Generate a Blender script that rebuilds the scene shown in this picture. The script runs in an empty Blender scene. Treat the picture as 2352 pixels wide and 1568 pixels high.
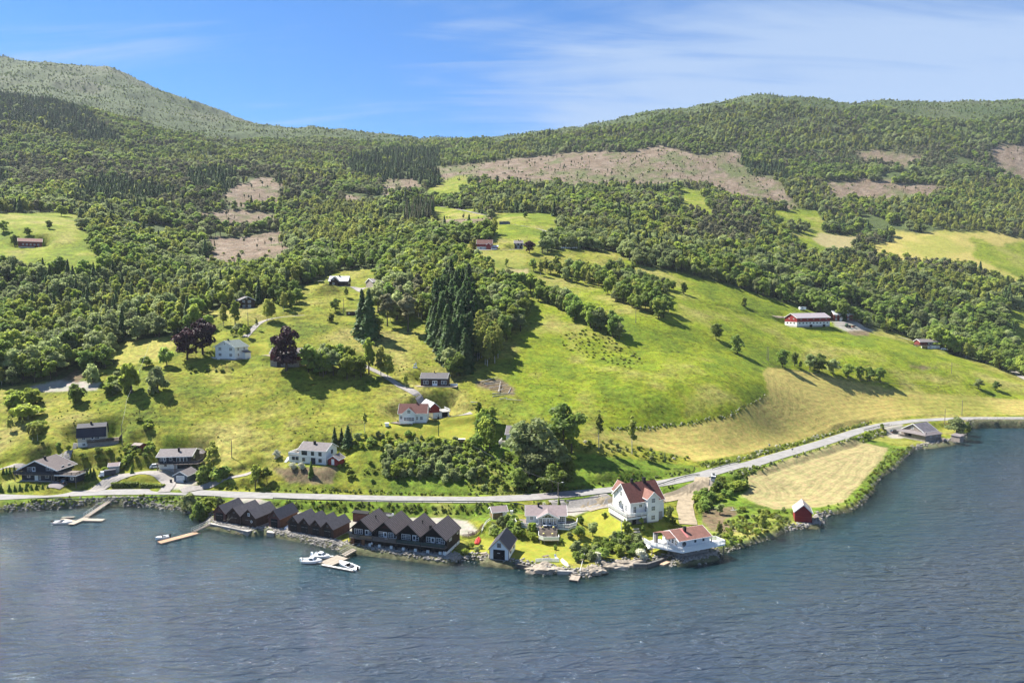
import bpy, math, random
import numpy as np
from mathutils import Vector, Matrix
# ---------------------------------------------------------------- camera, sky, sun, exposure
SC = bpy.context.scene
COL = SC.collection
F_PX, CU, CV, VH, CAM_H = 1568.0, 1176.0, 784.0, 670.0, 72.0
TH = math.atan((CV - VH) / F_PX)
cam_d = bpy.data.cameras.new('camera'); cam = bpy.data.objects.new('camera', cam_d); COL.objects.link(cam)
cam_d.sensor_width = 36.0; cam_d.lens = 36.0 * F_PX / 2352.0
cam_d.clip_start = 1.0; cam_d.clip_end = 20000.0
cam.location = (0, 0, CAM_H); cam.rotation_euler = (math.pi / 2 - TH, 0, 0)
SC.camera = cam
SUN_EL = math.radians(51.0)
SUN_XY = (-0.84, 0.54)
world = bpy.data.worlds.new('World'); SC.world = world; world.use_nodes = True
SKY_STRENGTH = 0.15
sun_d = bpy.data.lights.new('sun', 'SUN'); sun_d.energy = 5.0; sun_d.angle = math.radians(0.5); sun_d.color = (1.0, 0.95, 0.86)
sun = bpy.data.objects.new('sun', sun_d); COL.objects.link(sun)
_n = math.hypot(*SUN_XY)
SUN_DIR = Vector((SUN_XY[0] / _n * math.cos(SUN_EL), SUN_XY[1] / _n * math.cos(SUN_EL), math.sin(SUN_EL)))
sun.rotation_euler = SUN_DIR.to_track_quat('Z', 'Y').to_euler()
sun.location = (-200, 200, 400)
SC.view_settings.view_transform = 'Standard'; SC.view_settings.look = 'None'
SC.view_settings.exposure = 1.5; SC.view_settings.gamma = 1.0; SC.view_settings.use_curve_mapping = False
SC.render.engine = 'CYCLES'
SC.cycles.max_bounces = 6; SC.cycles.transparent_max_bounces = 12
HAZE = 0.00005
def build_sky():
 nt = world.node_tree; nt.nodes.clear(); N = nt.nodes.new; L = nt.links.new
 out = N('ShaderNodeOutputWorld'); bg = N('ShaderNodeBackground'); bg.inputs[1].default_value = SKY_STRENGTH
 sky = N('ShaderNodeTexSky'); sky.sky_type = 'NISHITA'; sky.sun_disc = False
 sky.sun_elevation = SUN_EL; sky.sun_rotation = math.atan2(SUN_XY[0], SUN_XY[1])
 sky.altitude = 0; sky.air_density = 1.0; sky.dust_density = 0.0; sky.ozone_density = 3.0
 hs = N('ShaderNodeHueSaturation'); hs.inputs['Saturation'].default_value = 1.05; hs.inputs['Value'].default_value = 1.0
 tm = N('ShaderNodeMixRGB'); tm.blend_type = 'MULTIPLY'; tm.inputs[0].default_value = 1.0; tm.inputs[2].default_value = (.150, .26, .37, 1)
 L(sky.outputs[0], tm.inputs[1]); L(tm.outputs[0], hs.inputs['Color'])
 tc = N('ShaderNodeTexCoord'); sep = N('ShaderNodeSeparateXYZ'); L(tc.outputs['Generated'], sep.inputs[0])
 # project the view direction onto a cloud layer: x/(z+c), y/(z+c)
 def math_(op, a, b=None, c=None):
  m = N('ShaderNodeMath'); m.operation = op
  for i, q in enumerate((a, b, c)):
   if q is None: continue
   if isinstance(q, (int, float)): m.inputs[i].default_value = q
   else: L(q, m.inputs[i])
  return m.outputs[0]
 zc = math_('ADD', math_('MAXIMUM', sep.outputs['Z'], 0.0), 0.16)
 px = math_('DIVIDE', sep.outputs['X'], zc); py = math_('DIVIDE', sep.outputs['Y'], zc)
 cmb = N('ShaderNodeCombineXYZ'); L(px, cmb.inputs[0]); L(py, cmb.inputs[1])
 def noise(scale, detail, rough, dist, loc, rot, scl):
  mp = N('ShaderNodeMapping'); mp.inputs['Location'].default_value = loc; mp.inputs['Rotation'].default_value = rot
  mp.inputs['Scale'].default_value = scl; L(cmb.outputs[0], mp.inputs[0])
  n = N('ShaderNodeTexNoise'); n.inputs['Scale'].default_value = scale; n.inputs['Detail'].default_value = detail
  n.inputs['Roughness'].default_value = rough; n.inputs['Distortion'].default_value = dist
  L(mp.outputs[0], n.inputs['Vector']); return n.outputs['Fac']
 def ramp(src, a, b, lo=0.0, hi=1.0):
  r = N('ShaderNodeMapRange'); r.interpolation_type = 'SMOOTHSTEP'
  L(src, r.inputs[0]); r.inputs[1].default_value = a; r.inputs[2].default_value = b
  r.inputs[3].default_value = lo; r.inputs[4].default_value = hi; return r.outputs[0]
 big = noise(0.95, 4, 0.52, 0.6, (2.55, 4.1, 0.3), (0, 0, 0.10), (0.6, 1.7, 1))
 wisp = noise(1.7, 9, 0.60, 1.4, (1.3, 0.4, 0.0), (0, 0, -0.22), (0.5, 2.6, 1))
 # thin veils everywhere, denser to the right
 bias = math_('ADD', math_('MULTIPLY', ramp(sep.outputs['X'], -0.8, 0.5), 0.22), math_('MULTIPLY', ramp(sep.outputs['Z'], .40, .16), .20))
 dens = math_('ADD', math_('ADD', big, bias), math_('MULTIPLY', math_('SUBTRACT', wisp, 0.5), 0.55))
 m = ramp(dens, 0.56, 0.90, 0.0, 0.85)
 mix = N('ShaderNodeMixRGB'); L(m, mix.inputs[0]); L(hs.outputs[0], mix.inputs[1]); mix.inputs[2].default_value = (1.12, 1.50, 2.12, 1)
 L(mix.outputs[0], bg.inputs[0]); L(bg.outputs[0], out.inputs[0])
build_sky()
# ---------------------------------------------------------------- picture measurements -> directions
def ray(u, v):
 xc = (u - CU) / F_PX; yc = -(v - CV) / F_PX
 y = math.cos(TH) + math.sin(TH) * yc; z = -math.sin(TH) + math.cos(TH) * yc
 return xc / y, z / y
def crop(X0, Y0, s):
 return lambda x, y: ((X0 + x / s) / 1.67517, (Y0 + y / s) / 1.67517)
C1 = crop(0, 1550, 2.352); C2 = crop(750, 1850, 3.36); C3 = crop(1250, 1900, 3.92); C4 = crop(1800, 1850, 3.92)
C5 = crop(2250, 1780, 3.3367); C6 = crop(2650, 1550, 2.1382); C7 = crop(900, 1350, 2.352); C8 = crop(1800, 1450, 2.6133)
B2 = crop(0, 750, 1.845); B4 = crop(900, 1000, 2.352); B5 = crop(1700, 750, 2.091); B6 = crop(2600, 800, 1.7552)
# shoreline, left to right (photo)
SHORE = [(-900, 1100), (-300, 1150), C1(0, 985), C1(350, 965), C1(760, 935), C1(1150, 925), C1(1400, 945), C1(1650, 975), C1(1880, 1040),
         C2(150, 560), C2(300, 600), C2(620, 690), C2(900, 668), C2(1200, 720), C2(1600, 790), C2(1850, 880), C3(560, 850), C3(1000, 910), C3(1500, 985),
         C3(1800, 1030), C3(2000, 990), C3(2200, 1000), C4(200, 1185), C4(400, 1215), C4(760, 1270), C4(1000, 1310), C4(1100, 1400), C4(1250, 1405),
         C4(1380, 1370), C4(1560, 1420), C4(1700, 1440), C4(1850, 1440), C4(1980, 1380), C5(250, 1350), C5(500, 1320), C5(760, 1310), C5(950, 1270), C5(1050, 1240), C5(1150, 1265), C5(1400, 1285), C5(1600, 1240), C5(1760, 1150),
         C5(1900, 1110), C6(320, 1225), C6(560, 1150), C6(700, 1110), C6(830, 1040), C6(1000, 1025), C6(1120, 980), C6(1080, 940), C6(1200, 915), C6(1350, 890), C6(1430, 830), C6(1530, 730), C6(1530, 690), C6(1600, 600),
         C6(1700, 540), C6(1780, 450), C6(1860, 385), C6(2050, 350), C6(2260, 300), C6(2280, 220), C6(2352, 190), (2420, 976), (2700, 972), (3300, 968)]
def on_level(u, v, z):
 a, s = ray(u, v); D = (z - CAM_H) / s
 return (a * D, D)
SHORE_W = np.array([on_level(u, v, 0.0) for u, v in SHORE])
# ---------------------------------------------------------------- terrain control points  (u, v, forward distance in metres)
CP = [(-300,1128,236),(0,1141,232),(300,1136,234),(600,1136,234),(1000,1142,231),(1300,1131,237),(1500,1107,243),(1640,1085,250),(1800,1050,276),(2000,990,333),(2100,966,361),(2352,961,369),
 (2600,958,375),(100,1108,238),(400,1085,243),(215,1030,254),(60,1080,242),(700,1067,247),(600,1060,250),(850,1080,244),(1000,1060,250),(1100,1090,242),(955,973,276),(1080,980,274),(1160,1020,260),(1240,1050,251),(1400,1085,245),
 (300,1000,264),(500,950,283),(150,930,284),(100,890,302),(-150,950,285),(-300,850,340),(0,960,276),(525,832,326),(655,848,312),(300,870,305),(400,900,293),(997,889,305),(850,870,312),(760,880,306),(900,930,288),(800,1000,264),(650,1000,266),
 (567,708,392),(500,770,352),(400,800,338),(300,800,345),(600,745,366),(777,658,442),(850,655,450),(808,724,388),(700,760,358),(720,690,410),(900,770,360),(1000,800,345),(1050,870,315),(1150,860,320),(1100,720,392),(1000,700,405),(1150,650,450),(950,640,470),(1060,660,440),
 (1200,770,366),(1300,900,303),(1300,980,272),(1500,940,292),(1740,880,335),(1700,930,305),(1500,750,388),(1400,820,348),(1600,800,372),(1300,690,430),(1200,680,432),(1150,630,478),(1130,600,510),(1115,572,545),(1210,500,680),(1160,514,650),(1200,545,590),(1300,570,560),(1400,640,490),(1500,600,540),
 (1500,700,425),(1600,700,450),(1680,645,540),(1500,990,283),(1600,1060,262),(1700,1035,279),(1800,1000,306),(1760,860,357),(2000,905,385),(2000,950,360),(1900,900,372),(1850,1100,251),(1900,1070,269),(1950,1040,289),(1800,1140,234),(2030,1002,324),(2300,930,388),(2000,870,395),(2200,900,395),(2340,890,412),(2600,900,420),
 (2000,800,436),(1860,752,475),(1780,720,490),(1940,741,505),(2135,802,480),(2340,858,450),(2250,785,530),(2500,830,520),(2100,765,530),(1700,760,420),(1850,820,410),
 (2300,700,620),(2000,655,640),(1700,575,700),(1900,610,700),(2150,640,690),(2500,700,680),(1900,545,860),(2150,560,850),(2300,590,820),(2500,600,850),(1830,495,960),(2100,500,960),(1500,500,800),(1400,540,680),(1700,500,850),(2352,500,970),(2700,560,900),
 (1500,370,1250),(1300,400,1130),(1300,450,950),(1700,400,1180),(2000,430,1120),(2330,360,1280),(1040,405,1130),(1050,430,1020),(1100,470,850),(1500,430,1050),(2200,420,1150),(2600,420,1250),
 (0,460,820),(100,535,570),(70,572,540),(200,605,500),(200,515,650),(100,492,690),(0,590,510),(50,700,435),(200,760,378),(100,800,350),(0,850,315),(300,700,440),(430,620,560),(500,680,430),(560,560,700),(560,485,860),(600,430,980),(250,400,1050),(400,470,850),(-200,600,520),(-200,450,900),(-200,700,450),
 (150,250,1500),(400,350,1300),(500,330,1450),(0,200,1750),(0,330,1200),(700,400,1150),(850,350,1450),(700,480,900),(700,560,660),(850,580,580),(930,500,790),(950,420,1100),(820,450,980),(680,620,530),(1020,530,680),(700,340,1500),(300,280,1550),(550,320,1700),
 (1300,340,1400),(1150,350,1450),(1500,310,1450),(1740,270,1500),(1940,290,1450),(2200,300,1400),(2352,290,1400),(1000,350,1500)]
SKYL = [(-700,95,2300),(-450,105,2300),(-200,118,2300),(0,134,2300),(60,143,2300),(150,150,2300),(225,158,2300),(250,156,2300),(270,163,2290),(300,180,2270),(335,198,2250),(360,210,2240),(380,213,2230),(395,215,2220),(430,226,2200),(465,243,2170),(490,260,2130),(530,277,2080),(580,288,2050),(640,297,2000),
 (685,299,2000),(705,292,1995),(735,293,1995),(765,301,1990),(850,311,1950),(920,318,1900),(1000,321,1850),(1080,323,1800),(1150,319,1770),(1230,309,1730),(1300,298,1700),(1380,284,1690),(1450,270,1690),(1520,258,1700),(1600,247,1710),(1660,236,1720),(1700,226,1725),(1740,222,1730),(1790,226,1730),(1830,237,1740),(1870,232,1740),(1910,240,1740),(1935,250,1740),(1970,246,1720),
 (2020,238,1680),(2100,235,1650),(2200,237,1620),(2300,231,1610),(2352,229,1600),(2600,225,1600),(3000,235,1600)]
def _cps():
 P = []
 for u, v, D in CP + SKYL:
  a, s = ray(u, v); P.append((a, math.log(D), s))
 for u, v, D in SKYL:
  a, s = ray(u, v); D2 = D * 1.45; P.append((a, math.log(D2), (s * D - 60) / D2))
  D2 = D * 2.1; P.append((a, math.log(D2), (s * D - 160) / D2))
 for i in range(0, len(SHORE_W), 2):
  x, y = SHORE_W[i]; P.append((x / y, math.log(y), (1.4 - CAM_H) / y))
 return np.array(P)
_P = _cps()
KA, KD = 1.4, 1.6
def _phi(r2): return 0.5 * r2 * np.log(r2 + 1e-9)
def _fit():
 X = np.stack([_P[:, 0] * KA, _P[:, 1] * KD], 1); n = len(X)
 r2 = ((X[:, None] - X[None]) ** 2).sum(-1)
 A = np.zeros((n + 3, n + 3)); A[:n, :n] = _phi(r2) + np.eye(n) * 2e-5
 A[:n, n] = 1; A[:n, n + 1:] = X; A[n, :n] = 1; A[n + 1:, :n] = X.T
 return X, np.linalg.solve(A, np.concatenate([_P[:, 2], [0, 0, 0]]))
_X, _W = _fit()
def base_slope(a, lnD):
 sh = a.shape; q = np.stack([a.ravel() * KA, lnD.ravel() * KD], 1); out = np.empty(len(q))
 for i in range(0, len(q), 20000):
  b = q[i:i + 20000]; r2 = ((b[:, None, :] - _X[None]) ** 2).sum(-1)
  out[i:i + 20000] = _phi(r2) @ _W[:-3] + _W[-3] + b @ _W[-2:]
 return out.reshape(sh)
NA = 760
AG = np.linspace(-1.15, 1.15, NA)
def _rows():
 d, r = 105.0, []
 while d < 4300:
  r.append(d); d *= 1.02 if d < 165 else 1.0036 if d < 400 else 1.007 if d < 1000 else 1.012
 return np.array(r)
DG = _rows(); ND = len(DG); LG = np.log(DG)
AA, LL = np.meshgrid(AG, LG); DD = np.exp(LL); XX = AA * DD; YY = DD
# cheap value noise for shaping
_rs = np.random.RandomState(7); _tab = _rs.rand(256, 256)
def vnoise(x, y):
 xi = np.floor(x).astype(int); yi = np.floor(y).astype(int); fx = x - xi; fy = y - yi
 fx = fx * fx * (3 - 2 * fx); fy = fy * fy * (3 - 2 * fy); t = _tab
 a = t[xi & 255, yi & 255]; b = t[(xi + 1) & 255, yi & 255]; c = t[xi & 255, (yi + 1) & 255]; d = t[(xi + 1) & 255, (yi + 1) & 255]
 return (a * (1 - fx) + b * fx) * (1 - fy) + (c * (1 - fx) + d * fx) * fy
def fbm(x, y, o=4):
 s = 0; w = 0.5; t = 0
 for k in range(o):
  s = s + w * vnoise(x * 2 ** k + 17.3 * k, y * 2 ** k + 9.1 * k); t += w; w *= 0.5
 return s / t - 0.5
def sstep(t): t = np.clip(t, 0, 1); return t * t * (3 - 2 * t)
def seg_dist(px, py, line):
 """distance to a polyline and the parameter (index + fraction) of the closest point"""
 best = np.full(px.shape, 1e9); par = np.zeros(px.shape); sgn = np.ones(px.shape)
 for i in range(len(line) - 1):
  x0, y0 = line[i][:2]; x1, y1 = line[i + 1][:2]; dx, dy = x1 - x0, y1 - y0; l2 = dx * dx + dy * dy + 1e-9
  t = np.clip(((px - x0) * dx + (py - y0) * dy) / l2, 0, 1)
  d = np.hypot(px - x0 - t * dx, py - y0 - t * dy); m = d < best
  best = np.where(m, d, best); par = np.where(m, i + t, par)
 return best, par
def in_poly(px, py, poly):
 px = np.asarray(px); py = np.asarray(py); ins = np.zeros(px.shape, bool); n = len(poly)
 for i in range(n):
  x0, y0 = poly[i]; x1, y1 = poly[(i + 1) % n]
  if y0 == y1: continue
  c = ((y0 > py) != (y1 > py)) & (px < (x1 - x0) * (py - y0) / (y1 - y0) + x0); ins ^= c
 return ins
ZZ = CAM_H + base_slope(AA, LL) * DD
# relief noise: strong on the mountains, gentle near
_amp = 0.5 + 5.0 * sstep((DD - 700) / 900)
ZZ = ZZ + _amp * 2 * fbm(XX / 90 + 40, YY / 90 + 40, 5) * sstep((DD - 230) / 60)
_f = sstep((DD - 1450) / 300); ZZ = ZZ + _f * 26 * (0.28 - np.abs(fbm(XX / 130 + 7, YY / 130 + 3, 5)) * 2) + _f * 7 * fbm(XX / 24, YY / 24, 4)
_near = np.where(DG < 520)[0][-1] + 1
_poly = [tuple(p) for p in SHORE_W] + [(SHORE_W[-1][0] + 900, 900), (SHORE_W[0][0] - 900, 900)]
LANDD = np.full(ZZ.shape, 400.0)
_d, _ = seg_dist(XX[:_near], YY[:_near], SHORE_W)
LANDD[:_near] = np.where(in_poly(XX[:_near], YY[:_near], _poly), _d, -_d)
def shore_profile(z, ld, x, y):
 jag = 0.5 * fbm(x / 1.7, y / 1.7, 3)
 e = ld + jag * 1.2
 land = np.minimum(z, 0.12 + 0.75 * np.maximum(e, 0) ** 0.9 + np.maximum(ld - 5, 0) * 2)
 land = np.where(ld > 0, np.maximum(land, 0.10), land)
 return np.where(ld > 0, np.maximum(land, 0.12), np.maximum(-14.0, -0.12 + 0.28 * ld))
ZZ = shore_profile(ZZ, LANDD, XX, YY)
class Ground:
 def __init__(s): s.z = ZZ
 def height(s, x, y):
  a = np.clip((x / y - AG[0]) / (AG[1] - AG[0]), 0, NA - 1.001); i = int(a); fa = a - i
  l = float(np.interp(math.log(max(y, 105.1)), LG, np.arange(ND))); j = min(int(l), ND - 2); fl = l - j
  q = s.z[j:j + 2, i:i + 2]
  return float((q[0, 0] * (1 - fa) + q[0, 1] * fa) * (1 - fl) + (q[1, 0] * (1 - fa) + q[1, 1] * fa) * fl)
 def heights(s, x, y):
  a = np.clip((x / y - AG[0]) / (AG[1] - AG[0]), 0, NA - 1.001); i = a.astype(int); fa = a - i
  l = np.interp(np.log(np.maximum(y, 105.1)), LG, np.arange(ND)); j = np.minimum(l.astype(int), ND - 2); fl = l - j; z = s.z
  return (z[j, i] * (1 - fa) + z[j, i + 1] * fa) * (1 - fl) + (z[j + 1, i] * (1 - fa) + z[j + 1, i + 1] * fa) * fl
 def hit(s, u, v):
  a, sl = ray(u, v); t = np.clip((a - AG[0]) / (AG[1] - AG[0]), 0, NA - 1.001); i = int(t); f = t - i
  col = np.maximum(s.z[:, i] * (1 - f) + s.z[:, i + 1] * f, 0.0); g = (col - CAM_H) / DG - sl
  k = np.where(g >= 0)[0]
  if len(k) == 0: return None
  k = k[0]
  if k == 0: D = DG[0]
  else: D = DG[k - 1] + (DG[k] - DG[k - 1]) * (-g[k - 1]) / (g[k] - g[k - 1])
  return (a * D, D, CAM_H + sl * D)
G = Ground()
def hit(u, v):
 p = G.hit(u, v)
 k = 0
 while p is None and k < 60: v += 1.0; p = G.hit(u, v); k += 1
 return p
def gz(x, y): return G.height(x, y)
def dens(line, step, closed=False):
 out = []; L = list(line) + ([line[0]] if closed else [])
 for (u0, v0), (u1, v1) in zip(L[:-1], L[1:]):
  n = max(1, int(math.hypot(u1 - u0, v1 - v0) / step))
  out += [(u0 + (u1 - u0) * k / n, v0 + (v1 - v0) * k / n) for k in range(n)]
 if not closed: out.append(L[-1])
 return out
def wpoly(pts, step=25): return [hit(u, v)[:2] for u, v in dens(pts, step, True)]
# ---------------------------------------------------------------- roads, yards and building plots shape the ground
ROADS = {}
def pts(fn, *xy): return [fn(x, y) for x, y in xy]
ROAD_MAIN = [(-700, 1143), (-200, 1142)] + pts(C1, (0, 853), (500, 826), (1000, 805), (1600, 801)) + pts(C2, (0, 152), (600, 178), (1200, 195), (1900, 212)) + pts(C3, (500, 62), (1200, 76), (2300, 88)) + \
 pts(C4, (500, 264), (900, 250), (1400, 205), (2000, 152), (2300, 122)) + pts(C5, (650, 305), (1000, 262), (1500, 160), (2000, 15)) + pts(C6, (450, 522), (700, 445), (1100, 328), (1400, 228), (1600, 178), (1850, 145), (2100, 132), (2352, 124)) + [(2600, 960), (3000, 958)]
TRACKS = [  # name, picture line, width, (surface)
 ('road', ROAD_MAIN, 6.6, 'asphalt'),
 ('driveway', pts(C1, (820, 812), (900, 752), (980, 705), (1080, 665), (1200, 632), (1330, 612), (1450, 622), (1530, 660), (1560, 720), (1530, 770), (1480, 808)), 4.4, 'gravel'),
 ('driveway', pts(C1, (1640, 795), (1750, 752), (1900, 706), (2100, 668), (2290, 636)) + pts(C7, (60, 1128), (200, 1092)), 3.4, 'gravel'),
 ('driveway', pts(C1, (-200, 670), (0, 605), (200, 522), (400, 468), (560, 442), (650, 434)), 3.2, 'gravel'),
 ('driveway', pts(C1, (480, 815), (530, 778), (555, 748)), 5.0, 'asphalt2'),
 ('gravel_track', pts(C5, (1500, 215), (1545, 270), (1500, 330), (1400, 372), (1280, 415), (1150, 445), (960, 478), (640, 560), (300, 530), (120, 560), (0, 600)), 5.0, 'dirt'),
 ('gravel_track', pts(C5, (1560, 300), (1440, 380), (1330, 440), (1270, 520), (1290, 620), (1320, 730), (1330, 790)), 5.4, 'dirt'),
 ('gravel_track', pts(C4, (1250, 440), (1480, 420), (1700, 420), (1900, 380), (2160, 330)), 6.0, 'gravel'),
 ('gravel_track', pts(C7, (1100, 95), (1180, 135), (1300, 190), (1400, 240), (1470, 300), (1560, 350), (1700, 418), (1850, 480), (2000, 530), (2100, 572)), 3.6, 'gravel'),
 ('gravel_track', pts(C7, (2150, 560), (2060, 590), (1960, 580)), 6.0, 'gravel'),
 ('gravel_track', pts(B4, (640, 480 + 20), (560, 505), (400, 518), (270, 540), (200, 590), (150, 645), (100, 700)), 3.4, 'gravel'),
 ('gravel_track', pts(B4, (40, 862), (200, 862), (330, 862), (600, 850), (700, 860)), 3.0, 'dirt'),
 ('gravel_track', pts(B4, (1060, 245), (1120, 262), (1170, 300)), 5.0, 'gravel'),
 ('gravel_track', pts(B6, (1040, 770), (1240, 797), (1400, 838), (1520, 872), (1600, 900), (1800, 935), (1900, 960), (2000, 988), (2150, 1040), (2260, 1090), (2352, 1150)) + [(2420, 895)], 4.0, 'gravel'),
 ('gravel_track', pts(B5, (540, 236), (640, 246), (700, 260), (800, 276), (880, 312), (870, 350)), 3.5, 'gravel'),
 ('gravel_track', pts(B5, (140, 452), (300, 448), (440, 446), (580, 442), (660, 440)), 4.0, 'gravel'),
 ('gravel_track', [(1005, 474), (1050, 480), (1085, 488), (1120, 495)], 5.0, 'gravel'),
 ('gravel_track', pts(B6, (-40, 610), (140, 640), (400, 685), (600, 720), (760, 735)), 2.6, 'dirt'),
]
def smooth_line(P, step):
 P = np.array(P); seg = np.hypot(*np.diff(P[:, :2], axis=0).T); s = np.concatenate([[0], np.cumsum(seg)]); n = max(3, int(s[-1] / step))
 t = np.linspace(0, s[-1], n); Q = np.stack([np.interp(t, s, P[:, k]) for k in range(3)], 1)
 for _ in range(6):
  Q[1:-1] = 0.25 * Q[:-2] + 0.5 * Q[1:-1] + 0.25 * Q[2:]
 return Q
TRK = []
for nm, line, w, surf in TRACKS:
 P = []
 for u, v in line:
  if nm == 'road' and u < 1450: q = on_level(u, v, 2.6); P.append((q[0], q[1], 2.6))
  elif nm == 'road':
   z = 2.6 + 2.6 * float(sstep((u - 1450) / 200)) - 1.2 * float(sstep((u - 1800) / 300)); q = on_level(u, v, z); P.append((q[0], q[1], z))
  else: P.append(hit(u, v))
 Q = smooth_line(P, 2.0)
 if nm != 'road':
  z = Q[:, 2].copy()
  for _ in range(10): z[1:-1] = 0.25 * z[:-2] + 0.5 * z[1:-1] + 0.25 * z[2:]
  Q[:, 2] = z
 TRK.append([nm, Q, w, surf])
def carve(sel_pad, fn):
 """fn(x, y, z) -> new z on the vertices inside the box sel_pad"""
 x0, y0, x1, y1 = sel_pad
 m = (XX > x0) & (XX < x1) & (YY > y0) & (YY < y1)
 if m.any(): G.z[m] = fn(XX[m], YY[m], G.z[m])
def carve_line(Q, w, drop=0.10, blend=5.0):
 for i in range(0, len(Q) - 1, 12):
  S = Q[max(0, i - 3):i + 16]; p = w / 2 + blend + 1
  def fn(x, y, z):
   d, par = seg_dist(x, y, S); zi = np.interp(par, np.arange(len(S)), S[:, 2]) - drop
   end = ((par <= 0) & (i > 0)) | ((par >= len(S) - 1) & (i + 16 < len(Q)))
   k = np.where(end, 1.0, sstep((d - w / 2 - 0.7) / blend)); return zi * (1 - k) + z * k
  carve((S[:, 0].min() - p, S[:, 1].min() - p, S[:, 0].max() + p, S[:, 1].max() + p), fn)
for nm, Q, w, surf in TRK[1:]: carve_line(Q, w)
carve_line(TRK[0][1], TRK[0][2])
for t in TRK[1:]:
 t[1][:, 2] = G.heights(t[1][:, 0], t[1][:, 1]) + 0.10
class Site:
 """a plot: left and right front corners in the photo; the rear comes from the depth"""
 def __init__(s, pl, pr, depth, z=None, pad=True, grow=1.0, lift=0.0, width=None, rot=None, blend=8.0, padz=None):
  a = hit(*pl); zz = (a[2] if z is None else z)
  a = on_level(pl[0], pl[1], zz); b = on_level(pr[0], pr[1], zz)
  s.z = zz + lift; s.o = a; s.w = math.hypot(b[0] - a[0], b[1] - a[1]); s.rot = math.atan2(b[1] - a[1], b[0] - a[0]); s.d = depth
  if width: s.w = width
  if rot is not None: s.rot = rot
  if pad:
   c, sn = math.cos(s.rot), math.sin(s.rot); pz = zz if padz is None else padz
   def fn(x, y, z_):
    lx = (x - a[0]) * c + (y - a[1]) * sn; ly = -(x - a[0]) * sn + (y - a[1]) * c
    d = np.hypot(np.maximum(np.maximum(-lx - grow, lx - s.w - grow), 0), np.maximum(np.maximum(-ly - grow, ly - depth - grow), 0))
    k = sstep(d / blend); return (pz - 0.05) * (1 - k) + z_ * k
   R = s.w + depth + 10; carve((a[0] - R, a[1] - R, a[0] + R, a[1] + R), fn)
S_ = {}
S_['boat1'] = Site(C2(243, 512), C2(397, 533), 8.2, z=1.5, blend=3)
S_['boat2'] = Site(C2(418, 540), C2(596, 572), 8.4, z=1.5, blend=3)
S_['boat3'] = Site(C2(612, 575), C2(787, 605), 8.6, z=1.5, blend=3)
S_['boat4'] = Site(C2(952, 592), C2(1100, 616), 8.0, z=1.5, blend=3)
S_['row'] = Site(C2(1205, 645), C2(1790, 750), 7.6, z=1.5, blend=3)
S_['cabins'] = Site(C3(372, 752), C3(1822, 928), 10.5, z=1.6, blend=3)
S_['bungalow'] = Site(C4(880, 662), C4(1482, 666), 7.6, z=2.6)
S_['woodshed'] = Site(C4(372, 575), C4(590, 555), 3.6, z=2.4)
S_['whiteboat'] = Site(C4(332, 1180), C4(612, 1205), 8.6, z=1.1, blend=3)
S_['big'] = Site(C5(583, 775), C5(945, 715), 10.0, z=2.6, grow=2, width=11.4, rot=0.37, blend=4)
S_['terrace'] = Site(C5(1210, 1135), C5(1600, 1065), 7.4, z=3.3, padz=1.5, grow=0.5, blend=3)
S_['redboat'] = Site(C6(872, 975), C6(1012, 988), 5.8, z=0.9, blend=3)
S_['greyhall'] = Site(C6(1722, 275), C6(1945, 320), 12, z=1.8)
S_['dark1'] = Site(C1(175, 705), C1(520, 715), 9.0)
S_['white2'] = Site(C1(705, 405), C1(955, 385), 8.0)
S_['blue3'] = Site(C1(1435, 605), C1(1700, 598), 9.0)
S_['garage3'] = Site(C1(1575, 715), C1(1695, 720), 6.0)
S_['shed4'] = Site(C1(985, 640), C1(1075, 632), 4.0)
S_['redshed'] = Site(C1(1198, 435), C1(1268, 440), 3.0)
S_['white5'] = Site(C7(592, 1012), C7(832, 1030), 8.0)
S_['red6'] = Site(C7(1495, 652), C7(1742, 652), 8.2)
S_['barn6'] = Site(C7(1802, 612), C7(1948, 600), 7.0)
S_['cabin7'] = Site(C7(1690, 318), C7(1930, 320), 8.0)
S_['white8'] = Site(B2(1530, 1165), B2(1668, 1172), 8.6)
S_['red9'] = Site(B4(330, 965), B4(590, 968), 7.0)
S_['log10'] = Site(B4(58, 440), B4(190, 438), 7.5)
S_['dark11'] = Site(B4(862, 240), B4(1030, 240), 8.0)
S_['grey12'] = Site(B4(1195, 250), B4(1262, 248), 5.5)
S_['shelter11'] = Site(B4(765, 225), B4(812, 222), 3.5)
S_['turf13'] = Site(B4(1018, 505), B4(1110, 505), 5.0)
S_['farm14'] = Site(B5(282, 440), B5(405, 440), 10.0)
S_['garage14'] = Site(B5(105, 452), B5(165, 455), 5.5)
S_['black14'] = Site(B5(585, 438), B5(650, 438), 8.0)
S_['shed14'] = Site(B5(462, 240), B5(537, 238), 6.0)
S_['barn15'] = Site(B2(130, 375), B2(300, 380), 10.0)
S_['barn16'] = Site(B6(818, 806), B6(1040, 800), 11.0)
S_['red17'] = Site(B6(1068, 765), B6(1195, 765), 7.0)
S_['house18'] = Site(B6(1700, 950), B6(1785, 950), 7.5)
S_['hidden19'] = Site(C8(385, 690), C8(640, 700), 8.0)
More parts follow.
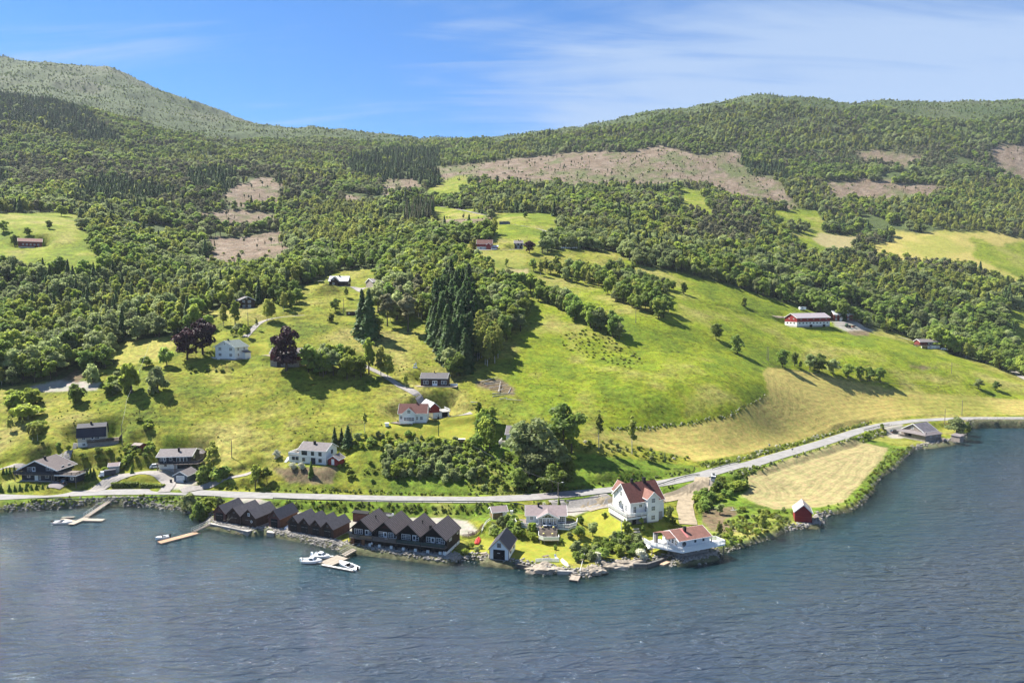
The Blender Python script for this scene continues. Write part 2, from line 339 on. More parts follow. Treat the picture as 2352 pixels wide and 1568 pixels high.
# ---------------------------------------------------------------- land cover, painted per place (own colours of the ground)
CLS = ['meadow', 'pasture', 'hayfield', 'stubble_field', 'lawn', 'gravel_yard', 'clearing', 'forest_floor', 'mountainside', 'lakebed', 'grassy_bank', 'bare_soil', 'cut_grass', 'shore']
BASE = dict(meadow=(.160, .165, .020), pasture=(.152, .182, .012), hayfield=(.31, .255, .080), stubble_field=(.275, .23, .115), lawn=(.235, .235, .034), gravel_yard=(.30, .275, .25), clearing=(.150, .108, .080),
   forest_floor=(.060, .080, .026), mountainside=(.058, .080, .030), lakebed=(.035, .032, .018), grassy_bank=(.105, .150, .018), bare_soil=(.14, .105, .065), cut_grass=(.215, .215, .045), shore=(.12, .12, .07))
MOT = dict(meadow=1.0, pasture=.85, hayfield=.45, stubble_field=.4, lawn=.3, gravel_yard=.3, clearing=1.0, forest_floor=1.0, mountainside=1.0, lakebed=.6, grassy_bank=1.0, bare_soil=.8, cut_grass=.5, shore=.9)
FOREST_EDGE = [(-900, 800), (-300, 860), (0, 893), (68, 883), (180, 868), (269, 833), (256, 800), (291, 781), (372, 775), (485, 755), (470, 728), (470, 712), (548, 708), (600, 690), (690, 664), (735, 640), (770, 622), (860, 616), (940, 618),
               (1000, 606), (1022, 596), (1024, 562), (1100, 556), (1130, 540), (1118, 515), (1130, 500), (1110, 488), (1150, 486), (1300, 492), (1302, 508), (1285, 545), (1255, 560), (1240, 580), (1300, 572), (1420, 580), (1440, 596), (1480, 612), (1560, 625), (1700, 662), (1780, 702), (1960, 747), (2060, 765), (2180, 812), (2260, 835), (2352, 872), (2600, 910), (3200, 930)]
OPEN = wpoly([(-900, 1400), (0, 1400), (1200, 1400), (3200, 1400)] + FOREST_EDGE[::-1], 20)
def addcls(m, name): cls[m] = CLS.index(name)
cls = np.full(ZZ.shape, CLS.index('forest_floor'), np.int32)
_w = 9 * fbm(XX / 60, YY / 60, 3)
_k = np.where(DD > 560, 1, 0.0); _wx = XX + _w * (.25 + 3.2 * _k) + _k * 26 * fbm(XX / 22, YY / 22, 3); _wy = YY + (.25 + 3.2 * _k) * 9 * fbm(XX / 60 + 50, YY / 60 + 9, 3) + _k * 26 * fbm(XX / 22 + 9, YY / 22 + 5, 3)
# mountainside above the tree line
_U = CU + AA * F_PX
tl = np.interp(_U, [-600, 0, 300, 500, 650, 850, 1100, 1400, 1650, 1950, 2352, 3000], [1700, 1650, 1600, 1500, 1700, 1650, 1650, 1590, 1560, 1560, 1500, 1500])
addcls(DD + 260 * fbm(XX / 150, YY / 150, 4) > tl, 'mountainside')
addcls(in_poly(_wx, _wy, OPEN), 'meadow')
def region(name, P, step=20):
 w = wpoly(P, step); addcls(in_poly(_wx, _wy, w), name); return w
R_ = {}
region('pasture', [(1150, 700), (1180, 650), (1240, 640), (1440, 596), (1480, 612), (1700, 662), (1960, 747), (2200, 820), (2352, 885), (2352, 925), (2080, 905), (1762, 840), (1765, 905), (1680, 955), (1480, 990), (1300, 1000), (1240, 950), (1160, 880), (1200, 780)])
region('pasture', [(1120, 545), (1150, 486), (1300, 492), (1290, 545), (1200, 560)])
region('grassy_bank', [(900, 1050), (1120, 940), (1180, 1000), (1300, 1040), (1600, 1070), (1620, 1085), (1400, 1120), (1200, 1140), (900, 1135)])
region('grassy_bank', pts(C1, (0, 870), (500, 845), (1000, 828), (1700, 820), (2150, 850), (1900, 940), (1700, 960), (1100, 905), (0, 935)))
region('grassy_bank', pts(C2, (840, 230), (1020, 222), (1600, 240), (2350, 262)) + pts(C3, (1200, 115), (2350, 125)) + pts(C4, (700, 325), (900, 480), (600, 620), (300, 600), (0, 580)) + pts(C3, (2100, 390), (1800, 355), (1000, 370), (400, 390)) + pts(C2, (2000, 480), (1400, 380)))
region('grassy_bank', pts(C4, (1000, 290), (1400, 255), (2150, 190), (2170, 310), (1500, 345), (1050, 350)))
region('grassy_bank', pts(C5, (880, 310), (1400, 210), (1480, 230), (1450, 300), (1200, 390), (950, 450)))
region('grassy_bank', pts(C6, (100, 560), (450, 540), (900, 410), (1300, 270), (1500, 210), (1540, 290), (1680, 350), (1850, 370), (1790, 440), (1600, 600), (1500, 760), (1280, 880), (1000, 930), (860, 1020), (620, 1110), (280, 1215), (150, 1180), (100, 1000), (60, 800), (200, 700)))
region('bare_soil', pts(C6, (120, 880), (380, 850), (420, 920), (300, 960), (420, 1060), (200, 1060), (120, 980)))
for P in ([(1762, 842), (1850, 852), (1960, 877), (2080, 900), (2250, 911), (2352, 918), (2600, 925), (2600, 955), (2352, 953), (2200, 950), (2110, 952), (2020, 963), (1960, 978), (1850, 1010), (1750, 1036), (1640, 1055), (1600, 1060), (1560, 1046), (1450, 1018), (1400, 1002), (1400, 988), (1480, 986), (1580, 976), (1680, 956), (1735, 930), (1765, 905), (1760, 880), (1750, 855)],
          [(258, 802), (300, 782), (380, 772), (402, 790), (370, 828), (270, 838)]):
 R_.setdefault('hay', []).append(region('hayfield', P))
R_['hay'].append(region('stubble_field', pts(C6, (1370, 308), (1660, 375), (1600, 470), (1400, 700), (1280, 820), (1100, 855), (720, 875), (580, 835), (435, 765), (520, 700), (455, 620), (850, 460))))
region('stubble_field', pts(B5, (365, 590), (700, 595), (690, 640), (480, 725), (360, 715)))
region('cut_grass', [(1050, 580), (1130, 577), (1210, 582), (1205, 612), (1120, 625), (1080, 600)])
region('lawn', pts(C4, (190, 860), (400, 900), (760, 920), (1100, 930), (1350, 870), (1640, 700), (1700, 540), (1900, 430), (2160, 360), (2400, 600), (2400, 900), (1750, 1050), (1620, 1245), (1020, 1255), (700, 1235), (640, 1200), (200, 1150)))
region('lawn', pts(C7, (1290, 690), (1500, 655), (1850, 640), (2170, 560), (2200, 700), (2170, 820), (1950, 800), (1500, 740)))
region('lawn', pts(C5, (640, 800), (900, 740), (1060, 640), (1200, 680), (1210, 800), (900, 880), (760, 900)))
region('lawn', pts(C5, (820, 1110), (1000, 1140), (1040, 1200), (850, 1250), (790, 1200)))
region('cut_grass', pts(C1, (550, 800), (700, 720), (860, 690), (920, 700), (880, 750), (800, 805)))
region('cut_grass', pts(C1, (-300, 800), (0, 710), (150, 700), (200, 760), (0, 800)))
region('lawn', pts(C1, (950, 790), (1000, 700), (1250, 648), (1460, 655), (1495, 700), (1440, 775)))
region('lawn', pts(B4, (70, 850), (100, 760), (300, 740), (330, 850)))
region('lawn', pts(B4, (960, 520), (1110, 520), (1120, 560), (960, 550)))
region('cut_grass', pts(C6, (1490, 290), (1650, 240), (1750, 300), (1960, 325), (1760, 350), (1600, 320)))
region('bare_soil', pts(C7, (340, 1060), (600, 1045), (960, 1035), (900, 1180), (500, 1180)))
region('bare_soil', pts(C8, (60, 40), (330, 10), (480, 120), (470, 190), (300, 150), (100, 90)))
region('gravel_yard', pts(C1, (1380, 612), (1560, 612), (1720, 690), (1780, 720), (1700, 790), (1460, 790), (1500, 720), (1490, 660)))
region('gravel_yard', pts(C2, (545, 200), (840, 222), (1020, 300), (1340, 380), (1450, 400)) + pts(C3, (400, 390), (1000, 370), (1200, 355), (1800, 360), (2150, 390), (2340, 560), (2200, 640), (1980, 610), (400, 600)) + pts(C2, (1250, 600), (250, 510)))
region('gravel_yard', pts(C4, (1440, 350), (1900, 365), (2150, 320), (2160, 350), (1900, 420), (1640, 525), (1510, 520), (1300, 400)))
region('gravel_yard', pts(C5, (1480, 205), (1640, 190), (1760, 240), (1700, 320), (1480, 370), (1500, 260)))
region('gravel_yard', pts(C6, (1600, 200), (1760, 170), (1780, 290), (1660, 290)))
region('gravel_yard', pts(B2, (210, 1362), (420, 1312), (730, 1325), (700, 1385), (250, 1400)))
region('gravel_yard', pts(B6, (1040, 765), (1250, 780), (1330, 830), (1200, 850), (1080, 800)))
region('bare_soil', pts(B6, (1150, 830), (1300, 820), (1310, 862), (1200, 862)))
region('bare_soil', pts(B6, (1575, 1062), (1700, 1072), (1780, 1080), (1670, 1098), (1590, 1080)))
region('bare_soil', pts(B2, (450, 1310), (550, 1230), (610, 1290), (560, 1330)))
CLEAR = [[(1010, 382), (1160, 367), (1300, 350), (1470, 347), (1510, 331), (1590, 350), (1690, 350), (1704, 390), (1665, 425), (1500, 430), (1340, 425), (1230, 425), (1090, 418), (1010, 420)],
         [(1640, 405), (1780, 402), (1830, 470), (1810, 480), (1750, 475), (1640, 440)], [(1890, 415), (1990, 408), (2080, 425), (2180, 425), (2120, 465), (1900, 455)],
         [(1955, 345), (2060, 347), (2150, 365), (2060, 378), (1970, 368)], [(2270, 340), (2352, 328), (2600, 330), (2600, 430), (2352, 415), (2290, 390)],
         [(560, 412), (620, 402), (650, 435), (650, 476), (548, 474), (522, 440)], [(440, 488), (560, 482), (645, 490), (655, 515), (590, 526), (480, 520)],
         [(465, 545), (560, 540), (650, 532), (665, 580), (620, 622), (480, 618), (455, 575)], [(875, 412), (955, 406), (975, 445), (880, 450)], [(780, 445), (830, 450), (830, 475), (790, 470)],
         [(1000, 500), (1130, 500), (1120, 530), (1040, 545), (990, 540)]]
OPENF = [('pasture', [(-300, 480), (0, 490), (90, 487), (200, 492), (186, 545), (252, 618), (150, 640), (60, 625), (-300, 600)]), ('pasture', [(962, 440), (1010, 416), (1078, 404), (1085, 425), (1060, 460), (990, 462)]),
         ('pasture', [(1000, 474), (1090, 482), (1115, 500), (1005, 505)]), ('pasture', [(1780, 483), (1895, 483), (1905, 525), (1785, 525)]), ('pasture', [(1805, 530), (1880, 528), (1985, 540), (1970, 585), (1880, 590), (1800, 565)]),
         ('stubble_field', [(1850, 540), (1900, 535), (1985, 540), (1975, 580), (1890, 580)]),
         ('hayfield', [(2010, 570), (2060, 535), (2150, 528), (2260, 528), (2352, 545), (2600, 560), (2600, 660), (2352, 660), (2300, 640), (2230, 620), (2150, 615), (2080, 600)]),
         ('pasture', [(2240, 545), (2300, 560), (2352, 552), (2600, 570), (2600, 640), (2352, 642), (2260, 600)]),
         ('pasture', [(1570, 430), (1620, 440), (1640, 490), (1560, 490)]), ('pasture', [(2305, 725), (2352, 700), (2500, 700), (2500, 840), (2352, 820)])]
CLEAR_W = [region('clearing', P, 15) for P in CLEAR]
OPENF_W = [region(n, P, 15) for n, P in OPENF]
addcls((LANDD < 1.0) & (LANDD > -0.01) & (DD < 520), 'shore')
addcls((LANDD <= -0.01), 'lakebed'); addcls((LANDD <= -0.01) & (G.z > .08), 'shore')
# colour per vertex: the class colour, softened by one cell, with broad natural variation
pal = np.array([BASE[c] for c in CLS]); mo = np.array([MOT[c] for c in CLS])
colr = pal[cls]; mott = mo[cls]
for _ in range(1):
 for arr in (colr,):
  arr[1:-1, 1:-1] = 0.4 * arr[1:-1, 1:-1] + 0.15 * (arr[:-2, 1:-1] + arr[2:, 1:-1] + arr[1:-1, :-2] + arr[1:-1, 2:])
n1 = fbm(XX / 38, YY / 38, 4); n2 = fbm(XX / 11 + 70, YY / 11, 4); n3 = fbm(XX / 150, YY / 150 + 33, 4)
dry = np.array([.25, .215, .075]); lush = np.array([.070, .115, .012])
def tint(c, t, k): return c * (1 - k[..., None]) + t * k[..., None]
grass = np.isin(cls, [CLS.index(c) for c in ('meadow', 'pasture', 'grassy_bank', 'cut_grass')])
colr = np.where(grass[..., None], tint(tint(colr, dry, np.clip(n1 * 2.0 + n2 * 1.6, 0, .75) * np.where(mott > .8, 1, .7)), lush, np.clip(-(n1 * 1.6 + n2 * 2.2), 0, .6)), colr)
hay = np.isin(cls, [CLS.index('hayfield')]); colr = np.where(hay[..., None], tint(colr, np.array([.17, .20, .026]), np.clip(n1 * 2.6 + n3 * 2 + .02, 0, .55)), colr)
mt = cls == CLS.index('mountainside')
colr = np.where(mt[..., None], tint(tint(colr, np.array([.036, .056, .022]), np.clip(n1 * 2.2 + .15, 0, .6)), np.array([.115, .11, .075]), np.clip(n3 * 1.8, 0, .6)), colr)
cc = cls == CLS.index('clearing'); colr = np.where(cc[..., None], tint(tint(colr, np.array([.085, .105, .035]), np.clip(n1 * 3.0 + n2 * 2.0, 0, .85)), np.array([.21, .165, .135]), np.clip(-n2 * 3 - n1, 0, .7)), colr)
bed = cls == CLS.index('lakebed'); colr = np.where(bed[..., None], tint(colr, np.array([.13, .105, .055]), np.clip(n2 * 2.2 + .1, 0, .7)), colr)
# stripes left by the mower follow each field's edge
stripe = np.zeros(ZZ.shape); stripe_k = np.zeros(ZZ.shape)
for w in R_['hay']:
 q = np.array(w); m = (XX > q[:, 0].min()) & (XX < q[:, 0].max()) & (YY > q[:, 1].min()) & (YY < q[:, 1].max())
 d, _ = seg_dist(XX[m], YY[m], list(w) + [w[0]]); stripe[m] = d; stripe_k[m] = in_poly(XX[m], YY[m], w)
# ---------------------------------------------------------------- materials
MATS = {}
class NT:
 def __init__(s, name):
  s.m = bpy.data.materials.new(name); s.m.use_nodes = True; s.t = s.m.node_tree; s.t.nodes.clear()
  s.out = s.n('ShaderNodeOutputMaterial'); s.b = s.n('ShaderNodeBsdfPrincipled'); s.l(s.b.outputs[0], s.out.inputs[0]); MATS[name] = s.m
 def n(s, t, **k):
  x = s.t.nodes.new(t)
  for a, b in k.items(): setattr(x, a, b)
  return x
 def l(s, a, b): s.t.links.new(a, b)
 def noise(s, scale, detail=4, rough=.55, vec=None, dist=0):
  x = s.n('ShaderNodeTexNoise'); x.inputs['Scale'].default_value = scale; x.inputs['Detail'].default_value = detail; x.inputs['Roughness'].default_value = rough; x.inputs['Distortion'].default_value = dist
  if vec: s.l(vec, x.inputs['Vector'])
  return x.outputs['Fac']
 def vec(s, kind='Object', scale=(1, 1, 1), rot=(0, 0, 0)):
  tc = s.n('ShaderNodeTexCoord'); mp = s.n('ShaderNodeMapping'); mp.inputs['Scale'].default_value = scale; mp.inputs['Rotation'].default_value = rot
  s.l(tc.outputs[kind], mp.inputs[0]); return mp.outputs[0]
 def rng(s, src, a, b, lo, hi):
  r = s.n('ShaderNodeMapRange'); s.l(src, r.inputs[0])
  for i, q in enumerate((a, b, lo, hi)): r.inputs[i + 1].default_value = q
  return r.outputs[0]
 def math(s, op, a, b=None):
  m = s.n('ShaderNodeMath', operation=op)
  for i, q in enumerate((a, b)):
   if q is None: continue
   if isinstance(q, (int, float)): m.inputs[i].default_value = q
   else: s.l(q, m.inputs[i])
  return m.outputs[0]
 def mix(s, f, a, b, mode='MIX'):
  m = s.n('ShaderNodeMixRGB', blend_type=mode)
  for i, q in enumerate((f, a, b)):
   if isinstance(q, (int, float)): m.inputs[i].default_value = q
   elif isinstance(q, tuple): m.inputs[i].default_value = (*q[:3], 1)
   else: s.l(q, m.inputs[i])
  return m.outputs[0]
 def bump(s, h, k, d=1.0):
  b = s.n('ShaderNodeBump'); b.inputs['Strength'].default_value = k; b.inputs['Distance'].default_value = d; s.l(h, b.inputs['Height']); s.l(b.outputs[0], s.b.inputs['Normal'])
 def scale_col(s, c, f):
  m = s.n('ShaderNodeVectorMath', operation='SCALE')
  if isinstance(c, tuple): m.inputs[0].default_value = c[:3]
  else: s.l(c, m.inputs[0])
  s.l(f, m.inputs['Scale']); return m.outputs[0]
 def fin(s, col, rough=.8, **k):
  if isinstance(col, tuple): s.b.inputs['Base Color'].default_value = (*col[:3], 1)
  else: s.l(col, s.b.inputs['Base Color'])
  s.b.inputs['Roughness'].default_value = rough; s.b.inputs['Specular IOR Level'].default_value = k.get('spec', .3); s.b.inputs['Metallic'].default_value = k.get('metal', 0)
  return s.m
def plain(name, col, rough=.75, var=.18, scale=1.5, spec=.3, metal=0, board=None, bump=.3):
 if name in MATS: return MATS[name]
 t = NT(name); v = t.vec(); n = t.noise(scale, 6, .6, v); f = t.rng(n, .3, .7, 1 - var, 1 + var * .7)
 if board:
  ax, per, dep = board
  w = t.n('ShaderNodeTexWave', wave_type='BANDS', bands_direction=ax, wave_profile='SAW'); w.inputs['Scale'].default_value = per * 0.314; t.l(v, w.inputs['Vector'])
  f = t.math('MULTIPLY', f, t.rng(w.outputs['Fac'], 0.0, .25, 1 - dep, 1.0)); t.bump(w.outputs['Fac'], bump, .03)
 return t.fin(t.scale_col(col, f), rough, spec=spec, metal=metal)
def terrain_mat():
 t = NT('ground_cover'); at = t.n('ShaderNodeAttribute', attribute_name='col'); mo_ = t.n('ShaderNodeAttribute', attribute_name='mot'); st = t.n('ShaderNodeAttribute', attribute_name='stripe'); sk = t.n('ShaderNodeAttribute', attribute_name='stripek')
 v = t.vec('Object')
 a = t.noise(.55, 9, .74, v); b = t.noise(.11, 7, .66, v, .8); c = t.noise(3.0, 4, .7, t.vec('Object', (1, 1, 1)))
 k = t.math('ADD', t.rng(a, .32, .68, -.75, .75), t.rng(b, .32, .68, -.45, .45)); k = t.math('ADD', k, t.rng(c, .3, .7, -.25, .25))
 f = t.math('ADD', t.math('MULTIPLY', k, t.math('MULTIPLY', mo_.outputs['Fac'], .85)), 1.0)
 wob = t.math('ADD', t.math('MULTIPLY', st.outputs['Fac'], 1.9), t.math('MULTIPLY', t.noise(.05, 3, .5, v), 16.0))
 sw = t.math('ADD', t.math('MULTIPLY', t.math('SINE', wob), .6), t.math('MULTIPLY', t.math('SINE', t.math('MULTIPLY', wob, 2.7)), .4))
 tz = t.n('ShaderNodeSeparateXYZ'); t.l(v, tz.inputs[0]); ter = t.math('SINE', t.math('ADD', t.math('MULTIPLY', tz.outputs['Z'], 3.4), t.math('MULTIPLY', t.noise(.07, 5, .6, v), 22.0))); f = t.math('ADD', f, t.math('MULTIPLY', t.math('MULTIPLY', ter, t.rng(t.noise(.03, 2, .5, v), .4, .6, .02, .16)), mo_.outputs['Fac']))
 f2 = t.math('MULTIPLY', t.math('MULTIPLY', sw, .16), sk.outputs['Fac']); f = t.math('MAXIMUM', t.math('ADD', f, f2), .15)
 hue = t.mix(t.rng(t.noise(.5, 6, .65, v), .35, .65, 0, 1), (1.10, .98, 1.0), (.88, 1.03, .85)); col = t.mix(1.0, at.outputs['Color'], hue, 'MULTIPLY')
 t.bump(t.math('ADD', a, t.math('MULTIPLY', c, .35)), .55, .9)
 return t.fin(t.scale_col(col, f), .95, spec=.12)
def leaf_mat(name, col, col2, trans=.35, var=.35):
 t = NT(name); oi = t.n('ShaderNodeObjectInfo'); r = oi.outputs['Random']
 n = t.noise(1.1, 3, .6, t.vec('Object')); k = t.math('ADD', t.math('MULTIPLY', r, .75), t.rng(n, .3, .7, -.1, .45))
 c = t.mix(k, col, col2); r2 = t.math('FRACT', t.math('MULTIPLY', r, 7.31)); c = t.scale_col(c, t.rng(r2, 0, 1, 1 - var, 1 + var))
 c = t.scale_col(c, t.rng(t.noise(2.6, 3, .7, t.vec('Object')), .3, .7, .75, 1.25))
 t.fin(c, .6, spec=.25)
 tr = t.n('ShaderNodeBsdfTranslucent'); t.l(c, tr.inputs[0]); mx = t.n('ShaderNodeMixShader'); mx.inputs[0].default_value = trans
 t.l(t.b.outputs[0], mx.inputs[1]); t.l(tr.outputs[0], mx.inputs[2]); t.l(mx.outputs[0], t.out.inputs[0]); return t.m
def glass_mat():
 t = NT('window_glass'); n = t.noise(.7, 3, .6, t.vec('Object')); c = t.mix(t.rng(n, .4, .6, 0, 1), (.012, .016, .02), (.09, .11, .13)); t.fin(c, .06, spec=.7); return t.m
M_GROUND = terrain_mat()
glass_mat()
WHITE = plain('white_painted_boards', (.78, .78, .76), .6, .08, .8, board=('Z', 5, .07))
WHITEC = plain('white_render', (.68, .68, .65), .8, .10, .6)
TRIM = plain('white_trim_paint', (.80, .80, .78), .55, .04)
BLACKW = plain('black_stained_boards', (.022, .018, .016), .75, .35, 1.2, board=('X', 6, .25))
BROWNW = plain('dark_brown_boards', (.050, .030, .022), .8, .4, 1.2, board=('X', 6, .25))
BROWNR = plain('reddish_brown_boards', (.11, .052, .042), .8, .3, 1.2, board=('X', 6, .2))
ORANGEW = plain('orange_brown_boards', (.19, .085, .042), .8, .3, 1.0, board=('X', 6, .2))
NAVY = plain('navy_blue_boards', (.020, .027, .042), .65, .2, 1.0, board=('Z', 5, .2))
REDW = plain('falu_red_boards', (.24, .022, .022), .75, .2, .8, board=('X', 5, .18))
REDO = plain('old_red_boards', (.16, .035, .030), .85, .4, .6, board=('X', 4, .2))
GREYW = plain('weathered_grey_boards', (.26, .22, .19), .85, .25, 1.0, board=('X', 6, .2))
GREYB = plain('grey_blocks', (.22, .21, .20), .9, .2, 1.5, board=('Z', 5, .2))
CONC = plain('concrete', (.36, .34, .31), .9, .2, 1.0)
R_DARK = plain('dark_slate_roof', (.098, .090, .096), .75, .22, 1.4, board=('Y', 3, .3), bump=.5)
R_NAVY = plain('blue_black_roof', (.028, .030, .045), .7, .2, 1.4, board=('Y', 3, .3), bump=.5)
R_GREY = plain('grey_tile_roof', (.16, .14, .14), .8, .25, 1.2, board=('Y', 3, .3), bump=.5)
R_PINK = plain('faded_mauve_roof', (.225, .18, .178), .85, .15, 1.2, board=('Y', 3, .18), bump=.5)
R_RED = plain('red_tile_roof', (.105, .038, .031), .8, .3, 1.5, board=('Y', 3, .45), bump=.6)
R_REDP = plain('pale_red_tile_roof', (.205, .10, .077), .85, .25, 1.0, board=('Y', 3, .35), bump=.6)
R_METAL = plain('pale_metal_sheet_roof', (.50, .50, .52), .45, .25, .5, spec=.5, board=('X', 2, .15))
R_PANTILE = plain('brown_black_tile_roof', (.135, .112, .108), .8, .25, 1.3, board=('Y', 3, .3), bump=.5)
R_TURF = plain('turf_roof', (.17, .17, .03), .95, .5, 2.0)
PLANK = plain('pale_deck_planks', (.31, .265, .21), .85, .3, 1.2, board=('X', 6, .25))
PLANKG = plain('grey_deck_planks', (.17, .14, .12), .85, .25, 1.2, board=('Y', 6, .3))
PLANKO = plain('orange_dock_planks', (.33, .205, .125), .85, .2, 1.2, board=('X', 6, .25))
STEEL = plain('galvanised_steel', (.30, .31, .32), .45, .2, 3, spec=.5, metal=.6)
POLEW = plain('grey_pole_wood', (.20, .17, .14), .85, .25, 3)
BARK = plain('tree_bark', (.085, .065, .05), .9, .4, 2)
BIRCHB = plain('birch_bark', (.42, .40, .36), .85, .45, 3)
BLK = plain('black_soot_and_shade', (.012, .012, .013), .8, .2)  # black flues and fittings; also painted-in shade of open bays and doorways
RUBBER = plain('black_rubber', (.015, .015, .016), .7, .1)
GEL = plain('white_gelcoat', (.82, .83, .84), .25, .05, 1, spec=.5)
CARW = plain('white_car_paint', (.74, .75, .76), .25, .04, 1, spec=.5)
CARD = plain('dark_car_paint', (.035, .04, .05), .25, .1, 1, spec=.5)
REDP = plain('red_boat_paint', (.50, .045, .035), .5, .15, 1)
BLUEC = plain('blue_tarpaulin', (.035, .04, .055), .6, .2, 2)
SEAT = plain('dark_cushions', (.03, .035, .05), .7, .2, 2)
GREEN = plain('green_machine_paint', (.02, .08, .03), .5, .2, 2)
SKIN = plain('skin', (.45, .27, .19), .6, .05); SHIRT = plain('white_shirt', (.72, .72, .74), .8, .08); PANTS = plain('dark_trousers', (.03, .035, .05), .85, .2); HAIR = plain('brown_hair', (.05, .03, .02), .8, .2)
STONE = plain('grey_shore_stone', (.27, .25, .22), .9, .4, .9)
ROCKM = plain('weathered_bedrock', (.30, .255, .20), .9, .55, .55)
# ---------------------------------------------------------------- mesh helpers
class MB:
 def __init__(s): s.v = []; s.f = []
 def add(s, V, Fc):
  o = len(s.v); s.v += [tuple(map(float, p)) for p in V]; s.f += [tuple(o + i for i in f) for f in Fc]; return s
 def box(s, x0, y0, z0, x1, y1, z1):
  V = [(x0, y0, z0), (x1, y0, z0), (x1, y1, z0), (x0, y1, z0), (x0, y0, z1), (x1, y0, z1), (x1, y1, z1), (x0, y1, z1)]
  return s.add(V, [(0, 3, 2, 1), (4, 5, 6, 7), (0, 1, 5, 4), (1, 2, 6, 5), (2, 3, 7, 6), (3, 0, 4, 7)])
 def hexa(s, A, B): return s.add(list(A) + list(B), [(0, 3, 2, 1), (4, 5, 6, 7), (0, 1, 5, 4), (1, 2, 6, 5), (2, 3, 7, 6), (3, 0, 4, 7)])
 def bar(s, p, q, w, h=None):
  p = Vector(p); q = Vector(q); d = (q - p).normalized(); up = Vector((0, 0, 1)) if abs(d.z) < .95 else Vector((1, 0, 0)); a = d.cross(up).normalized() * w / 2; b = a.cross(d).normalized() * (h or w) / 2
  return s.hexa([p - a - b, p + a - b, p + a + b, p - a + b], [q - a - b, q + a - b, q + a + b, q - a + b])
 def tube(s, P, R, n=7, cap=True):
  P = [Vector(p) for p in P]; o = len(s.v)
  for i, p in enumerate(P):
   d = (P[min(i + 1, len(P) - 1)] - P[max(i - 1, 0)]).normalized(); up = Vector((0, 0, 1)) if abs(d.z) < .9 else Vector((1, 0, 0)); a = d.cross(up).normalized(); b = a.cross(d); r = R[i] if hasattr(R, '__len__') else R
   for k in range(n): t = 2 * math.pi * k / n; s.v.append(tuple(p + (a * math.cos(t) + b * math.sin(t)) * r))
  for i in range(len(P) - 1):
   for k in range(n): s.f.append((o + i * n + k, o + i * n + (k + 1) % n, o + (i + 1) * n + (k + 1) % n, o + (i + 1) * n + k))
  if cap: s.f.append(tuple(o + k for k in range(n))[::-1]); s.f.append(tuple(o + (len(P) - 1) * n + k for k in range(n)))
  return s
 def prism(s, poly, z0, z1):
  n = len(poly); return s.add([(x, y, z0) for x, y in poly] + [(x, y, z1) for x, y in poly], [tuple(range(n))[::-1], tuple(range(n, 2 * n))] + [(i, (i + 1) % n, n + (i + 1) % n, n + i) for i in range(n)])
 def mesh(s, name, mat, smooth=False):
  me = bpy.data.meshes.new(name); me.from_pydata(s.v, [], s.f); me.materials.append(mat)
  if smooth: me.polygons.foreach_set('use_smooth', [True] * len(me.polygons))
  me.update(); return me
def ob(name, data, parent=None, loc=(0, 0, 0), rz=0.0, sc=None):
 o = bpy.data.objects.new(name, data); COL.objects.link(o); o.location = loc; o.rotation_euler = (0, 0, rz)
 if parent: o.parent = parent
 if sc: o.scale = sc if hasattr(sc, '__len__') else (sc, sc, sc)
 return o
def part(name, mb, mat, parent, loc=(0, 0, 0), rz=0.0, smooth=False, label=None):
 o = ob(name, mb.mesh(name, mat, smooth), parent, loc, rz)
 if label: o['label'] = label
 return o
def tag(o, label=None, cat=None, group=None, kind=None):
 if label: o['label'] = label
 if cat: o['category'] = cat
 if group: o['group'] = group
 if kind: o['kind'] = kind
 return o
def thing(name, label, cat, loc=(0, 0, 0), rz=0.0, group=None, sc=None): return tag(ob(name, None, None, loc, rz, sc), label, cat, group)
def solo(name, mb, mat, label, cat, group=None, loc=(0, 0, 0), rz=0.0, kind=None, smooth=False): return tag(ob(name, mb.mesh(name, mat, smooth), None, loc, rz), label, cat, group, kind)
CACHE = {}
def cached(key, fn):
 if key not in CACHE: CACHE[key] = fn()
 return CACHE[key]
def nmesh(name, V, Fq, mat, smooth=False):
 V = np.asarray(V, np.float32); Fq = np.asarray(Fq, np.int32); me = bpy.data.meshes.new(name); k = Fq.shape[1]
 me.vertices.add(len(V)); me.vertices.foreach_set('co', V.ravel()); me.loops.add(Fq.size); me.loops.foreach_set('vertex_index', Fq.ravel())
 me.polygons.add(len(Fq)); me.polygons.foreach_set('loop_start', np.arange(0, Fq.size, k, dtype=np.int32)); me.polygons.foreach_set('loop_total', np.full(len(Fq), k, np.int32))
 if smooth: me.polygons.foreach_set('use_smooth', np.ones(len(Fq), bool))
 me.materials.append(mat); me.update(calc_edges=True); me.validate(); return me
def struct(name, me, label=None):
 o = bpy.data.objects.new(name, me); COL.objects.link(o); o['kind'] = 'structure'
 if label: o['label'] = label
 return o
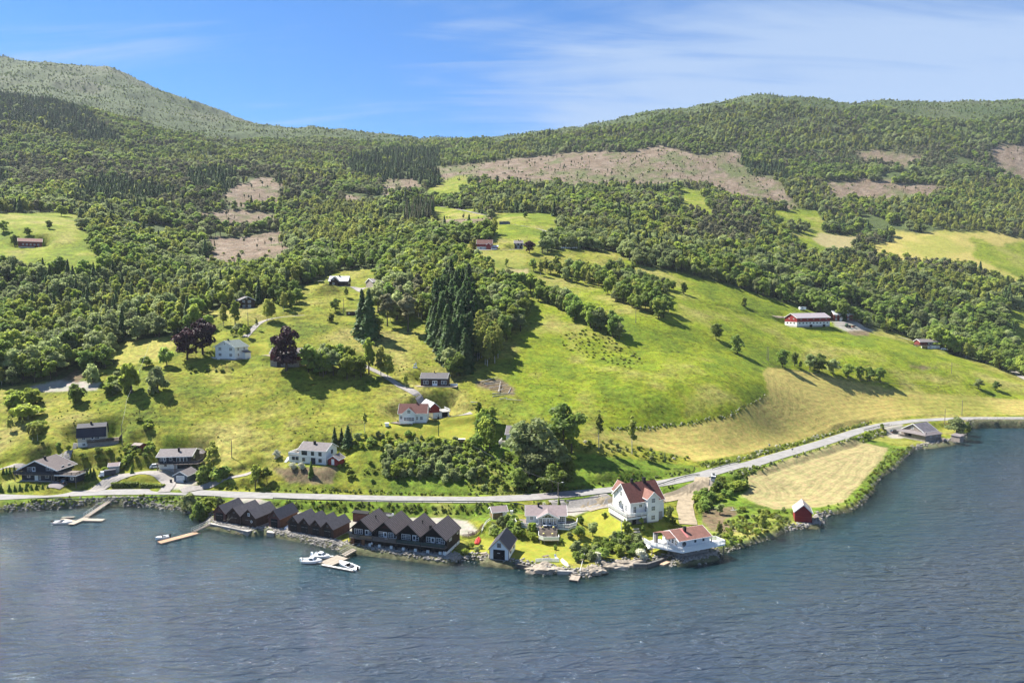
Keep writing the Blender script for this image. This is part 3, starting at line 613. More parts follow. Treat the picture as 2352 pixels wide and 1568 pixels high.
# ---------------------------------------------------------------- the ground, split by land cover
def build_ground():
 vid = np.arange(ND * NA).reshape(ND, NA); q = np.stack([vid[:-1, :-1], vid[:-1, 1:], vid[1:, 1:], vid[1:, :-1]], -1).reshape(-1, 4)
 c4 = np.stack([cls[:-1, :-1], cls[:-1, 1:], cls[1:, 1:], cls[1:, :-1]], -1).reshape(-1, 4); fc = c4[:, 0]
 P = np.stack([XX, YY, G.z], -1).reshape(-1, 3); Cc = np.concatenate([colr, np.ones(colr.shape[:2] + (1,))], -1).reshape(-1, 4); Mm = mott.ravel(); St = stripe.ravel(); Sk = stripe_k.ravel()
 LAB = dict(meadow='rough yellow green meadow on the lower slopes', pasture='bright green grazed pasture on the hillside', hayfield='freshly mown yellow hayfield', stubble_field='pale dry mown field', lawn='mown garden lawn', gravel_yard='light grey gravel yard', clearing='brown felled clearing in the forest',
               forest_floor='dark forest floor on the hills', mountainside='bare heathery mountainside above the forest', lakebed='weedy lake bottom near the shore', grassy_bank='lush green grassy bank', bare_soil='dry brown bare ground', cut_grass='dry cut grass', shore='stony edge of the shore')
 for i, c in enumerate(CLS):
  f = q[fc == i]
  if not len(f): continue
  use, inv = np.unique(f, return_inverse=True); me = nmesh(c, P[use], inv.reshape(-1, 4), M_GROUND, True)
  a = me.attributes.new('col', 'FLOAT_COLOR', 'POINT'); a.data.foreach_set('color', Cc[use].astype(np.float32).ravel())
  for nm, src in (('mot', Mm), ('stripe', St), ('stripek', Sk)):
   b = me.attributes.new(nm, 'FLOAT', 'POINT'); b.data.foreach_set('value', src[use].astype(np.float32))
  # shared smooth normals across the split
  if True: me.normals_split_custom_set_from_vertices(NRM[use])
  struct(c, me, LAB[c])
def grid_normals():
 P = np.stack([XX, YY, G.z], -1); du = np.gradient(P, axis=1); dv = np.gradient(P, axis=0); n = np.cross(du, dv); return (n / np.linalg.norm(n, axis=-1, keepdims=True)).reshape(-1, 3)
NRM = grid_normals()
build_ground()
ROADM = {'asphalt': plain('pale_asphalt', (.225, .218, .21), .9, .22, .35), 'asphalt2': plain('dark_asphalt', (.20, .18, .18), .9, .15, .6), 'gravel': plain('grey_gravel', (.26, .24, .22), .95, .22, 1.2), 'dirt': plain('dry_track', (.27, .22, .15), .95, .3, .6)}
def ribbon(Q, w, off, name, mat, lift=0.05, hug=False):
 T = np.gradient(Q[:, :2], axis=0); T /= np.linalg.norm(T, axis=1, keepdims=True) + 1e-9; Nn = np.stack([-T[:, 1], T[:, 0]], 1); rs = np.random.RandomState(len(Q))
 V = []; k = 5
 for i in range(len(Q)):
  for j in range(k):
   f = (j / (k - 1) - .5) * (w + (0.25 * math.sin(i * 1.3) if abs(j - 2) == 2 and off == 0 and w < 6 else 0)) + off
   x = Q[i, 0] + Nn[i, 0] * f; y = Q[i, 1] + Nn[i, 1] * f; V.append((x, y, (gz(x, y) + 0.17 if hug else Q[i, 2]) + lift))
 Fc = [(i * k + j, (i + 1) * k + j, (i + 1) * k + j + 1, i * k + j + 1) for i in range(len(Q) - 1) for j in range(k - 1)]
 me = bpy.data.meshes.new(name); me.from_pydata(V, [], Fc); me.materials.append(mat); me.update(); me.flip_normals(); return me
for i, (nm, Q, w, surf) in enumerate(TRK):
 labs = {'road': 'pale grey asphalt road along the fjord shore', 'driveway': 'private driveway', 'gravel_track': 'unpaved track across the slope'}
 struct(nm, ribbon(Q, w, 0, nm, ROADM[surf], lift=0.06 if i == 0 else 0.02 + .004 * (i % 5), hug=i > 0), labs[nm])
# darker resurfaced patch of the road by the bungalow
_q = TRK[0][1]; _u = CU + F_PX * _q[:, 0] / _q[:, 1]; _m = (_u > C4(1080, 0)[0]) & (_u < C4(1760, 0)[0]); struct('road_patch', ribbon(_q[_m], 6.3, 0, 'road_patch', ROADM['asphalt2'], lift=.066), 'darker patch of asphalt in the road')
# ---------------------------------------------------------------- water
def water():
 t = NT('lake_water'); v = t.vec('Object', (1, 1, 1), (0, 0, math.radians(22)))
 at = t.n('ShaderNodeAttribute', attribute_name='depth')
 def nz(sx, sy, sc_, det, ro, rot=20, dist=.4):
  mp = t.vec('Object', (sx, sy, 1), (0, 0, math.radians(rot))); return t.noise(sc_, det, ro, mp, dist)
 big = nz(.22, 1.0, .22, 3, .5, -16, .8); mid = nz(.30, 1.0, .50, 3, .5, -21, 1.0); fine = nz(.4, 1.0, 1.3, 4, .6, -12, .6)
 gust = t.noise(.018, 3, .5, t.vec('Object', (1, 2.2, 1), (0, 0, .35)))
 h = t.math('ADD', t.math('ADD', t.math('MULTIPLY', big, 2.0), t.math('MULTIPLY', mid, 3.2)), t.math('MULTIPLY', fine, 1.1))
 bp = t.n('ShaderNodeBump'); bp.inputs['Distance'].default_value = 1.0; t.l(t.rng(gust, .35, .65, .75, 1.0), bp.inputs['Strength']); t.l(h, bp.inputs['Height'])
 deep = t.mix(t.rng(gust, .35, .65, 0, 1), (.034, .052, .080), (.048, .066, .092)); col = t.mix(t.rng(at.outputs['Fac'], 3.0, 40.0, 0, 1), (.013, .046, .055), deep)
 t.b.inputs['IOR'].default_value = 1.33; t.b.inputs['Specular IOR Level'].default_value = .5
 t.fin(col, .07, spec=.95); t.l(bp.outputs[0], t.b.inputs['Normal'])
 gl = t.n('ShaderNodeBsdfGlossy'); gl.inputs['Roughness'].default_value = .06; t.l(bp.outputs[0], gl.inputs['Normal'])
 tr = t.n('ShaderNodeBsdfTransparent'); tr.inputs[0].default_value = (.62, .78, .70, 1); fr = t.n('ShaderNodeFresnel'); fr.inputs[0].default_value = 1.33; t.l(bp.outputs[0], fr.inputs['Normal'])
 sh = t.n('ShaderNodeMixShader'); t.l(fr.outputs[0], sh.inputs[0]); t.l(tr.outputs[0], sh.inputs[1]); t.l(gl.outputs[0], sh.inputs[2])
 mx = t.n('ShaderNodeMixShader'); t.l(t.rng(at.outputs['Fac'], .3, 9.0, 0.12, 1), mx.inputs[0]); t.l(sh.outputs[0], mx.inputs[1]); t.l(t.b.outputs[0], mx.inputs[2]); t.l(mx.outputs[0], t.out.inputs[0])
 xs = np.arange(-700, 701, 4.0); ys = np.concatenate([np.arange(-300, 120, 30.0), np.arange(120, 470, 3.0)]); X, Y = np.meshgrid(xs, ys)
 m = Y > 120; d = np.full(X.shape, 200.0); dd, _ = seg_dist(X[m], Y[m], SHORE_W); ins = in_poly(X[m], Y[m], _poly); d[m] = np.where(ins, 0, dd)
 vid = np.arange(X.size).reshape(X.shape); q = np.stack([vid[:-1, :-1], vid[:-1, 1:], vid[1:, 1:], vid[1:, :-1]], -1).reshape(-1, 4)
 keep = ~((np.abs(X[:-1, :-1] / np.maximum(Y[:-1, :-1], 1)) < 1.1).ravel() & False)
 me = nmesh('water', np.stack([X, Y, X * 0], -1).reshape(-1, 3), q[keep], t.m, True); a = me.attributes.new('depth', 'FLOAT', 'POINT'); a.data.foreach_set('value', d.astype(np.float32).ravel()); struct('water', me, 'wind rippled blue grey fjord water')
water()
# ---------------------------------------------------------------- building kit
FACE = {'F': 0.0, 'R': math.pi / 2, 'B': math.pi, 'L': -math.pi / 2}
def win_mesh(w, h, cols, rows, fm, fr):
 def mk():
  b = MB(); t = fr; b.box(-w / 2 - t, -.07, -t, -w / 2, .02, h + t); b.box(w / 2, -.07, -t, w / 2 + t, .02, h + t); b.box(-w / 2, -.07, h, w / 2, .02, h + t); b.box(-w / 2, -.085, -t, w / 2, .02, 0)
  for c in range(1, cols): x = -w / 2 + w * c / cols; b.box(x - .045, -.058, 0, x + .045, 0.01, h)
  for r in range(1, rows): z = h * r / rows; b.box(-w / 2, -.052, z - .03, w / 2, 0.01, z + .03)
  return b.mesh('window', fm)
 return cached(('win', w, h, cols, rows, fm.name, fr), mk)
def pane_mesh(w, h): return cached(('pane', w, h), lambda: MB().box(-w / 2, -.03, 0, w / 2, .0, h).mesh('pane', MATS['window_glass']))
def door_mesh(w, h, m): return cached(('door', w, h, m.name), lambda: MB().box(-w / 2, -.06, 0, w / 2, .02, h).box(-w / 2 - .1, -.08, 0, -w / 2, .02, h + .1).box(w / 2, -.08, 0, w / 2 + .1, .02, h + .1).box(-w / 2, -.08, h, w / 2, .02, h + .1).mesh('door', m))
class House:
 def __init__(s, site, name, label, cat='house', group=None, zoff=0.0):
  s.site = site; s.W = site.w; s.D = site.d; s.t = thing(name, label, cat, (site.o[0], site.o[1], site.z + zoff), site.rot, group); s.blk = None
 def found(s, x0, x1, y0, y1, h=.4, mat=None, deep=2.5): part('foundation', MB().box(x0 + .04, y0 + .04, -deep, x1 - .04, y1 - .04, h), mat or CONC, s.t)
 def block(s, x0, x1, y0, y1, z0, zh, rise=0, axis='x', mat=None, name='wall', lean=0):
  """walls with gable ends; axis is the direction of the ridge; z0 bottom, zh eaves height"""
  s.blk = (x0, x1, y0, y1); b = MB()
  if rise and axis == 'x':
   ym = (y0 + y1) / 2 + lean; P = [(y0, z0), (y1, z0), (y1, zh), (ym, zh + rise), (y0, zh)]; n = 5
   b.add([(x0, y, z) for y, z in P] + [(x1, y, z) for y, z in P], [tuple(range(n))[::-1], tuple(range(n, 2 * n))] + [(i, (i + 1) % n, n + (i + 1) % n, n + i) for i in range(n)])
  elif rise:
   xm = (x0 + x1) / 2 + lean; P = [(x0, z0), (x1, z0), (x1, zh), (xm, zh + rise), (x0, zh)]; n = 5
   b.add([(x, y0, z) for x, z in P] + [(x, y1, z) for x, z in P], [tuple(range(n)), tuple(range(n, 2 * n))[::-1]] + [(i, n + i, n + (i + 1) % n, (i + 1) % n) for i in range(n)])
  else: b.box(x0, y0, z0, x1, y1, zh)
  return part(name, b, mat, s.t)
 def roof(s, x0, x1, y0, y1, zh, rise, axis='x', over=.5, gover=.4, mat=None, trim=None, th=.16, ribs=0, lean=0, trimw=.22):
  b = MB(); f = MB()
  if axis == 'x': a0, a1, c0, c1 = x0 - gover, x1 + gover, y0, y1; tr = lambda a, c, z: (a, c, z)
  else: a0, a1, c0, c1 = y0 - gover, y1 + gover, x0, x1; tr = lambda a, c, z: (c, a, z)
  cm = (c0 + c1) / 2 + lean; ridge = zh + rise + .04; fl = []
  for cs, sg in ((c0, -1), (c1, 1)):
   half = abs(cm - cs); ce = cs + sg * over; ze = zh + .04 - rise * over / half; fl.append((cm, ridge, ce, ze))
   A = [tr(a0, cm, ridge), tr(a1, cm, ridge), tr(a1, ce, ze), tr(a0, ce, ze)]
   b.hexa(A, [(p[0], p[1], p[2] + th) for p in A])
  if trim:
   for aa in (a0 - .05, a1 - .0):
    for cm_, zr, ce, ze in fl:
     A = [tr(aa, cm_, zr - trimw * .6), tr(aa + .06, cm_, zr - trimw * .6), tr(aa + .06, ce, ze - trimw * .6), tr(aa, ce, ze - trimw * .6)]
     f.hexa(A, [(p[0], p[1], p[2] + th + trimw * .6 + .04) for p in A])
   for cm_, zr, ce, ze in fl:
    o = .06 if ce > cm_ else -.06; A = [tr(a0, ce, ze - .03), tr(a1, ce, ze - .03), tr(a1, ce + o, ze - .03), tr(a0, ce + o, ze - .03)]; f.hexa(A, [(p[0], p[1], p[2] + th + .02) for p in A])
  r = part('roof', b, mat, s.t)
  if trim: part('bargeboard', f, trim, s.t)
  if ribs:
   for cm_, zr, ce, ze in fl:
    m = cached(('rib', round(zr - ze, 2), round(ce - cm_, 2), axis, mat.name), lambda: MB().bar(tr(0, cm_ - cm_, 0.02), tr(0, ce - cm_, ze - zr + .02), .16, .09).mesh('roof_batten', R_DARK))
    for k in range(ribs):
     a = a0 + (a1 - a0) * (k + .5) / ribs; p = tr(a, cm_, zr + th + .03); ob('roof_batten', m, r, p)
  return r
 def win(s, face, u, z, w, h, cols=2, rows=1, fm=None, blk=None, name='window', fr=.10):
  x0, x1, y0, y1 = blk or s.blk; e = .012
  p = {'F': (x0 + u, y0 - e), 'B': (x1 - u, y1 + e), 'R': (x1 + e, y0 + u), 'L': (x0 - e, y1 - u)}[face]
  o = ob(name, win_mesh(w, h, cols, rows, fm or TRIM, fr), s.t, (p[0], p[1], z), FACE[face]); ob('pane', pane_mesh(w, h), o, (0, -.012, 0)); return o
 def door(s, face, u, z, w, h, mat, blk=None, name='door', pane=None):
  x0, x1, y0, y1 = blk or s.blk; e = .012
  p = {'F': (x0 + u, y0 - e), 'B': (x1 - u, y1 + e), 'R': (x1 + e, y0 + u), 'L': (x0 - e, y1 - u)}[face]
  o = ob(name, door_mesh(w, h, mat), s.t, (p[0], p[1], z), FACE[face])
  if pane: ob('pane', cached(('dp', w, h), lambda: MB().box(-w * .36, -.085, h * .45, w * .36, -.05, h * .92).mesh('pane', MATS['window_glass'])), o)
  else: ob('handle', cached('handle', lambda: MB().box(-.02, -.12, 0, .1, -.06, .05).mesh('handle', STEEL)), o, (w * .3, 0, 1.0))
  return o
 def chimney(s, x, y, z0, h, w=.7, mat=None, parent=None):
  c = part('chimney', MB().box(-w / 2, -w / 2, 0, w / 2, w / 2, h), mat or BLK, s.t, (x, y, z0)); part('chimney_cap', MB().box(-w / 2 - .06, -w / 2 - .06, 0, w / 2 + .06, w / 2 + .06, .09), STEEL if mat is BLK else BLK, c, (0, 0, h + .1)); return c
 def deck(s, poly, z, mat=None, th=.2, name='deck', posts=True, pmat=None):
  part(name, MB().prism(poly, z - th, z), mat or PLANKG, s.t)
  if posts:
   for (x, y) in poly:
    g = s.ground(x, y)
    if z - th - g > .3:
     cx = sum(p[0] for p in poly) / len(poly); cy = sum(p[1] for p in poly) / len(poly); px = x + .25 * (1 if cx > x else -1); py = y + .25 * (1 if cy > y else -1)
     part('deck_post', MB().box(px - .09, py - .09, g - .4, px + .09, py + .09, z - th - .005), pmat or POLEW, s.t)
 def world(s, x, y):
  c, n = math.cos(s.site.rot), math.sin(s.site.rot); return (s.site.o[0] + x * c - y * n, s.site.o[1] + x * n + y * c)
 def ground(s, x, y): wx, wy = s.world(x, y); return gz(wx, wy) - s.t.location.z
 def rail(s, P, z, h=1.0, mat=None, step=.45, solid=False, closed=False, name='railing', bal=.05):
  m = mat or TRIM; b = MB()
  for (x0, y0), (x1, y1) in zip(P[:-1], P[1:]):
   L = math.hypot(x1 - x0, y1 - y0); n = max(1, int(L / 1.6)); nb = max(2, int(L / step))
   b.bar((x0, y0, z + h), (x1, y1, z + h), .1, .07); b.bar((x0, y0, z + .12), (x1, y1, z + .12), .06, .06)
   for k in range(n + 1): t = k / n; b.box(x0 + (x1 - x0) * t - .05, y0 + (y1 - y0) * t - .05, z - .15, x0 + (x1 - x0) * t + .05, y0 + (y1 - y0) * t + .05, z + h + .02)
   if solid: b.bar((x0, y0, z + .5 * h), (x1, y1, z + .5 * h), .05, h * .8)
   else:
    for k in range(1, nb): t = k / nb; b.box(x0 + (x1 - x0) * t - bal, y0 + (y1 - y0) * t - .02, z + .12, x0 + (x1 - x0) * t + bal, y0 + (y1 - y0) * t + .02, z + h)
  return part(name, b, m, s.t)
 def steps(s, x, y0, y1, z0, z1, w, mat=None, name='step'):
  n = max(2, int(abs(z1 - z0) / .18))
  for k in range(n):
   t = (k + .5) / n; y = y0 + (y1 - y0) * t; z = z0 + (z1 - z0) * t; dy = abs(y1 - y0) / n / 2
   o = ob(name, cached(('step', round(w, 2), round(dy, 2), (mat or PLANKG).name), lambda: MB().box(-w / 2, -dy, -.09, w / 2, dy - .03, .0).mesh('step', mat or PLANKG)), s.t, (x, y, z))
 def gable_house(s, zh, rise, axis, wall, roofm, trim=TRIM, over=.5, gover=.45, found=.35, z0=None, fmat=None, ribs=0, lean=0):
  s.found(0, s.W, 0, s.D, found, fmat); s.block(0, s.W, 0, s.D, found if z0 is None else z0, zh, rise, axis, wall, lean=lean); s.roof(0, s.W, 0, s.D, zh, rise, axis, over, gover, roofm, trim, ribs=ribs, lean=lean); s.blk = (0, s.W, 0, s.D)
# ---------------------------------------------------------------- the row of boathouses
def boathouse(site, label, wall, wh, rise, door_w, group, side=None, dormer=None, x=0, w=None, hatch=True, roofm=None, doorm=None):
 st = site
 if w is not None:
  c, n = math.cos(st.rot), math.sin(st.rot); q = Site.__new__(Site); q.o = (st.o[0] + x * c, st.o[1] + x * n); q.z = st.z; q.rot = st.rot; q.w = w; q.d = st.d; st = q
 h = House(st, 'boathouse', label, 'boathouse', group); W = h.W
 h.found(0, W, 0, h.D, .08, CONC, 1.4); h.block(0.02, W - .02, 0, h.D, .08, wh, rise, 'y', wall); h.blk = (0.02, W - .02, 0, h.D)
 h.roof(0.02, W - .02, 0, h.D, wh, rise, 'y', .22, .35, roofm or R_DARK, wall, trimw=.12)
 d = h.door('F', W * .5, .1, door_w, min(2.5, wh - .15), doorm or BLACKW, name='boat_door')
 for sx in (-.25, .25): ob('hinge', cached(('hinge', door_w), lambda: MB().box(-door_w * .2, -.09, 0, door_w * .2, -.06, .06).mesh('hinge', STEEL)), d, (sx * door_w, 0, 1.9))
 if hatch: h.win('F', W * .5, wh + rise * .32, .42, .34, 1, 1, PLANKG, fr=.08, name='loft_hatch')
 if side:
  s_ = MB().box(0, 0, 0, .05, h.D - .2, wh - .15); part('side_boards', s_, side, h.t, (W - .015, .1, .1))
 return h
G_BH = 'boathouses in the row on the stone quay'
b1 = boathouse(S_['boat1'], 'leftmost reddish brown boathouse beside the green shore bushes, dark boat door', BROWNR, 2.7, 2.2, 2.6, G_BH)
b2 = boathouse(S_['boat2'], 'dark brown boathouse with spars leaning on its front, second from the left', BROWNW, 2.7, 2.3, 2.6, G_BH, doorm=BROWNW)
part('leaning_spar', MB().bar((.2, -.9, .1), (2.3, -.15, 2.4), .09).bar((-.5, -1.1, 1.0), (2.8, -.3, 2.1), .08).bar((.1, -.6, 0), (1.0, -.1, 2.6), .07), PLANK, b2.t)
b3 = boathouse(S_['boat3'], 'dark brown boathouse with small white loft window and lifebuoy on the door', BROWNW, 2.9, 2.3, 2.8, G_BH, hatch=False, doorm=BROWNW)
b3.win('F', b3.W * .5, 3.35, .62, .75, 2, 2)
bu = MB(); bu.tube([(.32 * math.cos(t), 0, .32 * math.sin(t)) for t in np.linspace(0, 2 * math.pi, 17)], .08, 6, False); part('lifebuoy', bu, TRIM, b3.t, (b3.W * .72, -.12, 1.75))
part('rain_gutter', MB().box(0, 0, 0, .1, b3.D, .1), BLK, b3.t, (b3.W + .25, 0, 2.75))
b4 = boathouse(S_['boat4'], 'boathouse with reddish front, open dark doorway and orange brown side wall', BROWNR, 2.9, 2.4, 2.2, G_BH, side=ORANGEW, doorm=BLK)  # closed black panel stands in for the shade in the open doorway
_r = S_['row']; _w = _r.w / 4
for i, nm in enumerate(('small dark boathouse standing next to the upturned white dinghy', 'small dark boathouse, second of the joined four', 'small dark boathouse, third of the joined four', 'small dark boathouse with brown plank side wall facing the four gabled cabins')):
 boathouse(_r, nm, BROWNW, 2.75, 1.9, _w * .56, G_BH, side=BROWNR if i == 3 else None, x=i * _w, w=_w, doorm=BLACKW)
# the four black cabins over the water's edge
_c = S_['cabins']; cw = _c.w / 4
for i in range(4):
 c, n = math.cos(_c.rot), math.sin(_c.rot); q = Site.__new__(Site); q.o = (_c.o[0] + i * cw * c, _c.o[1] + i * cw * n); q.z = _c.z; q.rot = _c.rot; q.w = cw; q.d = _c.d
 lab = ('black cabin with glazed balcony above two open brown boat bays', 'black cabin with reddish gable and dark plank balcony', 'black cabin with wall lamp and black flue pipe on its roof', 'black cabin with white chairs and table on its balcony')[i]
 h = House(q, 'shore_cabin', lab, 'cabin', 'black gabled cabins with balconies on the shore'); W = h.W; d0 = 1.3; zb = 2.05; zh = 4.15; rise = 3.0
 h.found(0, W, d0, h.D, .1, CONC, 1.6)
 h.block(.05, W - .05, d0, h.D, .1, zh, rise, 'y', BLACKW); B = (.05, W - .05, d0, h.D)
 if i == 1: part('gable_boards', MB().add([(1.9, 0, 0), (W - 1.9, 0, 0), (W / 2, 0, 1.3), (1.9, .05, 0), (W - 1.9, .05, 0), (W / 2, .05, 1.3)], [(0, 1, 2), (5, 4, 3), (0, 3, 4, 1), (1, 4, 5, 2), (2, 5, 3, 0)]), plain('reddish_black_boards', (.06, .022, .022), .8, .2), h.t, (0, d0 - .06, zh + 1.0))
 h.roof(0.05, W - .05, 0, h.D, zh, rise, 'y', .32, .25, R_PANTILE, BLACKW, ribs=13, trimw=.25)
 h.deck([(0.05, -.25), (W - .05, -.25), (W - .05, d0), (.05, d0)], zb, PLANKG, .22, 'balcony_floor', posts=False)
 for x in (.2, W / 2, W - .2): part('balcony_post', MB().box(x - .09, -.2, -.3, x + .09, 0.0, zb - .22), BLACKW, h.t)
 if i in (0, 2, 3): part('glass_railing', MB().box(.1, -.24, zb + .06, W - .1, -.2, zb + 1.0), plain('smoked_glass', (.03, .045, .045), .15, .2, spec=.6), h.t); h.rail([(.08, -.22), (W - .08, -.22)], zb, 1.03, BLACKW, 9)
 else: h.rail([(.08, -.22), (W - .08, -.22)], zb, 1.03, PLANKG, .3, bal=.1)
 if i == 0: h.win('F', 1.5, zb + .75, 1.15, 1.25, 2, 3, blk=B); h.win('F', 2.75, zb + .75, 1.15, 1.25, 2, 3, blk=B); h.door('F', 4.7, zb, .9, 2.0, TRIM, B, pane=True); h.win('F', 5.65, zb + .75, .75, 1.25, 2, 3, blk=B)
 if i == 1: h.win('F', 1.9, zb + .65, 1.2, 1.35, 2, 3, blk=B); h.door('F', 3.2, zb, .9, 2.0, TRIM, B, pane=True); h.win('F', 4.9, zb + .65, 1.35, 1.35, 2, 3, blk=B); h.win('F', 6.1, zb + .65, .75, 1.3, 1, 2, blk=B)
 if i == 2: h.win('F', 1.6, zb + .65, 1.2, 1.35, 2, 3, blk=B); h.win('F', 2.85, zb + .65, 1.2, 1.35, 2, 3, blk=B); h.door('F', 4.7, zb, .9, 2.0, TRIM, B, pane=True); h.win('F', 5.6, zb + .75, .7, 1.25, 1, 2, blk=B)
 if i == 3: h.win('F', 1.7, zb + .65, 1.2, 1.35, 2, 3, blk=B); h.door('F', 2.95, zb, .9, 2.0, TRIM, B, pane=True); h.win('F', 4.6, zb + .65, 1.35, 1.35, 2, 3, blk=B); h.win('F', 5.85, zb + .65, .95, 1.3, 2, 2, blk=B)
 if i == 0:
  for x in (.75, 3.9): part('boat_bay_jamb', MB().box(x - .55, .25, -.2, x + .55, .6, zb - .25), ORANGEW, h.t)
  part('bay_shade_panel', MB().box(.3, d0 - .1, .05, W - .4, d0 - .02, zb - .3), BLK, h.t)  # black sheet on the wall paints the shade inside the boat bays
 for k in range(2 if i else 1):
  x = W * (.28 + .5 * k) if i else W * .88; part('pillar', MB().box(x - .38, -.1, -.25, x + .38, .3, .85), WHITEC, h.t)
 if i == 3:
  h.win('R', 2.2, 3.0, 1.6, .42, 4, 1, blk=(0, W - .05, d0, h.D)); h.win('R', 7.5, 3.1, .8, .5, 1, 1, blk=(0, W - .05, d0, h.D))
  part('side_wall_plinth', MB().box(0, 0, 0, .16, h.D - 1.0, 1.25), WHITEC, h.t, (W - .02, 0.4, -.5)); part('corner_pillar', MB().box(-.45, -.25, -.5, .35, .3, 1.1), WHITEC, h.t, (W - .25, -.1, 0))
  h.chimney(.6, h.D * .5, zh, 1.6, .6)
 if i in (0, 2): f = part('flue_pipe', MB().tube([(0, 0, 0), (0, 0, 1.0)], .16, 8), BLK, h.t, (W * .72, h.D * .55, zh + rise * .55)); part('flue_cap', MB().tube([(0, 0, 0), (0, 0, .12)], .27, 8), BLK, f, (0, 0, 1.0))
 if i < 3:
  part('valley_roof', MB().box(W - .7, 3.0, zh - .35, W + .7, h.D + .2, zh - .15), R_GREY, h.t)
# balcony furniture
def chair(loc, rz, label, mat=TRIM, sc=1.0, group=None):
 t = thing('chair', label, 'chair', loc, rz, group, sc)
 ob('seat', cached(('ch_s', mat.name), lambda: MB().box(-.25, -.25, .4, .25, .25, .45).mesh('seat', mat)), t); ob('backrest', cached(('ch_b', mat.name), lambda: MB().box(-.25, .2, .45, .25, .25, 1.0).mesh('backrest', mat)), t)
 for x in (-.22, .22):
  for y in (-.22, .22): ob('leg', cached(('ch_l', mat.name), lambda: MB().box(-.025, -.025, 0, .025, .025, .4).mesh('leg', mat)), t, (x, y, 0))
 return t
def table(loc, rz, label, mat=TRIM, w=1.3, d=.8, group=None):
 t = thing('table', label, 'table', loc, rz, group); part('tabletop', MB().box(-w / 2, -d / 2, .7, w / 2, d / 2, .75), mat, t)
 for x in (-w / 2 + .08, w / 2 - .08):
  for y in (-d / 2 + .08, d / 2 - .08): ob('leg', cached(('tb_l', mat.name), lambda: MB().box(-.03, -.03, 0, .03, .03, .7).mesh('leg', mat)), t, (x, y, 0))
 return t
def on(h, x, y, z): wx, wy = h.world(x, y); return (wx, wy, h.t.location.z + z)
table(on(h, 4.9, .5, zb), _c.rot, 'white table on the balcony of the rightmost black cabin')
for k, (x, y, r, l) in enumerate(((3.9, .5, 1.57, 'white chair left of the table on the rightmost cabin balcony'), (5.9, .5, -1.57, 'white chair right of the table on the rightmost cabin balcony'), (4.9, .95, 0, 'white chair behind the table on the rightmost cabin balcony'))): chair(on(h, x, y, zb), _c.rot + r, l)
table(on(h, .9, .4, zb), _c.rot, 'small white stand on the balcony beside the rightmost cabin windows', w=.5, d=.5)
# small red brown shed behind the cabins
_p = hit(*C3(545, 395)); sh = thing('shed', 'small reddish brown shed with black flat roof behind the dark cabins', 'shed', (_p[0], _p[1], _p[2]), -.1)
part('wall', MB().box(-2.3, -1.1, -.5, 2.3, 1.1, 2.4), BROWNR, sh); part('roof', MB().hexa([(-2.6, -1.4, 2.75), (2.6, -1.4, 2.4), (2.6, 1.4, 2.4), (-2.6, 1.4, 2.75)], [(-2.6, -1.4, 2.9), (2.6, -1.4, 2.55), (2.6, 1.4, 2.55), (-2.6, 1.4, 2.9)]), BLK, sh); part('gable_boards', MB().box(-2.28, -1.08, 2.4, -2.0, 1.08, 2.7), BROWNR, sh)
# ---------------------------------------------------------------- white bungalow with glass gable and terrace
h = House(S_['bungalow'], 'bungalow', 'white bungalow with mauve roof, glazed front gable and stepped terrace', 'house'); W, D = h.W, h.D
h.gable_house(3.0, 1.75, 'x', WHITE, R_PINK, WHITE, .45, .35, .35)
MB_ = (0, W, 0, D)
h.win('F', 1.6, 1.7, .75, 1.0, 2, 3); h.win('F', 10.9 * W / 12.2 - .6, 1.05, .9, 1.6, 2, 3); h.win('F', 10.9 * W / 12.2 + .4, 1.05, .9, 1.6, 2, 3)
px0, px1 = W * .29, W * .79; py0 = -1.6
part('wall', MB().box(px0 + .3, py0, .3, px1 - .3, -.02, 2.7), WHITE, h.t)
b = MB(); xm = (px0 + px1) / 2; PB = (px0 + .3, px1 - .3, py0, 0)
part('gable_glass', MB().add([(px0 + .9, py0 + .05, 2.75), (px1 - .9, py0 + .05, 2.75), (xm, py0 + .05, 3.75), (px0 + .9, py0 + .12, 2.75), (px1 - .9, py0 + .12, 2.75), (xm, py0 + .12, 3.75)], [(0, 1, 2), (5, 4, 3), (0, 3, 4, 1), (1, 4, 5, 2), (2, 5, 3, 0)]), MATS['window_glass'], h.t)
part('gable_frame', MB().bar((px0 + .5, py0 - .02, 2.72), (px1 - .5, py0 - .02, 2.72), .1, .14).bar((xm, py0 - .02, 2.7), (xm, py0 - .02, 3.9), .12, .1).bar((px0 + .4, py0 - .02, 2.7), (xm, py0 - .02, 4.0), .1, .3).bar((px1 - .4, py0 - .02, 2.7), (xm, py0 - .02, 4.0), .1, .3).bar((xm - 1, py0 - .02, 2.7), (xm - 1, py0 - .02, 3.4), .1).bar((xm + 1, py0 - .02, 2.7), (xm + 1, py0 - .02, 3.4), .1), TRIM, h.t)
h.roof(px0, px1, py0 - .35, D / 2 - .6, 2.75, 1.5, 'y', .35, .15, R_PINK, TRIM, trimw=.35)
n = 5
for k in range(n): u = .55 + (px1 - px0 - 1.7) * k / (n - 1); h.win('F', u, .75, .8, 1.7, 2, 4, blk=PB, fr=.07)
h.win('L', 1.0, 1.0, .7, 1.5, 1, 3, blk=PB); h.win('R', 1.0, 1.0, .7, 1.5, 1, 3, blk=PB); h.win('R', 2.2, 1.2, 1.2, 1.2, 2, 2, blk=MB_)
h.chimney(W * .31, D * .42, 4.1, 1.5, .5)
dz = .3
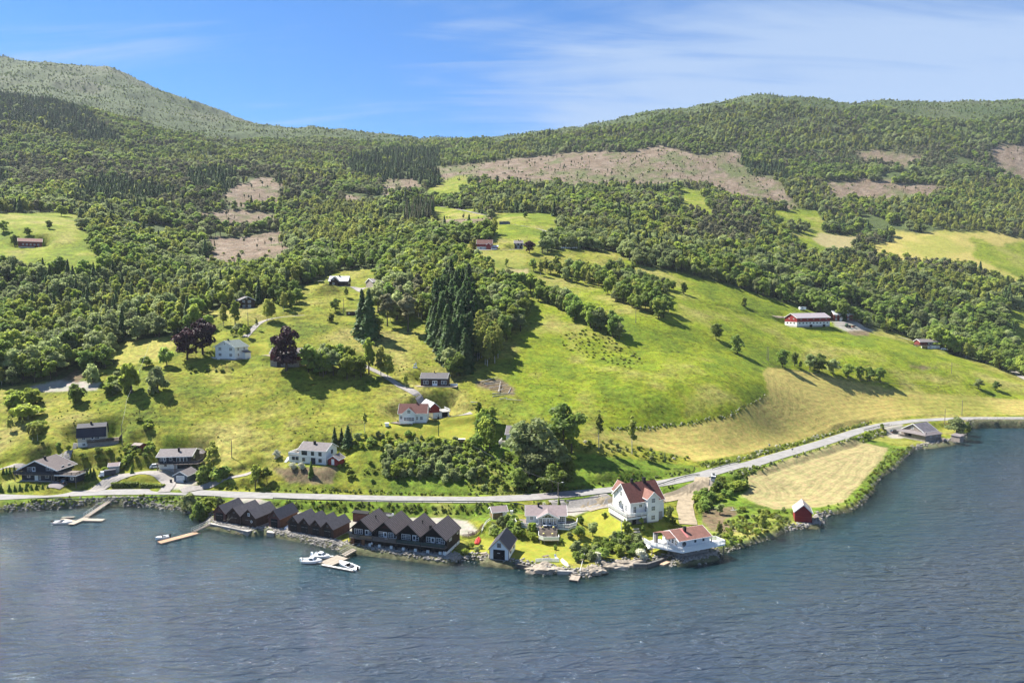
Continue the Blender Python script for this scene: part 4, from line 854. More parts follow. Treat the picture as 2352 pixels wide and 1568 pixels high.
TP = [(-3.2, 4.5), (-3.3, 1.0), (-2.6, -1.0), (0, -2.1), (px0 + .15, -3.0), (px0 + .15, -4.2), (px1 - .1, -4.2), (px1 - .1, -2.6), (px1 + 3.2, -2.9), (W + 3.0, -.8), (W + 3.6, 2.8), (W + .05, 3.0), (W + .05, -.02), (-.05, -.02), (-.05, 4.5)]
h.deck(TP, dz, PLANKG, .25, pmat=TRIM)
h.rail([TP[0], TP[1], TP[2], TP[3], TP[4]], dz, 1.0, TRIM, .22, bal=.07); h.rail([TP[7], TP[8], TP[9], TP[10]], dz, 1.0, TRIM, .25, bal=.06)
part('deck_skirt', MB().bar((TP[2][0], TP[2][1], -.3), (TP[3][0], TP[3][1], -.3), .08, 1.0).bar((TP[3][0], TP[3][1], -.3), (TP[4][0], TP[4][1], -.3), .08, 1.0).bar((TP[7][0], TP[7][1], -.35), (TP[8][0], TP[8][1], -.35), .08, .9).bar((TP[8][0], TP[8][1], -.35), (TP[9][0], TP[9][1], -.35), .08, .9), TRIM, h.t)
# wide timber steps going down to the lower terrace
sx0, sx1 = px0 + .3, px1 - .4; h.steps((sx0 + sx1) / 2, -4.3, -7.4, dz - .1, -1.1, sx1 - sx0)
h.deck([(sx0 - .1, -7.4), (sx1 + .2, -7.4), (sx1 + .3, -9.3), (sx0 + 1.2, -9.4), (sx0 - .1, -8.2)], -1.15, PLANK, .2, 'lower_deck')
h.rail([(sx0 - .15, -4.2), (sx0 - .15, -8.2), (sx0 + 1.2, -9.5), (sx1 + .35, -9.4), (sx1 + .3, -7.6)], -1.15, 1.05, TRIM, .2, solid=True)
for k, (x, y, z) in enumerate(((sx0 + 1.1, -4.0, dz), (sx1 - 1.0, -4.0, dz), (sx0 + 1.3, -6.6, -.75), (sx1 - 1.4, -6.6, -.75))):
 t = thing('planter', ['square planter at the head of the terrace steps, left side', 'square planter at the head of the terrace steps, right side', 'flowering planter low on the terrace steps, left side', 'flowering planter low on the terrace steps, right side'][k], 'planter', on(h, x, y, z), S_['bungalow'].rot)
 part('pot', MB().box(-.3, -.3, 0, .3, .3, .5), PLANK, t); part('plant', MB().tube([(0, 0, .5), (0, 0, .62), (0, 0, .8)], [.28, .34, .1], 7), plain('pale_flowers', (.55, .5, .18), .8, .4, 9), t)
table(on(h, (sx0 + sx1) / 2 - .3, -2.9, dz), 0, 'terrace dining table with pale cloth in front of the glazed gable', TRIM, 2.2, .9)
for k, x in enumerate((-1.6, -.9, .3, 1.0)): chair(on(h, (sx0 + sx1) / 2 - .3 + x * .9, -2.1 if k % 2 else -3.7, dz), 0 if k % 2 else math.pi, 'dark wicker chair, ' + ('front left', 'back left', 'front right', 'back right')[k] + ' of the terrace dining table', SEAT)
_q = thing('garden_bench', 'navy storage bench on the bungalow terrace, right of the glazed gable', 'bench', on(h, px1 + 1.3, -.9, dz), S_['bungalow'].rot); part('seat', MB().box(-.75, -.35, 0, .75, .35, .5), SEAT, _q); part('lid', MB().box(-.8, -.4, .5, .8, .4, .58), BLUEC, _q)
_q = thing('garden_box', 'beige cushion box on the bungalow terrace, left of the glazed gable', 'storage box', on(h, 2.5, -1.2, dz), S_['bungalow'].rot); part('box', MB().box(-.8, -.4, 0, .8, .4, .6), GREYW, _q); part('lid', MB().box(-.85, -.45, .6, .85, .45, .68), WHITEC, _q)
# wood shed
h = House(S_['woodshed'], 'woodshed', 'small woodshed with mauve roof left of the white bungalow', 'shed'); W = h.W
h.block(W * .72, W, 0, h.D, 0, 2.3, 1.0, 'x', WHITE); part('log_pile', MB().box(.15, .3, 0, W * .72 - .01, h.D - .3, 1.75), plain('stacked_firewood', (.30, .20, .10), .9, .6, 5), h.t)
for x, y in ((.1, .1), (.1, h.D - .1)): part('post', MB().box(x - .07, y - .07, -.5, x + .07, y + .07, 2.35), TRIM, h.t)
h.roof(0, W, 0, h.D, 2.3, 1.0, 'x', .5, .35, R_PINK, TRIM); h.door('R', 1.8, .05, .9, 2.0, BLK, (W * .72, W, 0, h.D))
# ---------------------------------------------------------------- white boathouse with blue-black roof
h = House(S_['whiteboat'], 'boathouse', 'white boathouse with steep blue black roof and wide open doorway', 'boathouse'); W, D = h.W, h.D
h.found(0, W, 0, D, .25, GREYB, 1.2); h.block(0, W, 0, D, .25, 3.1, 2.6, 'y', WHITE); h.roof(0, W, 0, D, 3.1, 2.6, 'y', .45, .3, R_NAVY, plain('tan_trim', (.35, .28, .2), .7, .1)); h.blk = (0, W, 0, D)
h.door('F', W * .5, .25, W * .58, 2.5, BLK, name='boat_opening_shade'); part('door_leaf', MB().box(-.45, 0, 0, .45, .04, .12), WHITE, h.t, (W * .5, -.1, 1.9), .1)  # black panel paints the dark interior of the open doorway
h.win('F', W * .5, 3.5, .9, 1.05, 2, 1, plain('tan_frame', (.40, .32, .25), .7, .1));
for u in (2.6, 6.4): h.win('R', u, 1.3, .8, .9, 2, 1, BROWNR)
part('downpipe', MB().box(-.06, -.06, 0, .06, .06, 2.9), BROWNR, h.t, (W + .08, -.02, .1)); part('downpipe', MB().box(-.06, -.06, 0, .06, .06, 2.9), BROWNR, h.t, (-.08, -.02, .1))
# ---------------------------------------------------------------- big white house, three storeys
h = House(S_['big'], 'villa', 'large white three storey villa with red tile roof beside the dirt track', 'house'); W = h.W
# main body: ridge runs left-right, tall left gable; local x to the right, y to the rear
zh = 6.5; D = 10.0; bx0, bx1 = 4.9, 8.9; MBK = (0, W, 0, D); BB = (bx0, bx1, -1.7, 3)
h.found(0, W, 0, D, 2.5, CONC, 2.0); h.block(-.03, W + .03, -.03, D + .03, 2.5, zh, 4.2, 'x', WHITE)
h.roof(0, W, 0, D, zh, 4.2, 'x', .55, .5, R_RED, TRIM, trimw=.3)
h.found(bx0, bx1, -1.7, 0, .5, CONC); h.block(bx0, bx1, -1.7, 3.0, .3, 7.4, 1.8, 'y', WHITE, name='bay_wall')
h.roof(bx0, bx1, -1.7, 4.2, 7.4, 1.8, 'y', .35, .4, R_REDP, TRIM, trimw=.3)  # paler red than the main roof: light from the left put into the colour
h.block(1.0, 5.0, D - 2.0, D + 2.4, 2, 7.0, 2.6, 'y', WHITE, name='rear_wall'); h.roof(1.0, 5.0, D - 3.5, D + 2.4, 7.0, 2.6, 'y', .35, .4, R_REDP, TRIM)  # rear wing roof also paler, its sunlit left slope put into the colour
h.block(W - 1.2, W + 1.5, 1.6, 6.0, 0, 4.6, 0, 'x', WHITE, name='porch_wall'); part('porch_roof', MB().hexa([(W + .06, 1.2, 5.9), (W + 2.0, 1.2, 4.5), (W + 2.0, 6.4, 4.5), (W + .06, 6.4, 5.9)], [(W + .06, 1.2, 6.05), (W + 2.0, 1.2, 4.65), (W + 2.0, 6.4, 4.65), (W + .06, 6.4, 6.05)]), R_RED, h.t)
for z in (.9, 3.7, 6.1): h.win('F', 2.0, z, 1.15, 1.25, 3, 2, blk=BB)
h.win('L', 3.8, 5.9, .7, 1.3, 2, 2, blk=BB); h.win('L', 3.9, 3.3, .7, 1.6, 1, 2, blk=BB)
h.win('F', 1.5, 3.0, .9, 1.9, 2, 3, blk=MBK); h.win('F', 3.5, 4.6, .9, .8, 2, 2, blk=MBK)
h.win('L', 4.6, 7.0, 1.0, 1.3, 2, 2, blk=MBK); h.win('L', 2.4, 7.2, .35, .8, 1, 1, blk=MBK)
for u in (3.6, 5.6, 7.6): h.win('L', u, 3.2, .95, 1.6, 2, 3, blk=MBK)
h.win('R', 3.6, 6.9, .9, 1.1, 2, 2, blk=MBK)
part('awning', MB().hexa([(-1.5, 5.3, 5.0), (-1.5, 7.3, 5.0), (-.05, 7.3, 5.7), (-.05, 5.3, 5.7)], [(-1.5, 5.3, 5.06), (-1.5, 7.3, 5.06), (-.05, 7.3, 5.76), (-.05, 5.3, 5.76)]), WHITEC, h.t)
h.chimney(3.4, D / 2, zh + 3.6, 1.7, .75); h.chimney(7.6, D / 2 - .2, zh + 3.6, 1.8, .9)
DK = [(-2.0, 9.6), (-2.0, -1.4), (bx0 - .05, -1.4), (bx0 - .05, -.05), (-.05, -.05), (-.05, 9.6)]
h.deck(DK, 2.45, PLANKG, .25, posts=False); h.rail(DK[:3], 2.45, 1.0, TRIM, .3, bal=.09)
part('deck_skirt', MB().bar((-1.95, 9.6, 1.6), (-1.95, -1.4, 1.6), .08, 1.5).bar((-1.95, -1.35, 1.95), (bx0 - .1, -1.35, 1.95), .08, .7), TRIM, h.t); part('undercroft', MB().box(-1.7, -1.1, -1.0, bx0 - .2, -.05, 2.2).box(-1.7, -.05, -1.0, -.06, 9.4, 2.2), GREYB, h.t); h.door('F', 2.4, -.1, 1.1, 1.9, BLK, (-1.7, bx0 - .2, -1.1, 3))
table(on(h, -1.1, 4.2, 2.45), .3, 'white terrace table beside the villa wall'); chair(on(h, -1.1, 3.2, 2.45), 3.1, 'white chair in front of the villa terrace table'); chair(on(h, -1.1, 5.4, 2.45), .1, 'white chair behind the villa terrace table')
# ---------------------------------------------------------------- boathouse with the wrap-around white terrace
h = House(S_['terrace'], 'boathouse', 'white boathouse with red tile roof and white railed terrace above the rocks', 'boathouse'); W, D = h.W, h.D
h.found(0, W, 0, D, .5, GREYB, 3.2); h.block(0, W, 0, D, .5, 2.9, 1.5, 'x', WHITE); MBK = (0, W, 0, D)
h.roof(0, W, 0, D, 2.9, 1.5, 'x', .55, .45, R_REDP, TRIM)
part('roof', MB().hexa([(-3.2, .9, 3.35), (-.5, .9, 3.35), (-.5, D / 2, 4.35), (-3.2, D / 2, 4.35)], [(-3.2, .9, 3.45), (-.5, .9, 3.45), (-.5, D / 2, 4.45), (-3.2, D / 2, 4.45)]).hexa([(-3.2, D / 2, 4.35), (-.5, D / 2, 4.35), (-.5, D, 3.1), (-3.2, D, 3.1)], [(-3.2, D / 2, 4.45), (-.5, D / 2, 4.45), (-.5, D, 3.2), (-3.2, D, 3.2)]), R_REDP, h.t); part('porch_post', MB().box(-3.1, 1.0, .45, -2.95, 1.15, 3.35).box(-3.1, D - .2, .45, -2.95, D, 3.1), TRIM, h.t)
part('fireplace', MB().box(-3.0, D - 1.0, .45, -2.2, D - .3, 3.2), GREYB, h.t)
for k in range(4): h.win('L', D - 1.3 - k * 1.45, 1.35, .85, 1.1, 1, 2, blk=MBK, fr=.14)
for u in (W * .52, W * .79): h.win('F', u, 1.7, .7, .8, 1, 1, blk=MBK, fr=.2)
oc = MB(); nn = 8; oc.add([(.55 * math.cos(t * 2 * math.pi / nn + .39), -.05, .55 * math.sin(t * 2 * math.pi / nn + .39)) for t in range(nn)] + [(.55 * math.cos(t * 2 * math.pi / nn + .39), .02, .55 * math.sin(t * 2 * math.pi / nn + .39)) for t in range(nn)], [tuple(range(nn)), tuple(range(nn, 2 * nn))[::-1]] + [(i, nn + i, nn + (i + 1) % nn, (i + 1) % nn) for i in range(nn)])
ow = part('octagonal_window', oc, MATS['window_glass'], h.t, (W * .16, -.02, 1.75)); part('window_frame', MB().tube([(.58 * math.cos(t * 2 * math.pi / nn + .39), -.06, .58 * math.sin(t * 2 * math.pi / nn + .39)) for t in range(nn + 1)], .07, 5, False), BROWNR, ow)
h.chimney(W * .36, D * .33, 3.7, 1.6, .6)
part('roof_ladder', MB().hexa([(W * .28, .3, 3.25), (W * .34, .3, 3.25), (W * .34, D / 2 - .1, 4.6), (W * .28, D / 2 - .1, 4.6)], [(W * .28, .3, 3.29), (W * .34, .3, 3.29), (W * .34, D / 2 - .1, 4.64), (W * .28, D / 2 - .1, 4.64)]), plain('pink_mat', (.45, .16, .15), .8, .1), h.t)
DK = [(-5.2, D + 1.2), (-5.2, D - 2), (0, -1.5), (W + 4.2, -1.3), (W + 3.9, 2.0), (W + .5, D * .7), (W + .02, D * .7), (W + .02, -.02), (-.02, -.02), (-.02, D + 1.2)]
h.deck(DK, .45, WHITEC, .3, pmat=POLEW); h.rail(DK[:6], .45, 1.0, TRIM, .26, bal=.09)
part('deck_fascia', MB().bar((-5.2, D - 2, .25), (0, -1.5, .25), .1, .45).bar((0, -1.5, .25), (W + 4.2, -1.3, .25), .1, .45).bar((W + 4.2, -1.3, .25), (W + 3.9, 2, .25), .1, .45), TRIM, h.t)
for k in range(6): x = W * (k + .3) / 6; part('deck_bracket', MB().bar((x, -.0, -.9), (x, -1.2, .1), .14), POLEW, h.t)
h.win('F', W * .62, -.75, .7, .35, 1, 1, blk=(.04, W, .04, D), name='cellar_window')
HT = h
# ---------------------------------------------------------------- red boathouse
h = House(S_['redboat'], 'boathouse', 'red boathouse with rusty pale sheet roof alone by the water', 'boathouse'); W = h.W
h.found(0, W, 0, h.D, .1, STONE, .8); h.block(0, W, 0, h.D, .1, 3.2, 2.3, 'y', REDW); h.roof(0, W, 0, h.D, 3.2, 2.3, 'y', .3, .3, plain('rusty_pale_sheet', (.46, .38, .34), .6, .5, .6, board=('Y', 2, .3)), WHITEC)
part('batten', MB().box(.05, -.04, 0, W - .05, -.01, .07), plain('faded_red', (.33, .06, .05), .8), h.t, (0, 0, 1.75))
# ---------------------------------------------------------------- grey hall by the right hand shore
h = House(S_['greyhall'], 'boathouse', 'large weathered grey boat hall with slate roof and open front', 'boathouse'); W, D = h.W, h.D
h.found(0, W, 0, D, .3, CONC, 2.0); h.block(W * .50, W, 0, D, .3, 3.0, 0, 'x', GREYW); h.win('R', D * .35, 1.9, .8, .6, 1, 1); h.win('R', D * .7, 1.9, .8, .6, 1, 1)
h.block(0, W * .5, 2.2, D, .3, 3.0, 0, 'x', GREYW); part('bay_shade_panel', MB().box(W * .28, 2.12, .4, W * .48, 2.19, 2.7), BLK, h.t); part('front_fence', MB().box(0, .1, .2, W * .5 - .02, .25, 1.3), GREYW, h.t)  # black sheet before the wall paints the shade of the open bay
h.block(1.2, W - 2.2, 1.8, D - .5, 2.9, 4.2, 3.0, 'y', GREYW, name='upper_wall'); h.win('F', (W - 3.4) / 2 - .4, 4.5, 1.0, 1.1, 2, 2)
part('lean_to_roof', MB().hexa([(-.6, -.9, 2.85), (W + .6, -.9, 2.85), (W - 1.5, 2.6, 4.15), (.6, 2.6, 4.15)], [(-.6, -.9, 3.0), (W + .6, -.9, 3.0), (W - 1.5, 2.6, 4.3), (.6, 2.6, 4.3)]).hexa([(W + .6, -.9, 2.84), (W + .6, D, 2.84), (W - 2.2, D, 4.15), (W - 2.2, 2.6, 4.15)], [(W + .6, -.9, 2.99), (W + .6, D, 2.99), (W - 2.2, D, 4.3), (W - 2.2, 2.6, 4.3)]), R_GREY, h.t)
h.roof(1.2, W - 2.2, 1.8, D - .5, 4.2, 3.0, 'y', .5, .5, plain('weathered_slate', (.13, .12, .135), .8, .4, .7, board=('Y', 3, .3)), TRIM)
part('stair', MB().box(W + .5, D - 3, .2, W + 3.0, D - 1, 1.2), GREYW, h.t)
_p = on(h, W + 2.5, D + 3.5, 0); t = thing('shed', 'small blue grey lean-to shed behind the boat hall', 'shed', _p, S_['greyhall'].rot); part('wall', MB().box(0, 0, -.5, 4, 3, 2.2), GREYW, t); part('roof', MB().hexa([(-.3, -.3, 2.2), (4.3, -.3, 2.2), (4.3, 3.3, 2.9), (-.3, 3.3, 2.9)], [(-.3, -.3, 2.35), (4.3, -.3, 2.35), (4.3, 3.3, 3.05), (-.3, 3.3, 3.05)]), R_GREY, t)
# ---------------------------------------------------------------- the houses on the left slope
h = House(S_['dark1'], 'house', 'dark blue house with long white edged gable and roof terrace over the carport', 'house'); W, D = h.W, h.D; bw = W * .93
h.found(0, bw, 0, D, .2); h.block(0.3, bw - .5, .8, D, .2, 3.0, 0, 'x', NAVY, name='lower_wall'); h.block(0, bw, 1.5, D + .5, 2.6, 4.3, 3.0, 'y', NAVY, lean=-.6); MBK = (0, bw, 1.5, D + .5)
h.roof(0, bw, .6, D + .5, 4.3, 3.0, 'y', 1.0, .5, R_PANTILE, TRIM, lean=-.6, trimw=.35)
h.win('F', 2.9, 3.1, 1.7, 1.5, 3, 2, blk=MBK); h.door('F', 4.5, 2.7, 1.0, 2.0, TRIM, MBK, pane=True); h.win('F', bw - 3.6, 3.7, 1.2, .9, 2, 1, blk=MBK); h.win('F', bw - 2.1, 3.7, 1.2, .9, 2, 1, blk=MBK); h.win('R', 2.5, 3.8, 1.1, 1.0, 2, 1, blk=MBK); h.win('R', 5.6, 3.8, 1.1, 1.0, 2, 1, blk=MBK)
LB = (0.3, bw - .5, .8, D); h.door('F', bw * .42, .2, 1.1, 2.1, TRIM, LB); h.win('F', bw * .2, 1.2, .9, .9, 1, 1, blk=LB); h.win('F', bw * .72, 1.2, 1.2, .9, 2, 1, blk=LB); h.win('F', bw * .52, .6, .3, 1.6, 1, 1, blk=LB)
DK = [(-1.6, 6.0), (-1.6, -.6), (bw - .6, -.6), (bw + .0, -.2), (bw + 8.2, -.2), (bw + 8.2, 6.0), (bw + .02, 6.0), (bw + .02, 1.5), (0, 1.5), (0, 6)]
h.deck(DK, 2.62, PLANKG, .25); h.rail([DK[0], DK[1], DK[2], DK[3]], 2.62, 1.0, NAVY, .3, solid=True); h.rail([DK[3], DK[4], DK[5]], 2.62, 1.0, NAVY, .3, bal=.07)
part('carport_wall', MB().box(bw + 5.2, 0, 0, bw + 8.1, 5.9, 2.36), NAVY, h.t); h.win('F', 1.4, 1.1, 1.0, .7, 1, 1, blk=(bw + 5.2, bw + 8.1, 0, 6)); part('carport_back', MB().box(bw, 5.5, 0, bw + 5.2, 5.7, 2.36), BLK, h.t); part('carport_edge', MB().box(bw + .1, -.35, 2.3, bw + 8.3, -.22, 2.6).box(bw + 8.22, -.3, 2.3, bw + 8.34, 6, 2.6), TRIM, h.t)
h.chimney(bw * .52, D * .42, 6.6, 1.4, .6)
h = House(S_['white2'], 'house', 'cream house with steep blue black gambrel roof and stone terrace', 'house'); W, D = h.W, h.D
h.found(0, W, 0, D, .4); h.block(0, W, 0, D, .2, 2.0, 0, 'x', WHITEC, name='lower_wall'); h.block(0, W, 0, D, 2.0, 4.3, 0, 'x', plain('cream_render', (.50, .46, .38), .85, .1)); MBK = (0, W, 0, D)
CRM = MATS['cream_render']
b = MB(); Pp = [(0, 4.3), (D, 4.3), (D - 1.3, 7.0), (D / 2, 8.2), (1.3, 7.0)]; n = 5; b.add([(0.01, y, z) for y, z in Pp] + [(W - .01, y, z) for y, z in Pp], [tuple(range(n))[::-1], tuple(range(n, 2 * n))] + [(i, (i + 1) % n, n + (i + 1) % n, n + i) for i in range(n)]); part('gable_wall', b, CRM, h.t)
b = MB(); pr = [(-.5, 3.7), (1.1, 7.05), (D / 2, 8.35), (D - 1.1, 7.05), (D + .5, 3.7)]
for (y0, z0), (y1, z1) in zip(pr[:-1], pr[1:]): A = [(-.4, y0, z0), (W + .4, y0, z0), (W + .4, y1, z1), (-.4, y1, z1)]; b.hexa(A, [(p[0], p[1], p[2] + .16) for p in A])
part('roof', b, R_NAVY, h.t); part('ridge_band', MB().box(-.42, .95, 7.1, W + .42, 1.2, 7.3), BLK, h.t)
h.win('F', 2.0, 2.9, .9, 1.0, 2, 1, blk=MBK); h.door('F', 4.9, 2.1, .9, 2.0, TRIM, MBK, pane=True); h.win('F', 6.5, 2.9, 1.3, 1.0, 3, 1, blk=MBK); h.win('F', 2.0, .6, .9, .9, 2, 1, blk=MBK)
for z in (2.8, 5.4): h.win('R', D * .35, z, .9, 1.1, 1, 1, blk=MBK);
DK = [(3.2, -1.8), (W + 4.8, -1.8), (W + 5.0, 5), (W + .02, 5), (W + .02, -.02), (3.2, -.02)]; h.deck(DK, 2.05, PLANKG, .25); h.rail([DK[0], DK[1], DK[2]], 2.05, 1.0, BROWNW, .25, bal=.09); part('terrace_wall', MB().box(3.6, -1.6, -2, W + 4.6, -.1, 1.7), GREYB, h.t)
for k in range(8): part('step', MB().box(-1.6, -1.4 + k * .35, -.2, -.3, -1.0 + k * .35, .25 + k * .2), CONC, h.t)
h.chimney(W * .46, D * .45, 7.8, 1.2, .6)
h = House(S_['blue3'], 'house', 'dark blue house with white lower storey above the turning loop', 'house'); W, D = h.W, h.D
h.found(0, W, 0, D, .2); h.block(0, W * .62, .5, D, .1, 2.5, 0, 'x', WHITEC, name='lower_wall'); LB = (0, W * .62, .5, D); h.block(W * .62, W, .5, D, .1, 2.5, 0, 'x', NAVY, name='lower_wall'); h.block(0, W + 1.3, 0, D, 2.5, 5.0, 1.7, 'x', NAVY); MBK = (0, W + 1.3, 0, D); h.roof(0, W + 1.3, 0, D, 5.0, 1.7, 'x', .6, .6, R_GREY, TRIM)
h.win('F', 1.2, 3.5, .9, .9, 2, 1, blk=MBK); h.door('F', 2.3, 2.6, .8, 2.0, TRIM, MBK, pane=True); h.win('F', 4.4, 3.5, .9, .9, 1, 1, blk=MBK)
for k in range(3): h.win('F', 7.1 + k * 1.25, 3.0, 1.05, 1.4, 1, 1, blk=MBK)
h.win('R', 3.0, 3.6, 1.1, 1.0, 1, 1, blk=MBK); h.win('F', 2.3, 1.1, 1.0, .8, 1, 1, blk=LB); h.door('F', 4.7, .1, 1.0, 2.0, TRIM, LB)
h.deck([(-.3, -1.2), (W * .6, -1.2), (W * .6, -2.4), (W + 4.6, -2.2), (W + 4.8, 3), (W + 1.32, 3), (W + 1.32, -.02), (-.3, -.02)], 2.5, PLANKG, .2); h.rail([(-.3, -1.2), (W * .6, -1.2), (W * .6, -2.4), (W + 4.6, -2.2), (W + 4.8, 3)], 2.5, 1.0, NAVY, .3, bal=.08)
h.chimney(W * .62, D * .3, 5.7, 1.7, .6)
c_, n_ = h.world(W * .45, D + 2); q = Site.__new__(Site); q.o = (c_, n_); q.z = gz(c_, n_) + .8; q.rot = S_['blue3'].rot; q.w = 7.5; q.d = 5
h = House(q, 'outbuilding', 'low outbuilding with grey hipped roof behind the dark blue house', 'shed'); h.block(0, 7.5, 0, 5, -1.5, 2.2, 0, 'x', GREYW); part('roof', MB().add([(-.4, -.4, 2.2), (7.9, -.4, 2.2), (7.9, 5.4, 2.2), (-.4, 5.4, 2.2), (2.2, 2.5, 3.8), (5.3, 2.5, 3.8)], [(0, 1, 5, 4), (2, 3, 4, 5), (1, 2, 5), (3, 0, 4), (3, 2, 1, 0)]), R_GREY, h.t)
h = House(S_['garage3'], 'garage', 'small blue grey garage with white slatted door in front of the dark blue house', 'garage'); h.gable_house(2.5, 1.4, 'y', plain('blue_grey_boards', (.11, .13, .16), .7, .15), R_GREY, TRIM, .4, .3, .1)
d = h.door('F', h.W * .5, .1, 2.9, 2.2, TRIM, name='garage_door')
for k in range(4): ob('door_slot', cached('slot', lambda: MB().box(-1.25, -.085, 0, 1.25, -.062, .12).mesh('door_slot', CARD)), d, (0, 0, .35 + k * .5))
for k in (0, 1):
 _p = on(h, -.7 if k == 0 else h.W + .1 - .6, -.7, 0); t = thing('wheelie_bin', 'dark wheelie bin at the ' + ('left' if k == 0 else 'right') + ' side of the garage door', 'bin', _p); part('bin_body', MB().hexa([(-.25, -.28, 0), (.25, -.28, 0), (.25, .28, 0), (-.25, .28, 0)], [(-.3, -.35, 1.0), (.3, -.35, 1.0), (.3, .35, 1.0), (-.3, .35, 1.0)]), NAVY, t); part('lid', MB().box(-.33, -.4, 1.0, .33, .38, 1.1), GREEN if k else BLK, t)
h = House(S_['shed4'], 'shed', 'pale grey shed with flat roof behind the parked truck', 'shed'); h.found(0, h.W, 0, h.D, .1); h.block(0, h.W, 0, h.D, 0, 2.6, .8, 'x', plain('pale_grey_boards', (.40, .40, .39), .8, .12, board=('X', 4, .2))); h.roof(0, h.W, 0, h.D, 2.6, .8, 'x', .3, .3, R_PINK, TRIM)
h = House(S_['redshed'], 'shed', 'tiny reddish shed with pale roof in the bushes on the slope', 'shed'); h.block(0, h.W, 0, h.D, -.8, 2.3, .5, 'x', REDO); h.roof(0, h.W, 0, h.D, 2.3, .5, 'x', .3, .25, GREYW); h.win('F', h.W * .6, 1.1, .5, .6, 1, 1)
# white house with red annex
h = House(S_['white5'], 'house', 'white two storey house with grey roof, balcony extension and red annex', 'house'); W, D = h.W, h.D
h.found(0, W, 0, D, .1); h.block(0.02, W - .02, .02, D, 0, 2.6, 0, 'x', WHITEC, name='lower_wall'); h.block(0, W, 0, D, 2.6, 5.1, 2.0, 'x', WHITE); MBK = (0, W, 0, D); h.roof(0, W, 0, D, 5.1, 2.0, 'x', .45, .5, R_GREY, TRIM)
for u, w_ in ((2.0, 2.1), (5.1, 1.1), (7.9, 1.1)): h.win('F', u * W / 10, 3.2, w_, 1.3 if w_ < 2 else 1.6, 2 if w_ > 2 else 1, 1, BROWNW, MBK, fr=.08)
h.win('F', W * .17, .9, 1.0, 1.1, 1, 1, BROWNW, MBK, fr=.08); h.win('F', W * .79, .9, 1.1, 1.1, 1, 1, BROWNW, MBK, fr=.08); h.door('F', W * .53, .1, 1.6, 2.1, NAVY, MBK); h.win('R', D * .55, 3.4, 1.1, 1.2, 1, 1, BROWNW, MBK)
h.block(-4.6, -.02, .3, D, -.2, 2.7, 0, 'x', WHITEC, name='annex_wall'); h.win('F', 2.0, 1.1, 1.0, 1.0, 1, 1, NAVY); h.win('F', 3.5, 1.1, 1.0, 1.0, 1, 1, NAVY); part('balcony_floor', MB().box(-4.7, .2, 2.7, -.02, D, 2.8), PLANKG, h.t); h.rail([(-.1, .25), (-4.65, .25), (-4.65, D)], 2.8, .95, TRIM, .3, solid=True)
for k in range(8): part('step', MB().box(-6.0, -.6 + k * .3, -.3, -5.0, -.3 + k * .3, .15 + k * .2), TRIM, h.t)
h.chimney(W * .44, D * .36, 6.5, 1.2, .7)
h.block(W + .7, W + 4.8, .5, 4.8, -.2, 2.1, 1.3, 'y', REDW, name='annex_wall'); h.door('F', 1.9, .1, .9, 2.0, TRIM); h.roof(W + .7, W + 4.8, .5, 4.8, 2.1, 1.3, 'y', .4, .3, R_GREY, TRIM)
# white farmhouse with red roof
h = House(S_['red6'], 'house', 'white house with red tile roof and small front gable by the curving drive', 'house'); W, D = h.W, h.D
h.found(0, W, 0, D, .5); h.block(0, W, 0, D, .3, 4.2, 3.0, 'x', WHITE); MBK = (0, W, 0, D); h.roof(0, W, 0, D, 4.2, 3.0, 'x', .5, .5, R_RED, TRIM, trimw=.3)
g0, g1 = W * .16, W * .60; h.block(g0, g1, -1.3, 2, .3, 4.2, 2.1, 'y', WHITE); GB = (g0, g1, -1.3, 2); h.roof(g0, g1, -1.3, 2.8, 4.2, 2.1, 'y', .4, .35, R_RED, TRIM, trimw=.3)
h.win('F', (g1 - g0) / 2, 4.3, 1.1, 1.2, 3, 2, blk=GB)
for k in range(4): h.win('F', .9 + k * (g1 - g0 - 1.8) / 3, 1.2, .9, 1.4, 2, 2, blk=GB, fr=.07)
h.win('F', W * .08, 1.7, .8, 1.2, 2, 2, blk=MBK); h.win('F', W * .66, 1.4, .5, 1.3, 1, 2, blk=MBK); h.win('F', W * .82, 1.4, .95, 1.3, 2, 2, blk=MBK)
for u in (D * .28, D * .68): h.win('R', u, 1.4, .8, 1.3, 2, 2, blk=MBK)
for u in (D * .38, D * .6): h.win('R', u, 4.5, .7, 1.1, 2, 2, blk=MBK)
h.deck([(-3.6, -.5), (.8, -3.4), (g1 - .8, -3.2), (g1 - .8, -1.35), (g0, -1.35), (g0, -.02), (0, -.02), (-.5, 2)], .35, PLANKG, .2); h.rail([(.9, -3.35), (g1 - .8, -3.2)], .35, .9, TRIM, .3, solid=True); chair(on(h, -.2, -1.2, .35), .5, 'dark armchair on the corner deck of the white red-roofed house', SEAT)
h.chimney(W * .62, D * .5, 6.9, .9, .6, REDO)
h = House(S_['barn6'], 'garage', 'red and white annex barn with pale roof behind the white red-roofed house', 'barn'); W, D = h.W, h.D
h.found(0, W, 0, D, .1); h.block(0, W * .55, 0, D, 0, 2.5, 0, 'x', WHITEC, name='lower_wall'); h.block(-1.6, W * .4, 0, D + 1, 2.5, 4.6, 2.0, 'y', REDW); h.roof(-1.6, W * .4, 0, D + 4, 4.6, 2.0, 'y', .4, .4, R_METAL, TRIM); h.block(W * .55, W, 1.0, D, 0, 2.3, 0, 'x', BLK, name='garage_bay_shade'); part('bay_pier', MB().box(W - .4, 0, 0, W, 1.0, 2.3), WHITEC, h.t)  # solid black block paints the shade inside the open bay
h.deck([(W * .35, -.3), (W + .4, -.3), (W + .4, D), (W * .4 + .02, D), (W * .4 + .02, 0)], 2.6, CONC, .2, posts=False); h.rail([(W * .45, -.25), (W + .35, -.25), (W + .35, D)], 2.6, 1.0, TRIM, .5)
